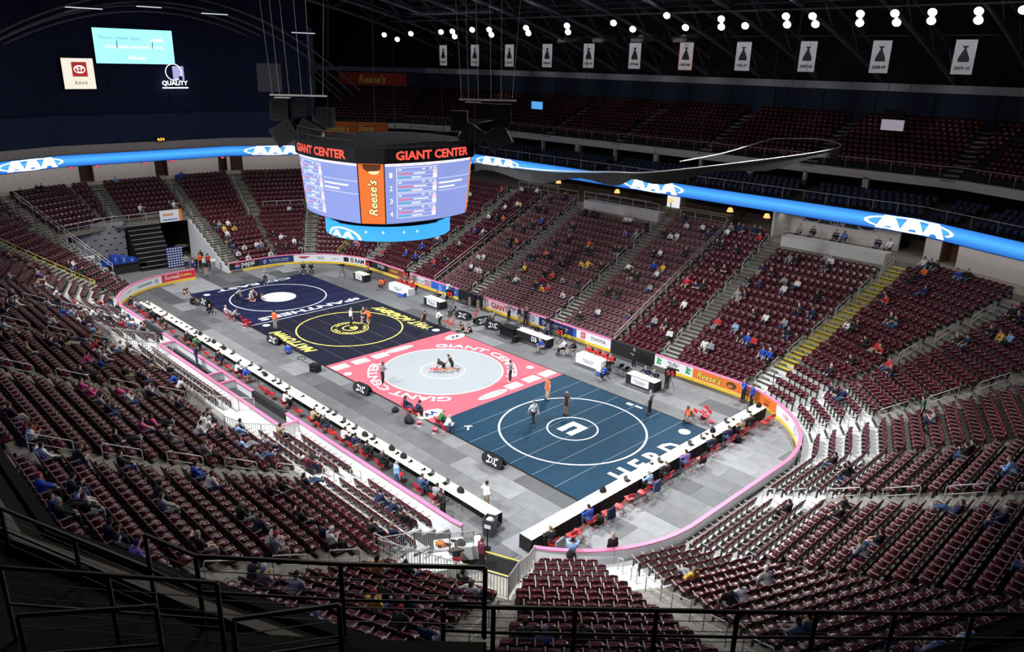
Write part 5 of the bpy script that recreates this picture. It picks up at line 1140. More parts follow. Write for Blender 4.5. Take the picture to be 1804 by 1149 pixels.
def display(x, y, rz, label):
    t = thing('score_display', label, 'display', (x, y, .02), rz, 'red digit score displays')
    m = MB(); m.box((0, 0, 1.35), (.62, .22, .55)); obj('case', m.mesh('case', M_BLACK), t)
    M_DIG = mat('red_digits', (1, .05, .05), .5, emit=2.2)
    for sx in (-.16, .16):
        m = MB()
        for dx, dz, w_, h_ in ((0, .14, .16, .03), (0, 0, .16, .03), (0, -.14, .16, .03), (-.08, .07, .03, .13), (.08, -.07, .03, .13)): m.box((sx+dx, -.118, 1.3+dz), (w_, .012, h_))
        obj('digit', m.mesh('digit', M_DIG), t)
    for a in (0, 2.1, 4.2): m = MB(); m.tube([(0, 0, .95), (.38*math.cos(a), .38*math.sin(a), 0)], .016, 5); obj('leg', m.mesh('leg', M_DARKM), t)
    m = MB(); m.tube([(0, 0, .55), (0, 0, 1.1)], .02, 6); obj('pole', m.mesh('pole', M_DARKM), t)
for x, y, rz, lb in ((-20.4, 11.3, .2, 'black score display behind the leftmost scorer table'), (-14.4, 11.9, .2, 'black score display behind the white table with red shirts'), (-6.3, 10.9, .3, 'black score display by the scorer table near the blue board'), (7.8, 10.8, .2, 'black score display beside the logo table'), (18.9, 10.3, .2, 'black score display beside the teal mat scorer table')): display(x, y, rz, lb)
def tripod(x, y, rz, label):
    t = thing('camera_tripod', label, 'tripod', (x, y, .02), rz)
    for a in (.3, 2.4, 4.5): m = MB(); m.tube([(0, 0, 1.2), (.45*math.cos(a), .45*math.sin(a), 0)], .018, 5); obj('leg', m.mesh('leg', M_BLACK), t)
    m = MB(); m.box((0, 0, 1.4), (.16, .4, .2)); m.tube([(0, -.2, 1.42), (0, -.38, 1.42)], [.06, .075], 8); obj('camera', m.mesh('camera', M_BLACK), t); m = MB(); m.tube([(0, 0, 1.15), (0, 0, 1.32)], .04, 6); obj('head', m.mesh('head', M_DARKM), t)
tripod(-21.3, 8.7, -.4, 'black video tripod beside the leftmost scorer table'); tripod(6.9, 10.75, .6, 'black video tripod behind the logo table')
def crate(x, y, z, sx, sy, sz, rz, label, mt, name='road_case', cat='case'):
    t = thing(name, label, cat, (x, y, z), rz)
    m = MB(); m.box((0, 0, sz*.36), (sx, sy, sz*.72)); obj('body', m.mesh('body', mt), t); m = MB(); m.box((0, 0, sz*.86), (sx*1.02, sy*1.02, sz*.26)); obj('lid', m.mesh('lid', mt if name != 'cooler' else M_WHITE), t)
    m = MB(); m.tube([(-sx*.2, -sy*.53, sz*.5), (-sx*.16, -sy*.58, sz*.56), (sx*.16, -sy*.58, sz*.56), (sx*.2, -sy*.53, sz*.5)], .012, 5); obj('handle', m.mesh('handle', M_DARKM), t)
crate(3.1, 9.6, .02, 1.6, .8, .8, 0, 'long black road case left of the logo table', M_BLACK); crate(-.5, -6.9, .02, .7, .5, .6, .4, 'black equipment case beside the black mat corner', M_BLACK)
crate(-12.0, 9.5, .02, .8, .4, .42, 0, 'blue cooler in front of the white clothed table', M_BLUEP, 'cooler', 'cooler'); crate(13.9, 8.7, .02, .7, .4, .4, .3, 'blue cooler beside the white clothed table', M_BLUEP, 'cooler', 'cooler')
crate(4.6, 8.8, .02, .45, .45, .5, 0, 'small black speaker box before the logo table', M_BLACK, 'speaker_box', 'speaker')
def bucket(x, y, label):
    t = thing('bucket', label, 'bucket', (x, y, .02)); m = MB(); m.lathe([(.13, 0), (.165, .3), (.18, .31), (.155, .3), (.12, .03)], n=14); obj('body', m.mesh('body', mat('pink_plastic', (.85, .12, .2), .4), True), t)
    m = MB(); m.tube([(-.17, 0, .29), (-.14, .1, .2), (0, .19, .14), (.14, .1, .2), (.17, 0, .29)], .006, 4); obj('handle', m.mesh('handle', M_STEEL), t); m = MB(); m.lathe([(.132, -.0), (.142, .09)], n=14); obj('band', m.mesh('band', M_WHITE), t)
bucket(11.7, -6.7, 'pink bucket at the corner of the red mat'); bucket(13.1, -6.6, 'pink bucket beside the coaches of the teal mat'); bucket(24.1, 7.5, 'pink bucket beside two red chairs'); bucket(-13.0, -6.3, 'pink bucket beside fallen red chairs')
def bag_floor(x, y, c, label, s=1.4):
    p = bag_parts(); t = copies(p, 'sports_bag', label, 'bag', (x, y, .02), random.uniform(0, 3), None); t.scale = (s, s, s)
bag_floor(10.9, -6.9, 'k', 'black sports bag behind the seated coaches of the red mat', 1.7); bag_floor(26.3, -6.6, 'k', 'black bag under the end tables'); bag_floor(26.4, 6.7, 'k', 'black bag on the floor behind the end tables'); bag_floor(9.0, -6.6, 'w', 'small bag beside the navy shirted coaches', 1.2); bag_floor(23.2, 7.9, 'k', 'black bag between the two empty red chairs', 1.0)
m = MB(); m.tube([(-3.5+.35*math.cos(a)*(1+.1*math.sin(3*a)), -6.35+.3*math.sin(a), .04) for a in np.linspace(0, 6.0, 18)]+[(-2.9, -6.6, .04), (-2.3, -6.5, .04), (-1.2, -6.8, .04)], .025, 5); tag(obj('cable', m.mesh('cable', M_BLACK)), 'looped black cable lying beside the black mat', 'cable')
t = thing('waste_bin', 'grey wheeled waste bin at the end of the near tables', 'bin', (23.4, -11.4, .02), .4)
m = MB(); P = [(-.30, -.30), (.30, -.30), (.30, .30), (-.30, .30)]
m.add([(x*.85, y*.85, .02) for x, y in P]+[(x, y, .95) for x, y in P]+[(x*.9, y*.9, .95) for x, y in P]+[(x*.8, y*.8, .3) for x, y in P], [(3, 2, 1, 0)]+[(i, (i+1) % 4, 4+(i+1) % 4, 4+i) for i in range(4)]+[(4+i, 4+(i+1) % 4, 8+(i+1) % 4, 8+i) for i in range(4)]+[(8+i, 8+(i+1) % 4, 12+(i+1) % 4, 12+i) for i in range(4)]+[(12, 13, 14, 15)]); obj('body', m.mesh('body', mat('charcoal_plastic', (.05, .05, .052), .5)), t)
m = MB(); m.box((0, 0, .96), (.66, .66, .05)); m2_ = MB(); m2_.ell((0, 0, .80), (.22, .22, .16), 8, 5); obj('rubbish', m2_.mesh('rubbish', mat('bin_liner', (.5, .52, .55), .4), True), t)
m = MB(); m.box((0, -.30, .6), (.34, .012, .2)); obj('label_plate', m.mesh('label_plate', M_WHITE), t)
for sx in (-.22, .22): m = MB(); m.tube([(sx-.03, .28, .06), (sx+.03, .28, .06)], .06, 10); obj('wheel', m.mesh('wheel', M_BLACK), t)
def stanchion(x, y, z, label):
    t = thing('barrier_post', label, 'post', (x, y, z)); m = MB(); m.lathe([(.18, 0), (.18, .03), (.05, .05), (.03, .07)], n=12); obj('base', m.mesh('base', M_BLACK), t); m = MB(); m.lathe([(.03, .06), (.03, .98), (.04, 1.0), (.04, 1.05)], n=10); obj('pole', m.mesh('pole', M_BLACK), t)
stanchion(24.2, -12.3, .05, 'black barrier post in the tunnel mouth'); stanchion(31.3, -10.0, zrow(1), 'black barrier post on the bright stair'); stanchion(24.6, 14.4, zrow(1), 'black barrier post at the foot of the yellow stairs')
# electronics table in the tunnel
t = cloth_table(23.7, -13.7, 2.2, .8, M_CLOTHW, 'white table with audio gear beside the tunnel fence', math.radians(58))
for k, (dx, dy, nm, lb) in enumerate(((.5, .1, 'mixing_desk', 'dark audio mixer on the tunnel table'), (-.1, .1, 'laptop', ''), (-.5, -.1, 'laptop', ''), (.1, -.2, 'camera_bag', ''))):
    a = math.radians(58); x, y = 23.7+dx*math.cos(a)-dy*math.sin(a), -13.7+dx*math.sin(a)+dy*math.cos(a)
    if nm == 'mixing_desk':
        q = thing(nm, lb, 'mixer', (x, y, .772), a); m = MB(); m.obox((0, 0, .05), (.5, 0, 0), (0, .4, .05), (0, 0, .07)); obj('case', m.mesh('case', mat('grey_case', (.16, .17, .18), .5)), q)
        for j in range(8): m = MB(); m.box((-.2+.057*j, 0, .095), (.02, .28, .02)); obj('fader', m.mesh('fader', M_BLACK), q)
    else: on_table(nm, x, y, a+2.6, 'on the tunnel gear table, %s' % ('first' if k == 1 else 'second' if k == 2 else 'in front'))
t = copies(bag_parts(), 'gear_bag', 'orange gear bag on the tunnel table', 'bag', (23.35, -14.45, .772), .5, None); t.scale = (1.2, 1.2, .9)
for ch in t.children:
    if ch.data.name.startswith('body'): ch.data = ch.data.copy(); ch.data.materials[0] = M_ORANGE
# ---------------------------------------------------------------- people on the floor
F_ = face
def fp(pose, x, y, dx, dy, top, legs, label, z=.02, **k): return person(pose, (x, y, z), F_(dx, dy), top, legs, label, 'people on the arena floor', **k)
ZM = .05
fp('hips', -24.0, 1.3, 1, -.4, 'g', 'k', 'referee in grey shirt standing at the far edge of the navy mat', ZM, sleeve='short')
fp('stoop', -20.0, -3.6, .3, 1, 'g', 'k', 'referee in grey shirt bending over two wrestlers on the navy mat', ZM, sleeve='short')
fp('sprawl', -19.6, -1.9, .3, 1, 'k', 'k', 'wrestler in black singlet lying on the navy mat', ZM, sleeve='singlet', bare=True); fp('kneel_over', -19.5, -2.3, 1, .4, 'w', 'k', 'wrestler in white singlet kneeling on the navy mat', ZM+.12, sleeve='singlet', bare=True)
fp('floor_curl', -25.9, -6.1, 1, .1, 'k', 'k', 'person in black sitting on the floor behind the navy mat corner', hair=(.4, .2, .16), legw='shorts', sleeve='short'); fp('floor_legs', -22.3, -6.9, 1, .3, 'k', 'k', 'person in black sitting on the floor beside the left pop-up banner'); fp('floor_legs', -18.8, -6.8, 1, -.1, 'k', 'k', 'person in black with legs stretched beside the navy mat')
fp('sit', -16.1, -6.4, .3, 1, 'w', 'g', 'coach in white shirt on a red chair at the navy mat', hair=(.35, .33, .31)); fp('sit_lean', -15.2, -6.3, .3, 1, 'g', 'k', 'coach in grey shirt leaning forward at the navy mat')
for x, lb in ((-16.1, 'under the white shirted coach at the navy mat'), (-15.2, 'under the grey shirted coach at the navy mat'), (-13.7, 'left of the orange shirt, first of two'), (-12.9, 'left of the orange shirt, second of two')): chair(x, -6.42 if x < -14 else -6.0, F_(.3, 1), 'red folding chair '+lb)
fp('stand', -10.9, -4.6, -.3, 1, 'o', 'g', 'coach in orange jacket standing on the black mat edge', ZM); fp('floor_curl', -5.0, -6.6, -1, .4, 'b', 'k', 'person in blue top curled on the floor by the black mat')
fp('stand', -7.3, .6, .2, 1, 'w', 'k', 'referee in white shirt with his back turned on the black mat', ZM, sleeve='short'); fp('grapple', -7.75, 2.0, 1, .1, 'k', 'k', 'wrestler in black singlet gripping an opponent', ZM, sleeve='singlet', bare=True); fp('grapple', -6.8, 2.1, -1, 0, 'o', 'o', 'wrestler in orange singlet gripping an opponent', ZM, sleeve='singlet', bare=True)
for x, y, lb in ((-25.4, 6.4, 'left'), (-24.8, 7.0, 'right')):
    fp('sit', x, y, 1, -.4, 'k', 'k', 'person in black seated at the far mat corner, %s one' % lb); chair(x, y-.02, F_(1, -.4), 'dark folding chair at the far mat corner, %s one' % lb, BLK_CH, group='black folding chairs')
fp('fold', 4.75, -4.6, 1, .6, 'g', 'k', 'referee in grey shirt at the near edge of the pale circle', ZM, sleeve='short', skin=4); fp('stand', 10.5, 2.5, -1, -.4, 'g', 'k', 'referee in grey shirt at the far edge of the pale circle', ZM, sleeve='short')
fp('all_fours', 5.35, .35, -.9, -.3, 'k', 'k', 'wrestler on hands and knees at the centre of the red mat', ZM, sleeve='singlet', bare=True, hair='k'); fp('kneel_over', 5.7, .75, -.8, -.5, 'k', 'k', 'wrestler kneeling above an opponent on the red mat', ZM, sleeve='singlet', bare=True, hair='k')
for x, y, c, lb, ps in ((9.7, -6.2, 'n', 'coach in navy shirt at the red mat corner, farther one', 'sit'), (10.6, -6.15, 'n', 'coach in navy shirt at the red mat corner, nearer one', 'sit_lean'), (12.7, -5.9, 'e', 'coach in green shirt seated at the teal mat corner', 'sit_lean'), (13.6, -6.1, 'w', 'coach in white shirt seated at the teal mat corner', 'sit_lean')):
    fp(ps, x, y, .3, 1, c, 'kdkg'[int(x) % 4], lb, hair=(.35, .33, .31) if c == 'w' else None); chair(x, y-.05, F_(.3, 1), 'red folding chair under the '+lb[:lb.index(' ', 9)]+' coach by x'.replace(' by x', {'n': ' in navy, ', 'e': ' in green', 'w': ' in white'}[c]+('%s one' % lb.split()[-2] if c == 'n' else '')))
fp('stand', 14.4, 2.3, -.2, -1, 'o', 'o', 'wrestler in orange singlet standing on the teal mat', ZM, sleeve='singlet', bare=True); fp('stand', 16.9, 1.45, -.2, -1, 'k', 'k', 'wrestler in black singlet looking down on the teal mat', ZM, sleeve='singlet', bare=True); fp('walk', 16.4, -1.2, .9, -.2, 'w', 'k', 'referee in white shirt walking across the teal mat', ZM, sleeve='short')
fp('hips', 20.45, 5.75, -1, -.2, 'g', 'k', 'referee in grey shirt at the far edge of the teal mat', ZM, sleeve='short', hair=(.35, .33, .31)); fp('sit_lean', 22.9, 6.95, -.5, -1, 'o', 'h', 'coach in orange shirt on a red chair by the teal mat')
for x, y, lb in ((22.9, 7.0, 'under the orange shirted coach'), (23.1, 8.0, 'beside the orange shirted coach, first empty one'), (23.6, 7.6, 'beside the orange shirted coach, second empty one')): chair(x, y, F_(-.5, -1), 'red folding chair '+lb)
fp('walk', -2.75, 5.0, .8, .3, 'k', 'k', 'wrestler in black singlet walking off the black mat', ZM, sleeve='singlet', bare=True); fp('stoop', -2.6, 6.7, -.6, -.4, 'w', 'k', 'man in black trousers bending at the far side of the black mat')
for x, y, lb in ((-2.2, 7.1, 'first empty one by the bending man'), (-1.5, 7.0, 'second empty one by the bending man'), (-2.1, 10.3, 'beside the pop-up banner on the far side'), (-.6, 10.4, 'beside the edge-on pop-up banner')): chair(x, y, F_(-.5, -.8), 'red folding chair, '+lb)
fp('sit', -4.2, 9.4, .3, -1, 'g', 'k', 'referee in grey seated by the far pop-up banner'); chair(-4.2, 9.45, F_(.3, -1), 'dark chair under the grey referee by the far banner', BLK_CH, group='black folding chairs')
fp('floor_curl', -.5, 7.4, .1, -1, 'k', 'k', 'wrestler in black crouching beyond the red mat, left of two', legw='shorts'); fp('floor_curl', .35, 7.6, -.1, -1, 'k', 'k', 'wrestler in black crouching beyond the red mat, right of two', legw='shorts')
fp('sit', -.05, 10.4, .4, -1, 'g', 'k', 'referee in grey seated next to the upright pop-up banner', sleeve='short'); chair(-.05, 10.45, F_(.4, -1), 'dark chair beside the upright pop-up banner', BLK_CH, group='black folding chairs')
for x, y, dx, dy, c, lg, ps, lb in ((-5.1, 12.4, .2, 1, 'k', 'h', 'board', 'man in black top leaning on the black gate'), (-3.9, 12.35, 0, 1, 'n', 'h', 'board', 'man in navy top and khaki trousers at the announcer board'), (.3, 12.3, 0, 1, 'g', 'k', 'board', 'man in dark grey leaning over the announcer board'), (1.6, 12.2, .3, 1, 'n', 'h', 'stand', 'man in navy top standing behind the logo table'), (2.3, 12.3, -.2, 1, 'k', 'k', 'photo', 'cameraman in black standing beside the white shield board'), (5.0, 12.3, -.3, -1, 'k', 'g', 'hips', 'man in black standing before the navy board'),
                              (14.7, 11.6, -.2, -1, 'k', 'k', 'fold', 'woman in black standing before the black curtain'), (18.6, 10.3, .2, 1, 'k', 'k', 'stand', 'man in black standing beside the teal mat score display'), (23.6, 12.3, -.5, -1, 'b', 'k', 'fold', 'staff member in blue shirt and black trousers by the boards'), (24.4, 12.0, -.8, -1, 'b', 'k', 'stand', 'staff member in blue shirt and shorts by the boards'),
                              (21.7, -10.1, .2, 1, 'w', 'h', 'hips', 'man in white shirt and khaki trousers watching from the table end'), (25.2, -13.6, .2, 1, 'v', 'k', 'stand', 'man in dark maroon plaid standing in the tunnel'), (-5.5, -13.55, .4, 1, 'n', 'd', 'stand', 'man in dark jacket standing in the bench box'), (-8.5, 12.5, 0, 1, 'w', 'k', 'board', 'person in white shirt leaning on the blue board')):
    fp(ps, x, y, dx, dy, c, lg, lb, .62 if y < -13.2 and x < 0 else .02)
fp('photo', 28.0, -10.6, -.6, .9, 'c', 'k', 'photographer in light blue with black backpack at the near boards'); fp('stand', 29.0, -8.9, -1, .4, 'k', 'k', 'bald man in dark suit at the near boards', hair=(.55, .34, .25))
b_ = copies(bag_parts(), 'backpack', 'black backpack on the photographer at the near boards', 'backpack', (28.22, -10.9, .95), .6, None); b_.scale = (1.0, 1.0, 1.5)
fp('board', 20.8, -12.35, .1, -1, 'k', 'k', 'person in black leaning on the near boards with a tripod'); fp('stand', 16.9, -12.25, .2, 1, 'c', 'd', 'person with blue vest standing behind the near tables')
for x, y, c, lb in ((-14.3, 11.0, 'r', 'first'), (-13.5, 11.0, 'r', 'second'), (-12.6, 11.0, 'r', 'third'), (-11.8, 10.9, 'r', 'fourth')): fp('table', x, y, 0, -1, c, 'k', 'scorer in red shirt at the distant white table, %s from left' % lb); chair(x, y+.02, F_(0, -1), 'dark chair of the %s red shirt at the distant white table' % lb, BLK_CH, group='black folding chairs')
for x, y, c, lb in ((11.2, 10.45, 'r', 'first'), (12.0, 10.4, 'r', 'second'), (12.8, 10.35, 'r', 'third'), (13.6, 10.2, 'r', 'fourth')): fp('table', x, y, 0, -1, c, 'k', 'scorer in red shirt at the nearer white table, %s from left' % lb); chair(x, y+.02, F_(0, -1), 'dark chair of the %s red shirt at the nearer white table' % lb, BLK_CH, group='black folding chairs')
for x, y, c, lb in ((-7.9, 10.75, 'k', 'scorer in black at the table near the blue board, left'), (-7.0, 10.75, 'g', 'scorer in grey at the table near the blue board, right'), (4.9, 10.9, 'k', 'scorer in black at the logo table, left'), (5.9, 10.9, 'n', 'scorer in navy at the logo table, right'), (16.9, 10.15, 'n', 'scorer in navy at the teal mat table, left'), (17.7, 10.1, 'n', 'scorer in navy at the teal mat table, right'), (-19.3, 10.6, 'k', 'scorer in black at the leftmost table')):
    fp('table', x, y, 0, -1, c, 'k', lb, hair=(.35, .33, .31) if c == 'n' else None); chair(x, y+.02, F_(0, -1), 'dark chair of the '+lb, BLK_CH, group='black folding chairs')
for x, y, dx, dy, c, lg, lb in ((7.8, 8.8, -.9, -.5, 'b', 'h', 'man in blue jacket seated beside the logo table'), (9.1, 9.75, -.6, -.8, 'w', 'k', 'man in white shirt seated before the car advert'), (9.8, 10.1, -.6, -.8, 'k', 'h', 'man in black shirt seated before the car advert'), (14.7, 8.3, -.5, -1, 'b', 'k', 'coach in blue top seated between two scorer tables'), (-15.3, 9.6, .3, -1, 'o', 'k', 'coach in orange seated left of the distant white table')):
    fp('sit_lean' if c in 'bo' else 'sit', x, y, dx, dy, c, lg, lb); chair(x, y, F_(dx, dy), 'folding chair of the '+lb, BLK_CH if c != 'o' else RED_CH, group='black folding chairs')
for x, y, lb in ((14.6, 10.0, 'stacked beside the black scorer table, left'), (15.2, 9.9, 'stacked beside the black scorer table, right'), (-16.3, 10.0, 'left of the orange coach by the distant table')): chair(x, y, 1.2, 'dark folding chair '+lb, BLK_CH, group='black folding chairs')
fp('table', 24.35, -14.35, -.8, .5, 'k', 'k', 'technician in black seated at the tunnel gear table'); chair(24.4, -14.4, F_(-.8, .5), 'red chair under the technician in the tunnel')
for n, (x, y, dx, dy, c, lg, ps) in enumerate(((-30.9, -1.8, 1, 0, 'k', 'h', 'stand'), (-32.2, -2.6, 1, .3, 'b', 'k', 'hips'), (-32.6, -1.3, .5, 1, 'w', 'k', 'stand'), (-33.4, -.4, -1, 0, 'r', 'k', 'fold'), (-33.0, -2.0, 1, 0, 'k', 'k', 'stand'), (-34.2, -1.0, 1, .2, 'o', 'k', 'stand'), (-34.6, -2.3, .6, -.5, 'g', 'k', 'hips'), (-32.0, -.5, 1, -.3, 'w', 'g', 'fold'), (-35.6, -.3, 1, 0, 'k', 'k', 'stand'), (-31.5, -2.9, .3, 1, 'n', 'h', 'stand'))):
    fp(ps, x, y, dx, dy, c, lg, 'person in %s top in the entrance crowd, %s from the boards' % (PAL[c][1], ordw(n+1)))
for x, c, lb in ((17.4, 'g', 'grey'), (18.6, 'k', 'black'), (20.6, 'k', 'black jacketed'), (21.3, 'b', 'blue'), (24.1, 'n', 'navy'), (25.0, 'w', 'white')):
    fp('sit', x, 30.6, -.1, -1, c, 'k', 'person in %s seated on the platform under the club sign' % lb, LZ); chair(x, 30.62, F_(-.1, -1), 'dark chair of the %s topped person on the platform' % lb, BLK_CH, LZ, 'black folding chairs')
fp('stand', 34.9, 11.9, -1, -.4, 'e', 'k', 'person in green checked top standing on the corner aisle', zrow(6), legw='shorts', sleeve='short')
# ---------------------------------------------------------------- centre-hung scoreboard
SCX, SCY = -.2, -.2
sb = thing('scoreboard', 'large centre-hung scoreboard with four curved screens and red lettering', 'scoreboard', (SCX, SCY, 9.9))
def sface(th, A0, A1, z0, z1, c=1.3, bulge=.6, off=0.):
    ct, st = math.cos(th), math.sin(th)
    def fn(u, v, h=0):                # u -1..1 to the viewer's right, v 0..1 up
        A = A0+(A1-A0)*v; w_ = (A-c*A/5)*u; o = A+bulge*(1-u*u)+off+h
        return (SCX+ct*o-st*w_, SCY+st*o+ct*w_, z0+(z1-z0)*v)
    return fn
def grid_patch(fn, u0, u1, v0, v1, nu=12, nv=1):
    m = MB()
    for i in range(nu):
        for j in range(nv):
            a, b = u0+(u1-u0)*i/nu, u0+(u1-u0)*(i+1)/nu; c, d = v0+(v1-v0)*j/nv, v0+(v1-v0)*(j+1)/nv
            m.quad(fn(a, c), fn(b, c), fn(b, d), fn(a, d))
    return m
M_SCR = mat('screen_periwinkle', srgb('#93a2e6'), .4, emit=.95); M_SCRW = mat('screen_white', (.9, .92, 1), .4, emit=1.1); M_SCRR = mat('screen_red', (.9, .22, .35), .4, emit=.9)
M_SCRT = mat('screen_teal', (.10, .55, .72), .4, emit=.9); M_SCRP = mat('screen_pink', (.95, .68, .75), .4, emit=1.0); M_SCRO = mat('screen_orange', srgb('#f07830'), .4, emit=.95); M_SCRB = mat('screen_brown', (.16, .04, .01), .4, emit=.6); M_SCRY = mat('screen_yellow', (1, .86, .42), .4, emit=1.1); M_NEON = mat('red_neon', (1, .09, .06), .4, emit=1.3)
M_SHELL = mat('scoreboard_shell', (.004, .004, .005), .85, spec=.15)
for q in range(4):
    th = math.pi/2*q; fn = sface(th, 4.72, 5.0, 11.45, 15.5)
    scr = obj('screen', grid_patch(fn, -1, 1, 0, 1).mesh('screen', M_SCR), sb, True)
    f1 = lambda u, v, h=0: fn(u, v, .02); f2 = lambda u, v, h=0: fn(u, v, .035)
    if q in (0, 3):
        obj('header', grid_patch(f1, -1, 1, .955, 1).mesh('header', M_SCRW), scr)
        m = MB()
        for k in range(9): a = -.92+.21*k; mm = grid_patch(f2, a, a+.12, .965, .982, 2); m.add(mm.v, mm.f)
        obj('header_words', m.mesh('header_words', M_SCRP), scr)
        for r in range(4):
            v1 = .93-.215*r; v0 = v1-.2
            m = MB()
            for (a, b, c, d) in ((-.80, .06, v1-.008, v1), (-.80, .06, v0, v0+.008), (-.80, -.788, v0, v1), (-.78, .06, v0+.062, v0+.066), (-.78, .06, v0+.125, v0+.129)): mm = grid_patch(f1, a, b, c, d, 6); m.add(mm.v, mm.f)
            obj('bout_frame', m.mesh('bout_frame', M_SCRW), scr)
            obj('red_name', grid_patch(f1, -.76, -.50+.03*(r % 2), v0+.085, v0+.108, 3).mesh('red_name', M_SCRR), scr); obj('school_name', grid_patch(f1, -.46, -.22+.05*(r % 3), v0+.085, v0+.106, 3).mesh('school_name', M_SCRW), scr)
            obj('green_name', grid_patch(f1, -.76, -.54+.02*r, v0+.022, v0+.045, 3).mesh('green_name', M_SCRT), scr); obj('school_name', grid_patch(f1, -.50, -.30+.04*(r % 2), v0+.022, v0+.043, 3).mesh('school_name', M_SCRW), scr)
            obj('score_cell', grid_patch(f2, -.04, .06, v0+.07, v1-.055, 2).mesh('score_cell', M_SCRP), scr); obj('score_cell', grid_patch(f2, -.04, .06, v0, v0+.07, 2).mesh('score_cell', M_SCRW), scr)
            m = MB()
            for a in (-.76, -.28, -.12, -.02): mm = grid_patch(f1, a, a+.06, v1-.045, v1-.025, 1); m.add(mm.v, mm.f)
            obj('bout_words', m.mesh('bout_words', M_SCRW), scr)
            m = MB(); put_text(m, str(r+1), lambda u, v, h=0: f1(-.9+u, v1-.12+v), width=.055, height=.085, bold=.01); obj('bout_number', m.mesh('bout_number', M_SCRW), scr)
        m = MB()
        for (a, b, c, d) in ((.1, 1, .70, .707), (.1, 1, .49, .497)): mm = grid_patch(f1, a, b, c, d, 8); m.add(mm.v, mm.f)
        obj('next_lines', m.mesh('next_lines', M_SCRW), scr)
        for b, v in ((.78, .61), (.55, .535)): obj('next_name', grid_patch(f1, .12, b, v, v+.03, 6).mesh('next_name', M_SCRW), scr)
    # dark cap with lettering
    fc = sface(th, 5.2, 5.2, 15.55, 16.5); obj('cap_panel', grid_patch(fc, -1, 1, 0, 1).mesh('cap_panel', M_SHELL), sb, True)
    m = MB(); put_text(m, 'GIANT CENTER', lambda u, v, h=0: fc(u, .5+v, .03), width=1.62, height=.62, bold=.035); obj('cap_lettering', m.mesh('cap_lettering', M_NEON), sb, True)
    # corner panel
    def cn(th2): return
    a0, a1 = fn(1, 0), fn(1, 1); nx = sface(th+math.pi/2, 4.72, 5.0, 11.45, 15.5); b0, b1 = nx(-1, 0), nx(-1, 1)
    fk = lambda u, v, h=0, a0=np.array(a0), a1=np.array(a1), b0=np.array(b0), b1=np.array(b1), th=th: tuple((a0*(.5-u)+b0*(.5+u))*(1-v)+(a1*(.5-u)+b1*(.5+u))*v+np.array((math.cos(th+math.pi/4), math.sin(th+math.pi/4), 0))*(h+.02))
    cp = obj('corner_panel', grid_patch(fk, -.5, .5, 0, 1, 1).mesh('corner_panel', M_SCRO), sb, True)
    m = MB()
    for (u0, u1) in ((-.5, -.46), (.46, .5)): mm = grid_patch(lambda u, v: fk(u, v, .02), u0, u1, 0, 1, 1); m.add(mm.v, mm.f)
    obj('panel_edge', m.mesh('panel_edge', M_SHELL), cp)
    m = MB(); put_text(m, "Reese's", lambda u, v, h=0: fk(-v*.9+.02, .44+u, .025), width=.62, height=.42, shear=.25, bold=.06); obj('script_outline', m.mesh('script_outline', M_SCRB), cp)
    m = MB(); put_text(m, "Reese's", lambda u, v, h=0: fk(-v*.9+.02, .44+u, .045), width=.60, height=.38, shear=.25, bold=.02); obj('script', m.mesh('script', M_SCRY), cp)
    m = MB(); m.add([fk(.03+.33*math.cos(a), .99-.15*abs(math.sin(a))-.015*math.sin(5*a), .025) for a in np.linspace(0, math.pi, 14)], [tuple(range(14))]); obj('chocolate_cup', m.mesh('chocolate_cup', M_SCRB), cp)
    m = MB(); m.add([fk(.1+.2*math.cos(a), .875-.05*math.sin(a), .04) for a in np.linspace(-.2, math.pi, 10)], [tuple(range(10))]); obj('cup_bite', m.mesh('cup_bite', M_SCRY), cp)
    ca, cb = fc(1, 0), fc(1, 1); cx2 = sface(th+math.pi/2, 5.2, 5.2, 15.55, 16.5); m = MB(); m.quad(ca, cx2(-1, 0), cx2(-1, 1), cb); obj('cap_corner', m.mesh('cap_corner', M_SHELL), sb, True)
    m = MB()
    for z_, A_ in ((16.5, 5.2), (15.52, 5.2), (11.42, 4.72)):
        P = [sface(th, A_, A_, z_, z_+1)(u, 0) for u in np.linspace(-1, 1, 9)]+[sface(th+math.pi/2, A_, A_, z_, z_+1)(-1, 0)]
        m.add(P+[(SCX, SCY, z_)], [(k, k+1, len(P)) for k in range(len(P)-1)])
    obj('deck', m.mesh('deck', M_SHELL), sb, True)
    m = MB(); P = [sface(th, 5.0, 5.0, 16.5, 17.4)(u, 1) for u in np.linspace(-1, 1, 7)]; m.tube(P, .025, 5); m.tube([(a, b, c-.45) for a, b, c in P], .018, 5)
    for a, b, c in P[::2]: m.tube([(a, b, 16.5), (a, b, c)], .02, 5)
    obj('guard_rail', m.mesh('guard_rail', M_DARKM), sb, True)
m = MB(); n = 48; RR_ = 4.6; ringf = lambda a, z, o=0: (SCX+(RR_+o)*math.cos(a), SCY+(RR_+o)*math.sin(a), z)
for k in range(n): a, b = 2*math.pi*k/n, 2*math.pi*(k+1)/n; m.quad(ringf(a, 9.95), ringf(b, 9.95), ringf(b, 11.0), ringf(a, 11.0))
rg = obj('led_ring', m.mesh('led_ring', M_LEDC), sb, True)
m = MB(); m.add([ringf(2*math.pi*k/n, 9.93) for k in range(n)], [tuple(range(n))]); m.lathe([(4.4, 11.0), (4.4, 11.42)], (SCX, SCY, 0), 24); obj('underside', m.mesh('underside', M_SHELL), sb, True)
aL = math.radians(-80)
m = MB()
for k in range(20):
    t0, t1 = math.pi*k/20, math.pi*(k+1)/20
    f = lambda t, s: ringf(aL+.36*s*math.cos(t), 10.0+.75*s*math.sin(t), .03); m.quad(f(t0, 1), f(t1, 1), f(t1, .86), f(t0, .86))
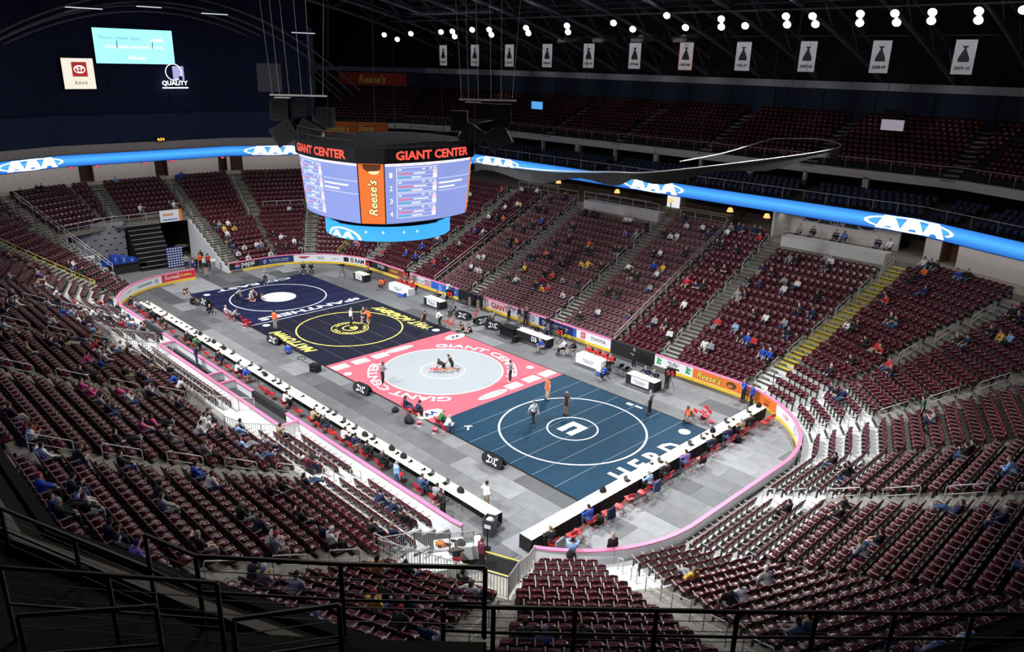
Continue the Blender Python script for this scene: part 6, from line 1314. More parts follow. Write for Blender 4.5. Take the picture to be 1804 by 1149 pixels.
obj('logo_oval', m.mesh('logo_oval', M_LEDW), rg)
m = MB()
for a0 in (-.24, .0): poly = [(a0, 0), (a0+.09, .5), (a0+.15, .5), (a0+.24, 0), (a0+.17, 0), (a0+.15, .12), (a0+.09, .12), (a0+.07, 0)]; m.add([ringf(aL+x, 10.0+z, .04) for x, z in poly], [tuple(range(8))])
obj('logo_letters', m.mesh('logo_letters', M_LEDW), rg)
for k, a in enumerate((-55, -40, -22, -10)):
    m = MB(); c = math.radians(a); m.add([ringf(c+dx, 10.6+dz, .03) for dx, dz in ((0, .14), (.006, .02), (.03, 0), (.006, -.02), (0, -.14), (-.006, -.02), (-.03, 0), (-.006, .02))], [tuple(range(8))]); obj('sparkle', m.mesh('sparkle', M_LEDW), rg)
for (dx, dy) in ((-3, -3), (3, -3), (3, 3), (-3, 3)):
    m = MB(); m.tube([(SCX+dx, SCY+dy, 16.5), (SCX+dx*.8, SCY+dy*.8, 31)], .03, 5); obj('cable', m.mesh('cable', M_DARKM), sb, True)
# ---------------------------------------------------------------- speaker clusters
def speaker_cluster(r0, label, flip):
    rt = np.array((_rt.x, _rt.y)); fw = np.array((math.cos(YAW), math.sin(YAW))); c = rt*r0; rz = math.atan2(rt[1], rt[0])
    t = thing('speaker_cluster', label, 'speaker', (*c, 16)); W_ = lambda a, b, z: (*(c+rt*a+fw*b), z)
    for k, (a, b, z, sx, sz, tl) in enumerate(((-1.2*flip, 0, 18.4, 1.3, 1.5, 0), (.1, .3, 18.6, 1.2, 1.1, 0), (-.9*flip, -.2, 16.8, 1.7, 1.4, .5), (.9*flip, -.2, 16.9, 1.7, 1.4, -.5), (1.9*flip, .5, 17.9, 1.2, 1.4, 0), (.2, 1.3, 17.2, 1.4, 1.3, .2))):
        m = MB(); o = W_(a, b, z); ax = np.array((*rt, 0)); up = np.array((0, 0, 1.)); ax2 = ax*math.cos(tl)+up*math.sin(tl); up2 = up*math.cos(tl)-ax*math.sin(tl); m.obox(o, ax2*sx, np.array((*fw, 0))*.9, up2*sz); cab = obj('cabinet', m.mesh('cabinet', M_BLACK), t, True)
        m = MB(); m.obox(np.array(o)-np.array((*fw, 0))*.46, ax2*sx*.86, np.array((*fw, 0))*.02, up2*sz*.86); obj('grille', m.mesh('grille', M_SHELL), cab)
    m = MB(); m.bar(W_(-1.9, 0, 19.4), W_(2.2, 0, 19.4), .12, .12); m.bar(W_(-1.4, -.4, 19.25), W_(-.3, -.4, 19.25), .5, .06); obj('rigging_bar', m.mesh('rigging_bar', M_STEEL), t, True)
    for a, b in ((-1.7, -2.4), (-1.2, -1.6), (-.5, -.9), (.4, .1), (1.1, 1.0), (1.9, 2.6)): m = MB(); m.tube([W_(a, 0, 19.4), W_(b, 0, 30.5)], .02, 4); obj('cable', m.mesh('cable', M_STEEL), t, True)
    m = MB(); m.lathe([(.25, 0), (.2, .4), (.1, .6)], W_(1.7*flip, -.3, 16.6), 10); obj('horn', m.mesh('horn', mat('cream_horn', (.75, .68, .45), .5, emit=.12 if flip > 0 else 0.02)), t, True)
speaker_cluster(-6.6, 'dark speaker cluster hanging left of the scoreboard', 1); speaker_cluster(6.9, 'dark speaker cluster hanging right of the scoreboard', -1)
# ---------------------------------------------------------------- curtain track with gathered black drape
TR = [(13.3, -3.6), (18.2, -2.9), (20.8, -.25), (22.1, 1.6), (22.6, 9.6), (22.55, 20.5), (21.3, 27.2), (17.7, 30.9), (15.6, 28.0), (16, 25.3), (19.1, 13.7), (20.2, 7.0)]
def smooth(P, n=6):
    P = [np.array(p, float) for p in P]; out = []
    for i in range(len(P)-1):
        a, b, c, d = P[max(i-1, 0)], P[i], P[i+1], P[min(i+2, len(P)-1)]
        for k in range(n):
            t = k/n; out.append(.5*((2*b)+(-a+c)*t+(2*a-5*b+4*c-d)*t*t+(-a+3*b-3*c+d)*t**3))
    return out+[P[-1]]
ct = thing('curtain_track', 'looped curtain track with gathered black drape below the roof', 'curtain', (22, 10, 15.4)); PS = smooth(TR)
m = MB(); m.tube([(*p, 16.5) for p in PS], .04, 5); obj('track', m.mesh('track', M_STEEL, True), ct, True)
m = MB(); Q = PS[0:37]
for k in range(len(Q)-1):
    za, zb = 15.95+.2*math.sin(k*.9), 15.95+.2*math.sin((k+1)*.9); m.quad((*Q[k], 16.44), (*Q[k+1], 16.44), (*Q[k+1], zb), (*Q[k], za))
obj('drape', m.mesh('drape', M_BLACKC), ct, True)
for k in range(0, len(PS), 9): m = MB(); m.tube([(*PS[k], 16.5), (*PS[k], zroof(PS[k][1])+2)], .012, 4); obj('hanger', m.mesh('hanger', M_DARKM), ct, True)
# ---------------------------------------------------------------- end wall screens and signs
XW = -48.0
wf = lambda y, z, x=XW: (lambda u, v, h=0: (x+.012+h, y+u, z+v))
def wall_sign(name, label, cat, y0, y1, z0, z1, mt, depth=.5):
    t = thing(name, label, cat, (XW, (y0+y1)/2, z0)); m = MB(); m.box((XW-depth/2, (y0+y1)/2, (z0+z1)/2), (depth-.02, y1-y0+.08, z1-z0+.08)); obj('case', m.mesh('case', M_BLACK), t, True)
    m = MB(); m.quad((XW, y0, z0), (XW, y1, z0), (XW, y1, z1), (XW, y0, z1)); obj('screen', m.mesh('screen', mt), t, True); return t
M_CYAN = mat('led_cyan', (.36, .86, 1.0), .4, emit=1.25)
t = wall_sign('video_screen', 'bright cyan video screen high on the dark end wall', 'screen', -4.3, 4.2, 20.85, 24.5, M_CYAN)
for txt, y, z, wd, mt in (('Phone, wallet, keys,', -1.5, 23.5, 4.4, mat('led_teal', (.25, .75, .85), .4, emit=.8)), ('mask.', 2.5, 23.45, 1.5, M_LEDW), ('One right partner: AAA.', 0, 22.6, 6.4, M_LEDW), ('AAA.com', 0, 21.5, 1.9, M_LEDW)):
    m = MB(); put_text(m, txt, wf(y, z), width=wd, height=.42, bold=.02); obj('lettering', m.mesh('lettering', mt), t, True)
for y in (-2.1, 1.7): m = MB(); m.tube([(XW+.5, y, 22.5), (XW+.5, y, 23.1), (XW+.2, y+.15, 23.2)], .04, 5); obj('bracket', m.mesh('bracket', M_BLACK), t, True)
t = wall_sign('lit_sign', 'white lit sign with red emblem square on the end wall', 'sign', -7.8, -4.66, 18.17, 21.33, mat('sign_cream', (1, .93, .78), .4, emit=.95))
f = wf(-6.1, 20.2); patch(t, f, -.75, .75, -.75, .75, mat('sign_red', (.8, .05, .05), .4, emit=.5), 'red_square', 1); f = wf(-6.1, 20.2, XW+.01)
for a in ((0, 0, .58, .42, .84), (0, 0, .22, .40, .7), (0, .18, .42, .18, .7)): disc(t, f, a[0], a[1], a[2], a[3], M_LEDW, 'emblem', a[4])
m = MB(); put_text(m, 'RAV4', wf(-6.1, 18.8), width=1.2); obj('lettering', m.mesh('lettering', mat('sign_brown', (.35, .26, .2), .5)), t, True)
t = thing('lit_logo', 'white lit logo of ring and square above block lettering', 'sign', (XW, 4, 18)); f = wf(4.1, 19.9)
patch(t, f, -.3, 1.0, -.75, .75, mat('led_lilac', (.55, .55, .95), .4, emit=.8), 'square', 1); disc(t, wf(3.9, 20.0, XW+.02), 0, 0, .95, .95, M_LEDW, 'ring', .9, 32); disc(t, wf(4.65, 19.35, XW+.03), 0, 0, .24, .24, M_NAVY, 'dot', 0, 14)
m = MB(); put_text(m, 'QUALITY', wf(3.95, 18.75), width=3.0, height=.6, bold=.03); obj('lettering', m.mesh('lettering', M_LEDW), t, True); patch(t, wf(3.95, 18.25), -1.5, 1.5, -.07, .07, M_LEDW, 'underline', 1)
m = MB(); m.box((XW-.25, 4, 19.6), (.5, .1, 3.2)); obj('bracket', m.mesh('bracket', M_BLACK), t, True)
t = thing('wall_clock', 'small digital clock with orange digits on the end parapet', 'clock', (-47.45, 1.45, 11.85)); m = MB(); m.box((-47.85, 1.45, 12.5), (.16, 1.1, .45)); obj('case', m.mesh('case', M_BLACK), t, True)
m = MB(); put_text(m, '4:34', lambda u, v, h=0: (-47.76, 1.45+u, 12.5+v), width=.85, height=.32, bold=.03); obj('digits', m.mesh('digits', mat('amber_digits', (1, .35, .05), .4, emit=2.5)), t, True)
t = thing('acoustic_panel', 'square grey panel on the dark wall left of the speakers', 'panel', (-45.6, 14.8, 17.8)); A, B = pt(7, float(TT[7] @ np.array((-46.2, 13.4))), 17.9), pt(7, float(TT[7] @ np.array((-45.1, 16.1))), 17.9)
m = MB(); m.extr([(*A, 17.8), (*B, 17.8), (*B, 21.2), (*A, 21.2)], (*(NN[7]*.06), 0)); obj('board', m.mesh('board', mat('panel_grey', (.16, .17, .20), .8)), t, True); m = MB(); m.extr([(*(A-NN[7]*.02), 21.15), (*(B-NN[7]*.02), 21.15), (*(B-NN[7]*.02), 21.25), (*(A-NN[7]*.02), 21.25)], (*(NN[7]*.1), 0)); obj('top_trim', m.mesh('top_trim', M_DARKM), t, True)
# exit signs under the ribbon on the end wall
for n, u in enumerate((8.6, 5.9, .8, -2.4, -8.6)):
    t = thing('exit_sign', 'small red exit light under the end ribbon, %s from left' % ordw(n+1), 'sign', (*pt(8, u, 17.2), 9.9)); c = pt(8, u, 17.15); m = MB(); m.box((*c, 9.95), (.12, .5, .2)); obj('case', m.mesh('case', M_BLACK), t, True); m = MB(); m.box((c[0]+.065, c[1], 9.95), (.01, .42, .13)); obj('lens', m.mesh('lens', mat('exit_red', (1, .05, .12), .4, emit=2)), t, True)
# orange script signs in the far corner
def facet_sign(i, u0, u1, d, z0, z1, mt, name, label, txts):
    t = thing(name, label, 'sign', (*pt(i, (u0+u1)/2, d), z0)); A, B = pt(i, u1, d), pt(i, u0, d)
    m = MB(); m.extr([(*A, z0), (*B, z0), (*B, z1), (*A, z1)], (*(NN[i]*.12), 0)); obj('panel', m.mesh('panel', mt), t, True)
    for txt, cx, wd, h_, mm in txts:
        m = MB(); put_text(m, txt, lambda u, v, h=0: (*pt(i, (u0+u1)/2-cx-u, d-.03), (z0+z1)/2+v), width=wd, height=h_, shear=.2, bold=.02); obj('lettering', m.mesh('lettering', mm), t, True)
    return t
facet_sign(6, 7.2, 17.0, 31.5, 18.4, 20.1, mat('dull_red_orange', (.50, .05, .015), .7), 'script_sign', 'dim red orange sign with script high in the far corner', [("Reese's", 0, 3.9, 1.1, M_YELP)])
facet_sign(6, 8.4, 17.6, 21.9, 12.3, 13.95, mat('bright_orange_sign', (.80, .17, .02), .6), 'zone_sign', 'orange sign with script on the far corner deck front', [("Reese's", -2.2, 3.2, 1.0, M_YELP), ('Zone', 1.6, 2.2, .8, M_YELP)])
t = facet_sign(4, -23.0, -16.8, 19.4, 9.3, 10.15, mat('club_sign_navy', (.02, .025, .05), .6), 'club_sign', 'dark club name sign on the pale platform wall', [('CHAMPIONS', 0, 2.6, .3, M_WPRINT)])
m = MB(); put_text(m, 'CLUB', lambda u, v, h=0: (*pt(4, -19.9-u, 19.36), 9.5+v), width=1.3, height=.3); obj('lettering', m.mesh('lettering', M_WPRINT), t, True)
for x in (17.6, 22.4): disc(t, lambda u, v, h=0, x=x: (x+u, 32.33, 9.6+v), 0, 0, .8, .33, M_WPRINT, 'oval', .85)
# lounge lamps and bar counters behind the far stand
for n, x in enumerate((-12.5, -4.0, 2.9, 9.6, 13.4)):
    t = thing('lounge_lamp', 'small warm lamp in the dark lounge, %s from the left' % ordw(n+1), 'lamp', (x, 32.2, LZ)); m = MB(); m.lathe([(.05, 0), (.05, 1.0), (.14, 1.02)], (x, 32.2, LZ), 8); obj('stand', m.mesh('stand', M_BROWN), t, True); m = MB(); m.lathe([(.32, 1.0), (.2, 1.35), (.08, 1.4)], (x, 32.2, LZ), 10); obj('shade', m.mesh('shade', mat('lamp_glow', (1, .45, .15), .5, emit=1.6)), t, True)
for n, (x, L) in enumerate(((-13, 5), (-1.5, 6.5), (8.3, 5.5))):
    t = thing('bar_counter', 'wooden bar ledge behind the last far row, %s from the left' % ordw(n+1), 'counter', (x, 30.3, LZ)); m = MB(); m.box((x, 30.3, LZ+1.05), (L, .5, .06)); obj('top', m.mesh('top', mat('ledge', (.30, .24, .18), .5)), t, True); m = MB(); m.box((x, 30.4, LZ+.5), (L, .1, 1.0)); obj('front', m.mesh('front', M_LOUNGE), t, True)
# platform railings
def rail_run(pts, h, label, mt=M_STEEL, bars=False, name='guard_rail', r=.022, cables=0):
    t = thing(name, label, 'railing', tuple(pts[0])); P = [np.array(p, float) for p in pts]; up = np.array((0, 0, h))
    m = MB(); m.tube([p+up for p in P], r, 6); obj('top_rail', m.mesh('top_rail', mt), t, True); m = MB(); m.tube([p+up*(.12 if bars else .5) for p in P], r*.7, 5); obj('lower_rail', m.mesh('lower_rail', mt), t, True)
    mb = MB()
    for a, b in zip(P[:-1], P[1:]):
        L = np.linalg.norm(b-a); n = max(1, int(L/1.5))
        for k in range(n+1): c = a+(b-a)*k/n; m = MB(); m.tube([c, c+up], r*1.05, 5); obj('post', m.mesh('post', mt), t, True)
        if bars:
            for k in range(int(L/.13)): c = a+(b-a)*(k+.5)/int(L/.13); mb.bar(c+up*.12, c+up*.98, .018)
        for q in range(cables): z = (q+1)/(cables+1); mb.bar(a+up*z, b+up*z, .012)
    if mb.f: o = obj('bars' if bars else 'cables', mb.mesh('bars', mt), t, True); o['kind'] = 'stuff'
    return t
for (x0, x1, lb) in ((-5.4, 4.1, 'rail along the platform above the announcers'), (16.9, 25.6, 'rail along the platform under the club sign')): rail_run([(x0, 28.5, 8.45), (x1, 28.5, 8.45)], .9, 'steel guard '+lb)
rail_run([(*pt(4, -11, 16.4), LZ), (*pt(4, -6, 16.4), LZ)], 1.0, 'steel guard rail behind the last mauve row, right part'); rail_run([(*pt(4, 7, 16.4), LZ), (*pt(4, 16, 16.4), LZ)], 1.0, 'steel guard rail behind the last mauve row, left part')
# tunnel fences
k7 = D0+DP*7
rail_run([(*pt(13, 15.9, k7), zrow(7)), (*pt(13, 21.5, k7), zrow(7))], 1.0, 'barred steel fence above the exit tunnel mouth', bars=True, name='fence')
rail_run([(*kink(13, k7), zrow(7)), (*kink(13, 4.2), zrow(5)), (*kink(13, 2.2), zrow(2)), (*kink(13, .3), .4)], 1.05, 'barred steel fence on the seat side of the tunnel', bars=True, name='fence')
rail_run([(*pt(13, 15.9, k7), zrow(7)), (*pt(13, 16.4, 4.2), zrow(5)), (*pt(13, 17.0, 2.2), zrow(2)), (*pt(13, 17.4, .6), .5)], 1.05, 'barred steel fence on the table side of the tunnel', bars=True, name='fence')
rail_run([(24.2, -18.6, zrow(6)), (26.0, -18.3, zrow(6))], 1.05, 'short steel rail left of the tunnel fence')
m = MB()
for k in range(6): c = pt(13, 16.9-.0*k, k7-.6-.75*k); m.box((*c, (zrow(6)-.42*k)/2), (1.3, .72, zrow(6)-.42*k), math.radians(-22.5))
struct('tunnel_stairs', m.mesh('tunnel_stairs', M_CONCL), 'pale stairs descending beside the exit tunnel')
for i, u0, u1, lb in ((8, .4, 9.3, 'above the podium bay'), (9, -9.2, -3.0, 'above the grey backdrop'), (7, 1.6, 6.4, 'across the end stand beside the white wall')):
    rail_run([(*pt(i, u0, D0+DP*11+.05), zrow(11)), (*pt(i, u1, D0+DP*11+.05), zrow(11))], .85, 'steel cross rail '+lb, r=.03)
# near side portals behind the bench
for x0, x1, lb in ((-11.3, -8.1, 'portal by the black drape'), (4.7, 9.7, 'portal beside the pink bench wall')):
    y6, y1 = -12.95-(D0+DP*6), -12.95-(D0+DP*1.2)
    rail_run([(x0, y6, zrow(6)), (x1, y6, zrow(6))], 1.0, 'barred steel fence across the top of the '+lb, bars=True, name='fence')
    for x, sd in ((x0, 'far'), (x1, 'near')):
        for q in range(4): a, b = 6-1.2*q, 6-1.2*(q+1); rail_run([(x, -12.95-(D0+DP*a), zrow(int(a))), (x, -12.95-(D0+DP*b), zrow(int(b)))], .95, '%s stepped fence on the %s side of the %s' % (ordw(q+1), sd, lb), bars=True, name='fence')
    m = MB(); m.box(((x0+x1)/2, (y6+y1)/2-.3, zrow(1)+.15), (x1-x0-.1, y1-y6-.2, .3)); struct('portal_floor', m.mesh('portal_floor', M_CONCL), 'pale landing inside the near portal')
rail_run([(-8.0, -12.95-(D0+DP*4), zrow(4)), (4.4, -12.95-(D0+DP*4), zrow(4))], .95, 'long double steel rail in front of the middle near rows')
# ---------------------------------------------------------------- podium bay
t = thing('podium_stage', 'black draped stage below the grey backdrop', 'stage', (-38.5, -8, 0)); m = MB(); m.box((-38.5, -7.9, .96), (2.8, 4.8, .08)); obj('deck', m.mesh('deck', M_BLACK), t, True); m = MB(); m.box((-38.5, -7.9, .46), (2.7, 4.7, .9)); obj('skirt', m.mesh('skirt', M_BLACKC), t, True)
t = thing('award_podium', 'stepped blue award podium with white numerals', 'podium', (-38.2, -8, 1.0))
for k, (y, h_, nu) in enumerate(((-9.9, .25, '5'), (-9.2, .5, '3'), (-8.4, .95, '1'), (-7.6, .75, '2'), (-6.8, .45, '4'), (-6.1, .3, '6'))):
    m = MB(); m.box((-38.0, y, 1.0+h_/2), (.8, .74, h_)); b = obj('step', m.mesh('step', mat('royal_blue', (.02, .08, .45), .5)), t, True); m = MB(); put_text(m, nu, lambda u, v, h=0: (-37.59, y+u, 1.0+h_*.55+v), height=min(.4, h_*.6)); obj('numeral', m.mesh('numeral', M_WPRINT), b)
t = thing('backdrop', 'grey backdrop with small dark logos behind the podium', 'backdrop', (-39.9, -9, 0)); m = MB(); m.box((-39.95, -8.9, 2.6), (.06, 5.0, 4.8)); obj('sheet', m.mesh('sheet', mat('backdrop_grey', (.33, .33, .35), .8)), t, True)
for j in range(6):
    for k in range(5):
        m = MB(); y, z = -10.9+.98*k+(.49 if j % 2 else 0), 1.4+.62*j; m.add([(-39.9, y-.17, z-.04), (-39.9, y+.1, z-.06), (-39.9, y+.2, z+.03), (-39.9, y, z+.09), (-39.9, y-.14, z+.05)], [tuple(range(5))]); obj('logo', m.mesh('logo', M_KPRINT), t, True)
m = MB()
for k in range(10): m.box((-37.0-.3*k, -4.55, .22+.22*k), (.3, 3.4, .44+.44*k)); 
struct('bleacher_steps', m.mesh('bleacher_steps', M_BLACK), 'black stepped bleacher base beside the podium')
for k in range(10): m = MB(); m.box((-36.86-.3*k, -4.55, .45+.44*k), (.05, 3.4, .03)); struct('trim_4', m.mesh('trim_4', M_STEEL))
t = thing('interview_board', 'navy board with a grid of white logos by the entrance', 'backdrop', (-36.3, -2.8, 0), 0); m = MB(); m.box((-36.3, -2.8, 1.15), (.05, 1.7, 2.3)); obj('board', m.mesh('board', M_NAVY), t, True)
for j in range(8):
    for k in range(6): m = MB(); m.box((-36.268, -3.5+.28*k, .25+.27*j), (.008, .17, .12)); obj('logo', m.mesh('logo', M_WPRINT), t, True)
t = thing('entrance_banner', 'white banner with orange end above the entrance', 'banner', (-39.9, -1.4, 4.3)); m = MB(); m.box((-39.85, -1.38, 5.0), (.04, 2.4, 1.3)); obj('sheet', m.mesh('sheet', M_WHITE), t, True); m = MB(); m.box((-39.82, -.35, 5.0), (.02, .3, 1.3)); obj('orange_end', m.mesh('orange_end', M_ORANGE), t, True)
m = MB(); m.box((-39.82, -1.7, 5.15), (.02, 1.1, .22)); obj('print', m.mesh('print', mat('faded_orange', (.7, .35, .2), .6)), t, True); m = MB(); m.box((-39.82, -1.5, 4.6), (.02, 1.7, .1)); obj('print', m.mesh('print', M_BLUEP), t, True)
t = thing('corner_banner', 'white banner with brown bottle picture by the podium', 'banner', (-34.3, -12.2, 1.2)); A, B = np.array((-34.0, -13.0)), np.array((-34.6, -11.2))
m = MB(); m.extr([(*A, 1.2), (*B, 1.2), (*B, 3.0), (*A, 3.0)], (-.05, 0, 0)); obj('sheet', m.mesh('sheet', M_WHITE), t, True)
bf = lambda u, v: (A[0]+(B[0]-A[0])*u+.02, A[1]+(B[1]-A[1])*u, 1.2+1.8*v)
m = MB(); m.add([bf(a, b) for a, b in ((.72, .1), (.95, .1), (.95, .55), (.88, .68), (.88, .9), (.8, .9), (.8, .68), (.72, .55))], [tuple(range(8))]); obj('bottle_print', m.mesh('bottle_print', mat('amber_print', (.35, .12, .03), .5)), t, True)
rail_run([(-34.9, -12.0, .02), (-31.4, -11.4, .02)], 1.1, 'barred steel fence beside the white corner banner', bars=True, name='fence')
for n, (x, y) in enumerate(((-43, .6), (-45.5, -2.2))): t = thing('round_table', 'round pale table inside the entrance tunnel, %s one' % ('nearer', 'farther')[n], 'table', (x, y, 0)); m = MB(); m.lathe([(.8, .72), (.8, .76)], (x, y, 0), 18); obj('top', m.mesh('top', M_TTOP), t, True); m = MB(); m.lathe([(.3, 0), (.05, .05), (.05, .72)], (x, y, 0), 10); obj('pedestal', m.mesh('pedestal', M_DARKM), t, True)
# ---------------------------------------------------------------- championship banners
YRS = ['1946-47', '1957-58', '1958-59', '1968-69', '1973-74', '1979-80', '1987-88', '1996-97', '2005-06', '2008-09', '2009-10']
TROPHY = [(-.42, -.55), (.42, -.55), (.42, -.3), (.30, -.05), (.2, .15), (.1, .35), (.07, .45), (.22, .55), (.2, .62), (.0, .60), (-.2, .62), (-.22, .55), (-.07, .45), (-.1, .35), (-.2, .15), (-.30, -.05), (-.42, -.3)]
for n, yr in enumerate(YRS):
    x, z = 1.87+6.2*(n-6), 22.95+.05*(n-6); t = thing('championship_banner', '%s hanging white trophy banner counted from the left' % ordw(n+1)+(' with orange border' if n == 6 else ''), 'banner', (x, 34, z-1.25), group='trophy banners under the roof')
    m = MB(); m.box((0, .03, 1.25), (1.5, .02, 2.5))
    if n == 6: mm = MB(); mm.box((0, .035, 1.25), (1.62, .02, 2.62)); obj('border', mm.mesh('border', M_ORANGE), t)
    obj('sheet', m.mesh('sheet', mat('banner_cloth', (.80, .79, .80), .85, noise=.08, nscale=2)), t); m = MB(); m.add([(a*.95, .0, 1.45+b) for a, b in TROPHY], [tuple(range(17))]); obj('trophy_print', m.mesh('trophy_print', M_KPRINT), t)
    m = MB(); put_text(m, yr, lambda u, v, h=0: (u, .0, .45+v), width=1.1, bold=.03); obj('lettering', m.mesh('lettering', M_KPRINT), t)
    if n == 6: m = MB(); put_text(m, '50TH', lambda u, v, h=0: (u, .0, 2.28+v), width=.45, bold=.02); obj('lettering', m.mesh('lettering', M_KPRINT), t)
    m = MB(); m.tube([(-.8, .03, 2.52), (.8, .03, 2.52)], .03, 6); obj('rod', m.mesh('rod', M_DARKM), t)
    for s in (-.7, .7): m = MB(); m.tube([(s, .03, 2.52), (s, .03, 24.75-z+1.25)], .008, 4); obj('cord', m.mesh('cord', M_DARKM), t)
t = thing('banner_pipe', 'thin dark pipe between the trusses carrying the trophy banners', 'pipe', (0, 34.03, 24.7)); m = MB(); m.tube([(-40, 34.03, 24.72), (31, 34.03, 24.72)], .05, 6); obj('pipe', m.mesh('pipe', M_DARKM), t, True)
for n, (y, L, z, xx) in enumerate(((-6.0, 3.6, 26.2, -44), (.5, 2.6, 26.7, -44), (6.8, 3.0, 26.3, -42), (16.5, 3.0, 24.7, -40))):  # glowing bars stand in for bright reflections on roof ducts and trusses
    t = thing('reflection_bar', 'long pale glowing bar for a reflection under the end roof, %s from the left' % ordw(n+1), 'light', (xx, y, z)); m = MB(); m.box((xx, y, z+.12), (.5, L, .16)); obj('housing', m.mesh('housing', M_DARKM), t, True); m = MB(); m.box((xx+.05, y, z), (.34, L*.96, .08)); obj('tube', m.mesh('tube', mat('reflection_glow', (.75, .82, .9), .4, emit=.9)), t, True); m = MB(); m.tube([(xx, y, z+.2), (xx, y, z+6)], .02, 4); obj('rod', m.mesh('rod', M_DARKM), t, True)
for n, x in enumerate((-14.5, -9.4, -4.2, 1.0)):
    t = thing('air_duct', 'short grey duct box above the trophy banners, %s from the left' % ordw(n+1), 'duct', (x, 35.5, 24.6)); m = MB(); m.tube([(x, 34.6, 24.6), (x, 36.8, 24.8)], .38, 10); obj('duct', m.mesh('duct', mat('duct_grey', (.22, .22, .23), .5)), t, True); m = MB(); m.box((x-.5, 34.9, 24.5), (1.3, .8, .5)); obj('outlet', m.mesh('outlet', MATS['duct_grey']), t, True); m = MB(); m.tube([(x, 35.8, 24.9), (x, 35.8, 28)], .02, 4); obj('rod', m.mesh('rod', M_DARKM), t, True)
# ---------------------------------------------------------------- roof trusses, catwalk, floodlights
M_TRUSS = mat('truss_steel', (.14, .15, .17), .45, metal=.2)
def pos_y(v): return v
for n, x in enumerate((-41, -34.6, -28.1, -21.5, -14.9, -8.5, -2.3, 4.1, 10.4, 16.7, 23.0, 29.3)):
    t = thing('roof_truss', '%s arched roof truss counted from the dark end wall' % ordw(n+1), 'truss', (x, 44.9, 21), group='roof trusses'); ys = np.linspace(44.9, -20, 23)
    m = MB(); m.tube([(x, y, zroof(y)) for y in ys], .20, 6); obj('bottom_chord', m.mesh('bottom_chord', M_TRUSS), t, True); m = MB(); m.tube([(x, y, zroof(y)+1.9) for y in ys], .16, 6); obj('top_chord', m.mesh('top_chord', M_TRUSS), t, True)
    for k in range(14): a, b = ys[k], ys[k+1]; m = MB(); m.bar((x, a, zroof(a)+(1.9 if k % 2 else 0)), (x, b, zroof(b)+(0 if k % 2 else 1.9)), .12); obj('web_brace', m.mesh('web_brace', M_TRUSS), t, True)
for n, (xx, zt) in enumerate(((-47.2, 26.4), (-46.6, 27.0), (-44.5, 27.3), (-43.0, 28.0))):
    m = MB(); m.tube([(xx, y, zt-.0172*(y-2)**2) for y in np.linspace(-24, 26, 31)], .12, 6); tag(obj('roof_arch', m.mesh('roof_arch', M_TRUSS)), '%s curved roof rib above the cyan screen' % ordw(n+1), 'beam', 'end roof ribs')
t = thing('catwalk', 'dark lighting catwalk under the roof behind the floodlights', 'catwalk', (0, 27, 26)); 
m = MB(); m.box((-2, 27.2, 26.4), (70, 1.0, .06)); obj('deck', m.mesh('deck', M_TRUSS), t, True)
for y in (26.7, 27.7):
    for z in (26.9, 27.4): m = MB(); m.tube([(-37, y, z), (33, y, z)], .03, 5); obj('rail', m.mesh('rail', M_TRUSS), t, True)
t = thing('service_catwalk', 'dark service catwalk high above the scoreboard', 'catwalk', (-2, 8, 26)); m = MB(); m.box((-4, 9, 25.6), (9, 1.2, .08)); obj('deck', m.mesh('deck', M_TRUSS), t, True)
for y in (8.4, 9.6):
    for z in (26.1, 26.6): m = MB(); m.tube([(-8.5, y, z), (.5, y, z)], .03, 5); obj('rail', m.mesh('rail', M_TRUSS), t, True)
    for x in (-8.4, -6, -4, -2, .4): m = MB(); m.tube([(x, y, 25.6), (x, y, 26.6)], .025, 5); obj('post', m.mesh('post', M_TRUSS), t, True)
LAMPS = [(-37.0, 24.87), (-34.31, 24.34), (-31.57, 24.96), (-25.92, 25.1), (-23.91, 25.14), (-23.52, 24.6), (-20.55, 25.28), (-17.8, 25.25), (-17.43, 24.74), (-12.24, 25.36), (-11.89, 24.86), (-6.65, 25.49), (-6.47, 24.92), (-.92, 25.65), (1.34, 25.09), (4.92, 26.15), (6.94, 25.16), (10.33, 25.77), (10.41, 25.16), (12.58, 25.22), (15.98, 25.86), (16.17, 25.25), (18.13, 25.82), (18.44, 25.25), (21.7, 25.89), (21.76, 25.28), (24.12, 25.87), (24.34, 25.27), (26.58, 25.88), (26.61, 25.34), (29.43, 25.88), (29.51, 25.32), (31.96, 25.88)]
hs = MB(); hs.lathe([(.14, -.35), (.24, -.25), (.30, .0), (.31, .05)], n=12); ln = MB(); ln.lathe([(.29, .055), (.25, .075)], n=12); bk = MB(); bk.tube([(-.33, 0, -.1), (-.33, 0, -.5), (.33, 0, -.5), (.33, 0, -.1)], .02, 5)
hm, lm, bm_ = hs.mesh('housing', M_TRUSS), ln.mesh('lens', mat('lamp_lens', (.92, .95, 1), .3, emit=14)), bk.mesh('bracket', M_TRUSS)
for n, (x, z) in enumerate(LAMPS):
    t = thing('floodlight', '%s bright floodlight along the roof, counted from the left' % ordw(n+1), 'floodlight', (x, 26, z), group='roof floodlights')
    q = (Vector((x*.6+14, -8, 4))-Vector((x, 26, z))).to_track_quat('Z', 'Y'); t.rotation_euler = q.to_euler()
    obj('housing', hm, t); obj('lens', lm, t); obj('bracket', bm_, t)
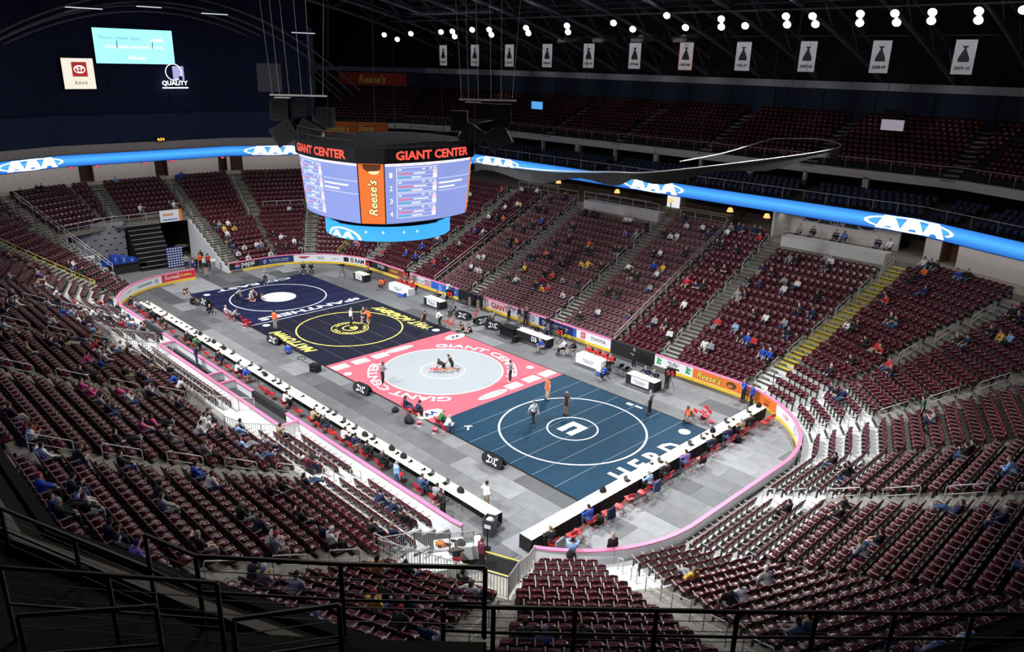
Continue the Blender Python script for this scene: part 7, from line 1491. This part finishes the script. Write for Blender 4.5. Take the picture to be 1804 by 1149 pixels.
# hanging monitors
for (x, y, z, lb, mt) in ((-21.9, 38, 17.0, 'small blue monitor hanging before the upper deck', mat('monitor_blue', (.10, .38, .85), .4, emit=1.0)), (20.9, 38, 17.6, 'pale monitor hanging before the upper deck', mat('monitor_grey', (.55, .5, .6), .4, emit=.5))):
    t = thing('hanging_monitor', lb, 'monitor', (x, y, z)); m = MB(); m.box((x, y+.06, z), (2.0, .1, 1.0)); obj('case', m.mesh('case', M_BLACK), t, True); m = MB(); m.box((x, y, z), (1.9, .02, .9)); obj('screen', m.mesh('screen', mt), t, True); m = MB()
    m.box((x, y+.2, z+.9), (1.6, .3, .7)); obj('mount', m.mesh('mount', M_BLACK), t, True)
    for s in (-.9, .9): m = MB(); m.tube([(x+s, y+.1, z+.3), (x+s, y+.1, z+8)], .02, 4); obj('rod', m.mesh('rod', M_DARKM), t, True)
# ---------------------------------------------------------------- dark near balcony with railings
NEARF = (11, 12, 13, 14, 15, 0, 1)
m = MB(); band(m, 17.2, 10.4, 27, 10.4, NEARF); band(m, 17.2, 9.2, 17.2, 10.4, NEARF); band(m, 17.2, 9.2, 27, 9.2, NEARF); struct('balcony_floor', m.mesh('balcony_floor', mat('balcony_black', (.004, .004, .0045), .9)), 'black balcony floor along the near edge')
m = MB(); band(m, 17.75, 10.72, 18.0, 10.72, (11, 12, 13)); band(m, 17.75, 10.4, 17.75, 10.72, (11, 12, 13)); band(m, 18, 10.4, 18, 10.72, (11, 12, 13)); struct('balcony_curb', m.mesh('balcony_curb', mat('curb', (.16, .15, .14), .85)), 'pale concrete curb of the dark balcony')
Z0, HT = 10.4, 1.25
LOWR = (([(24.5, -32.1), (27.26, -31.04), (29.73, -30.14), (32.0, -29.31)], 'thick dark balcony railing running along the concrete curb'), ([(37.06, -25.48), (37.8, -24.78), (41.22, -21.26), (45.6, -16.6), (47.5, -11)], 'long thin dark railing across the front seat blocks'))
UPR = (([(36.12, -30.48), (37.14, -30.14), (38.71, -28.7), (40.17, -27.22)], 'dark upper railing across the lower part of the near stand'), ([(35.57, -32.25), (37.93, -30.18)], 'dark upper railing ending at a double post'), ([(36.85, -32.33), (37.85, -30.97)], 'short dark railing in the bottom corner'), ([(38.77, -30.35), (39.45, -29.19)], 'short dark railing at the bottom edge'))
for run, z0 in ((LOWR, Z0), (UPR, 13.85)):
    for pts, lb in run: rail_run([(x, y, z0) for x, y in pts], HT, lb, mat('balcony_rail', (.055, .048, .045), .5), r=.05 if z0 < 12 else .035, name='balcony_railing', cables=4)
m = MB(); m.prism([(36.0, -30.62), (37.2, -30.2), (38.78, -28.75), (40.25, -27.25), (44.5, -31.5), (38.5, -37), (35.3, -33.2), (35.5, -32.4)][::-1], 13.55, 13.85); struct('upper_deck_floor', m.mesh('upper_deck_floor', mat('balcony_black', (.004, .004, .0045), .9)), 'black upper deck floor in the bottom corner')
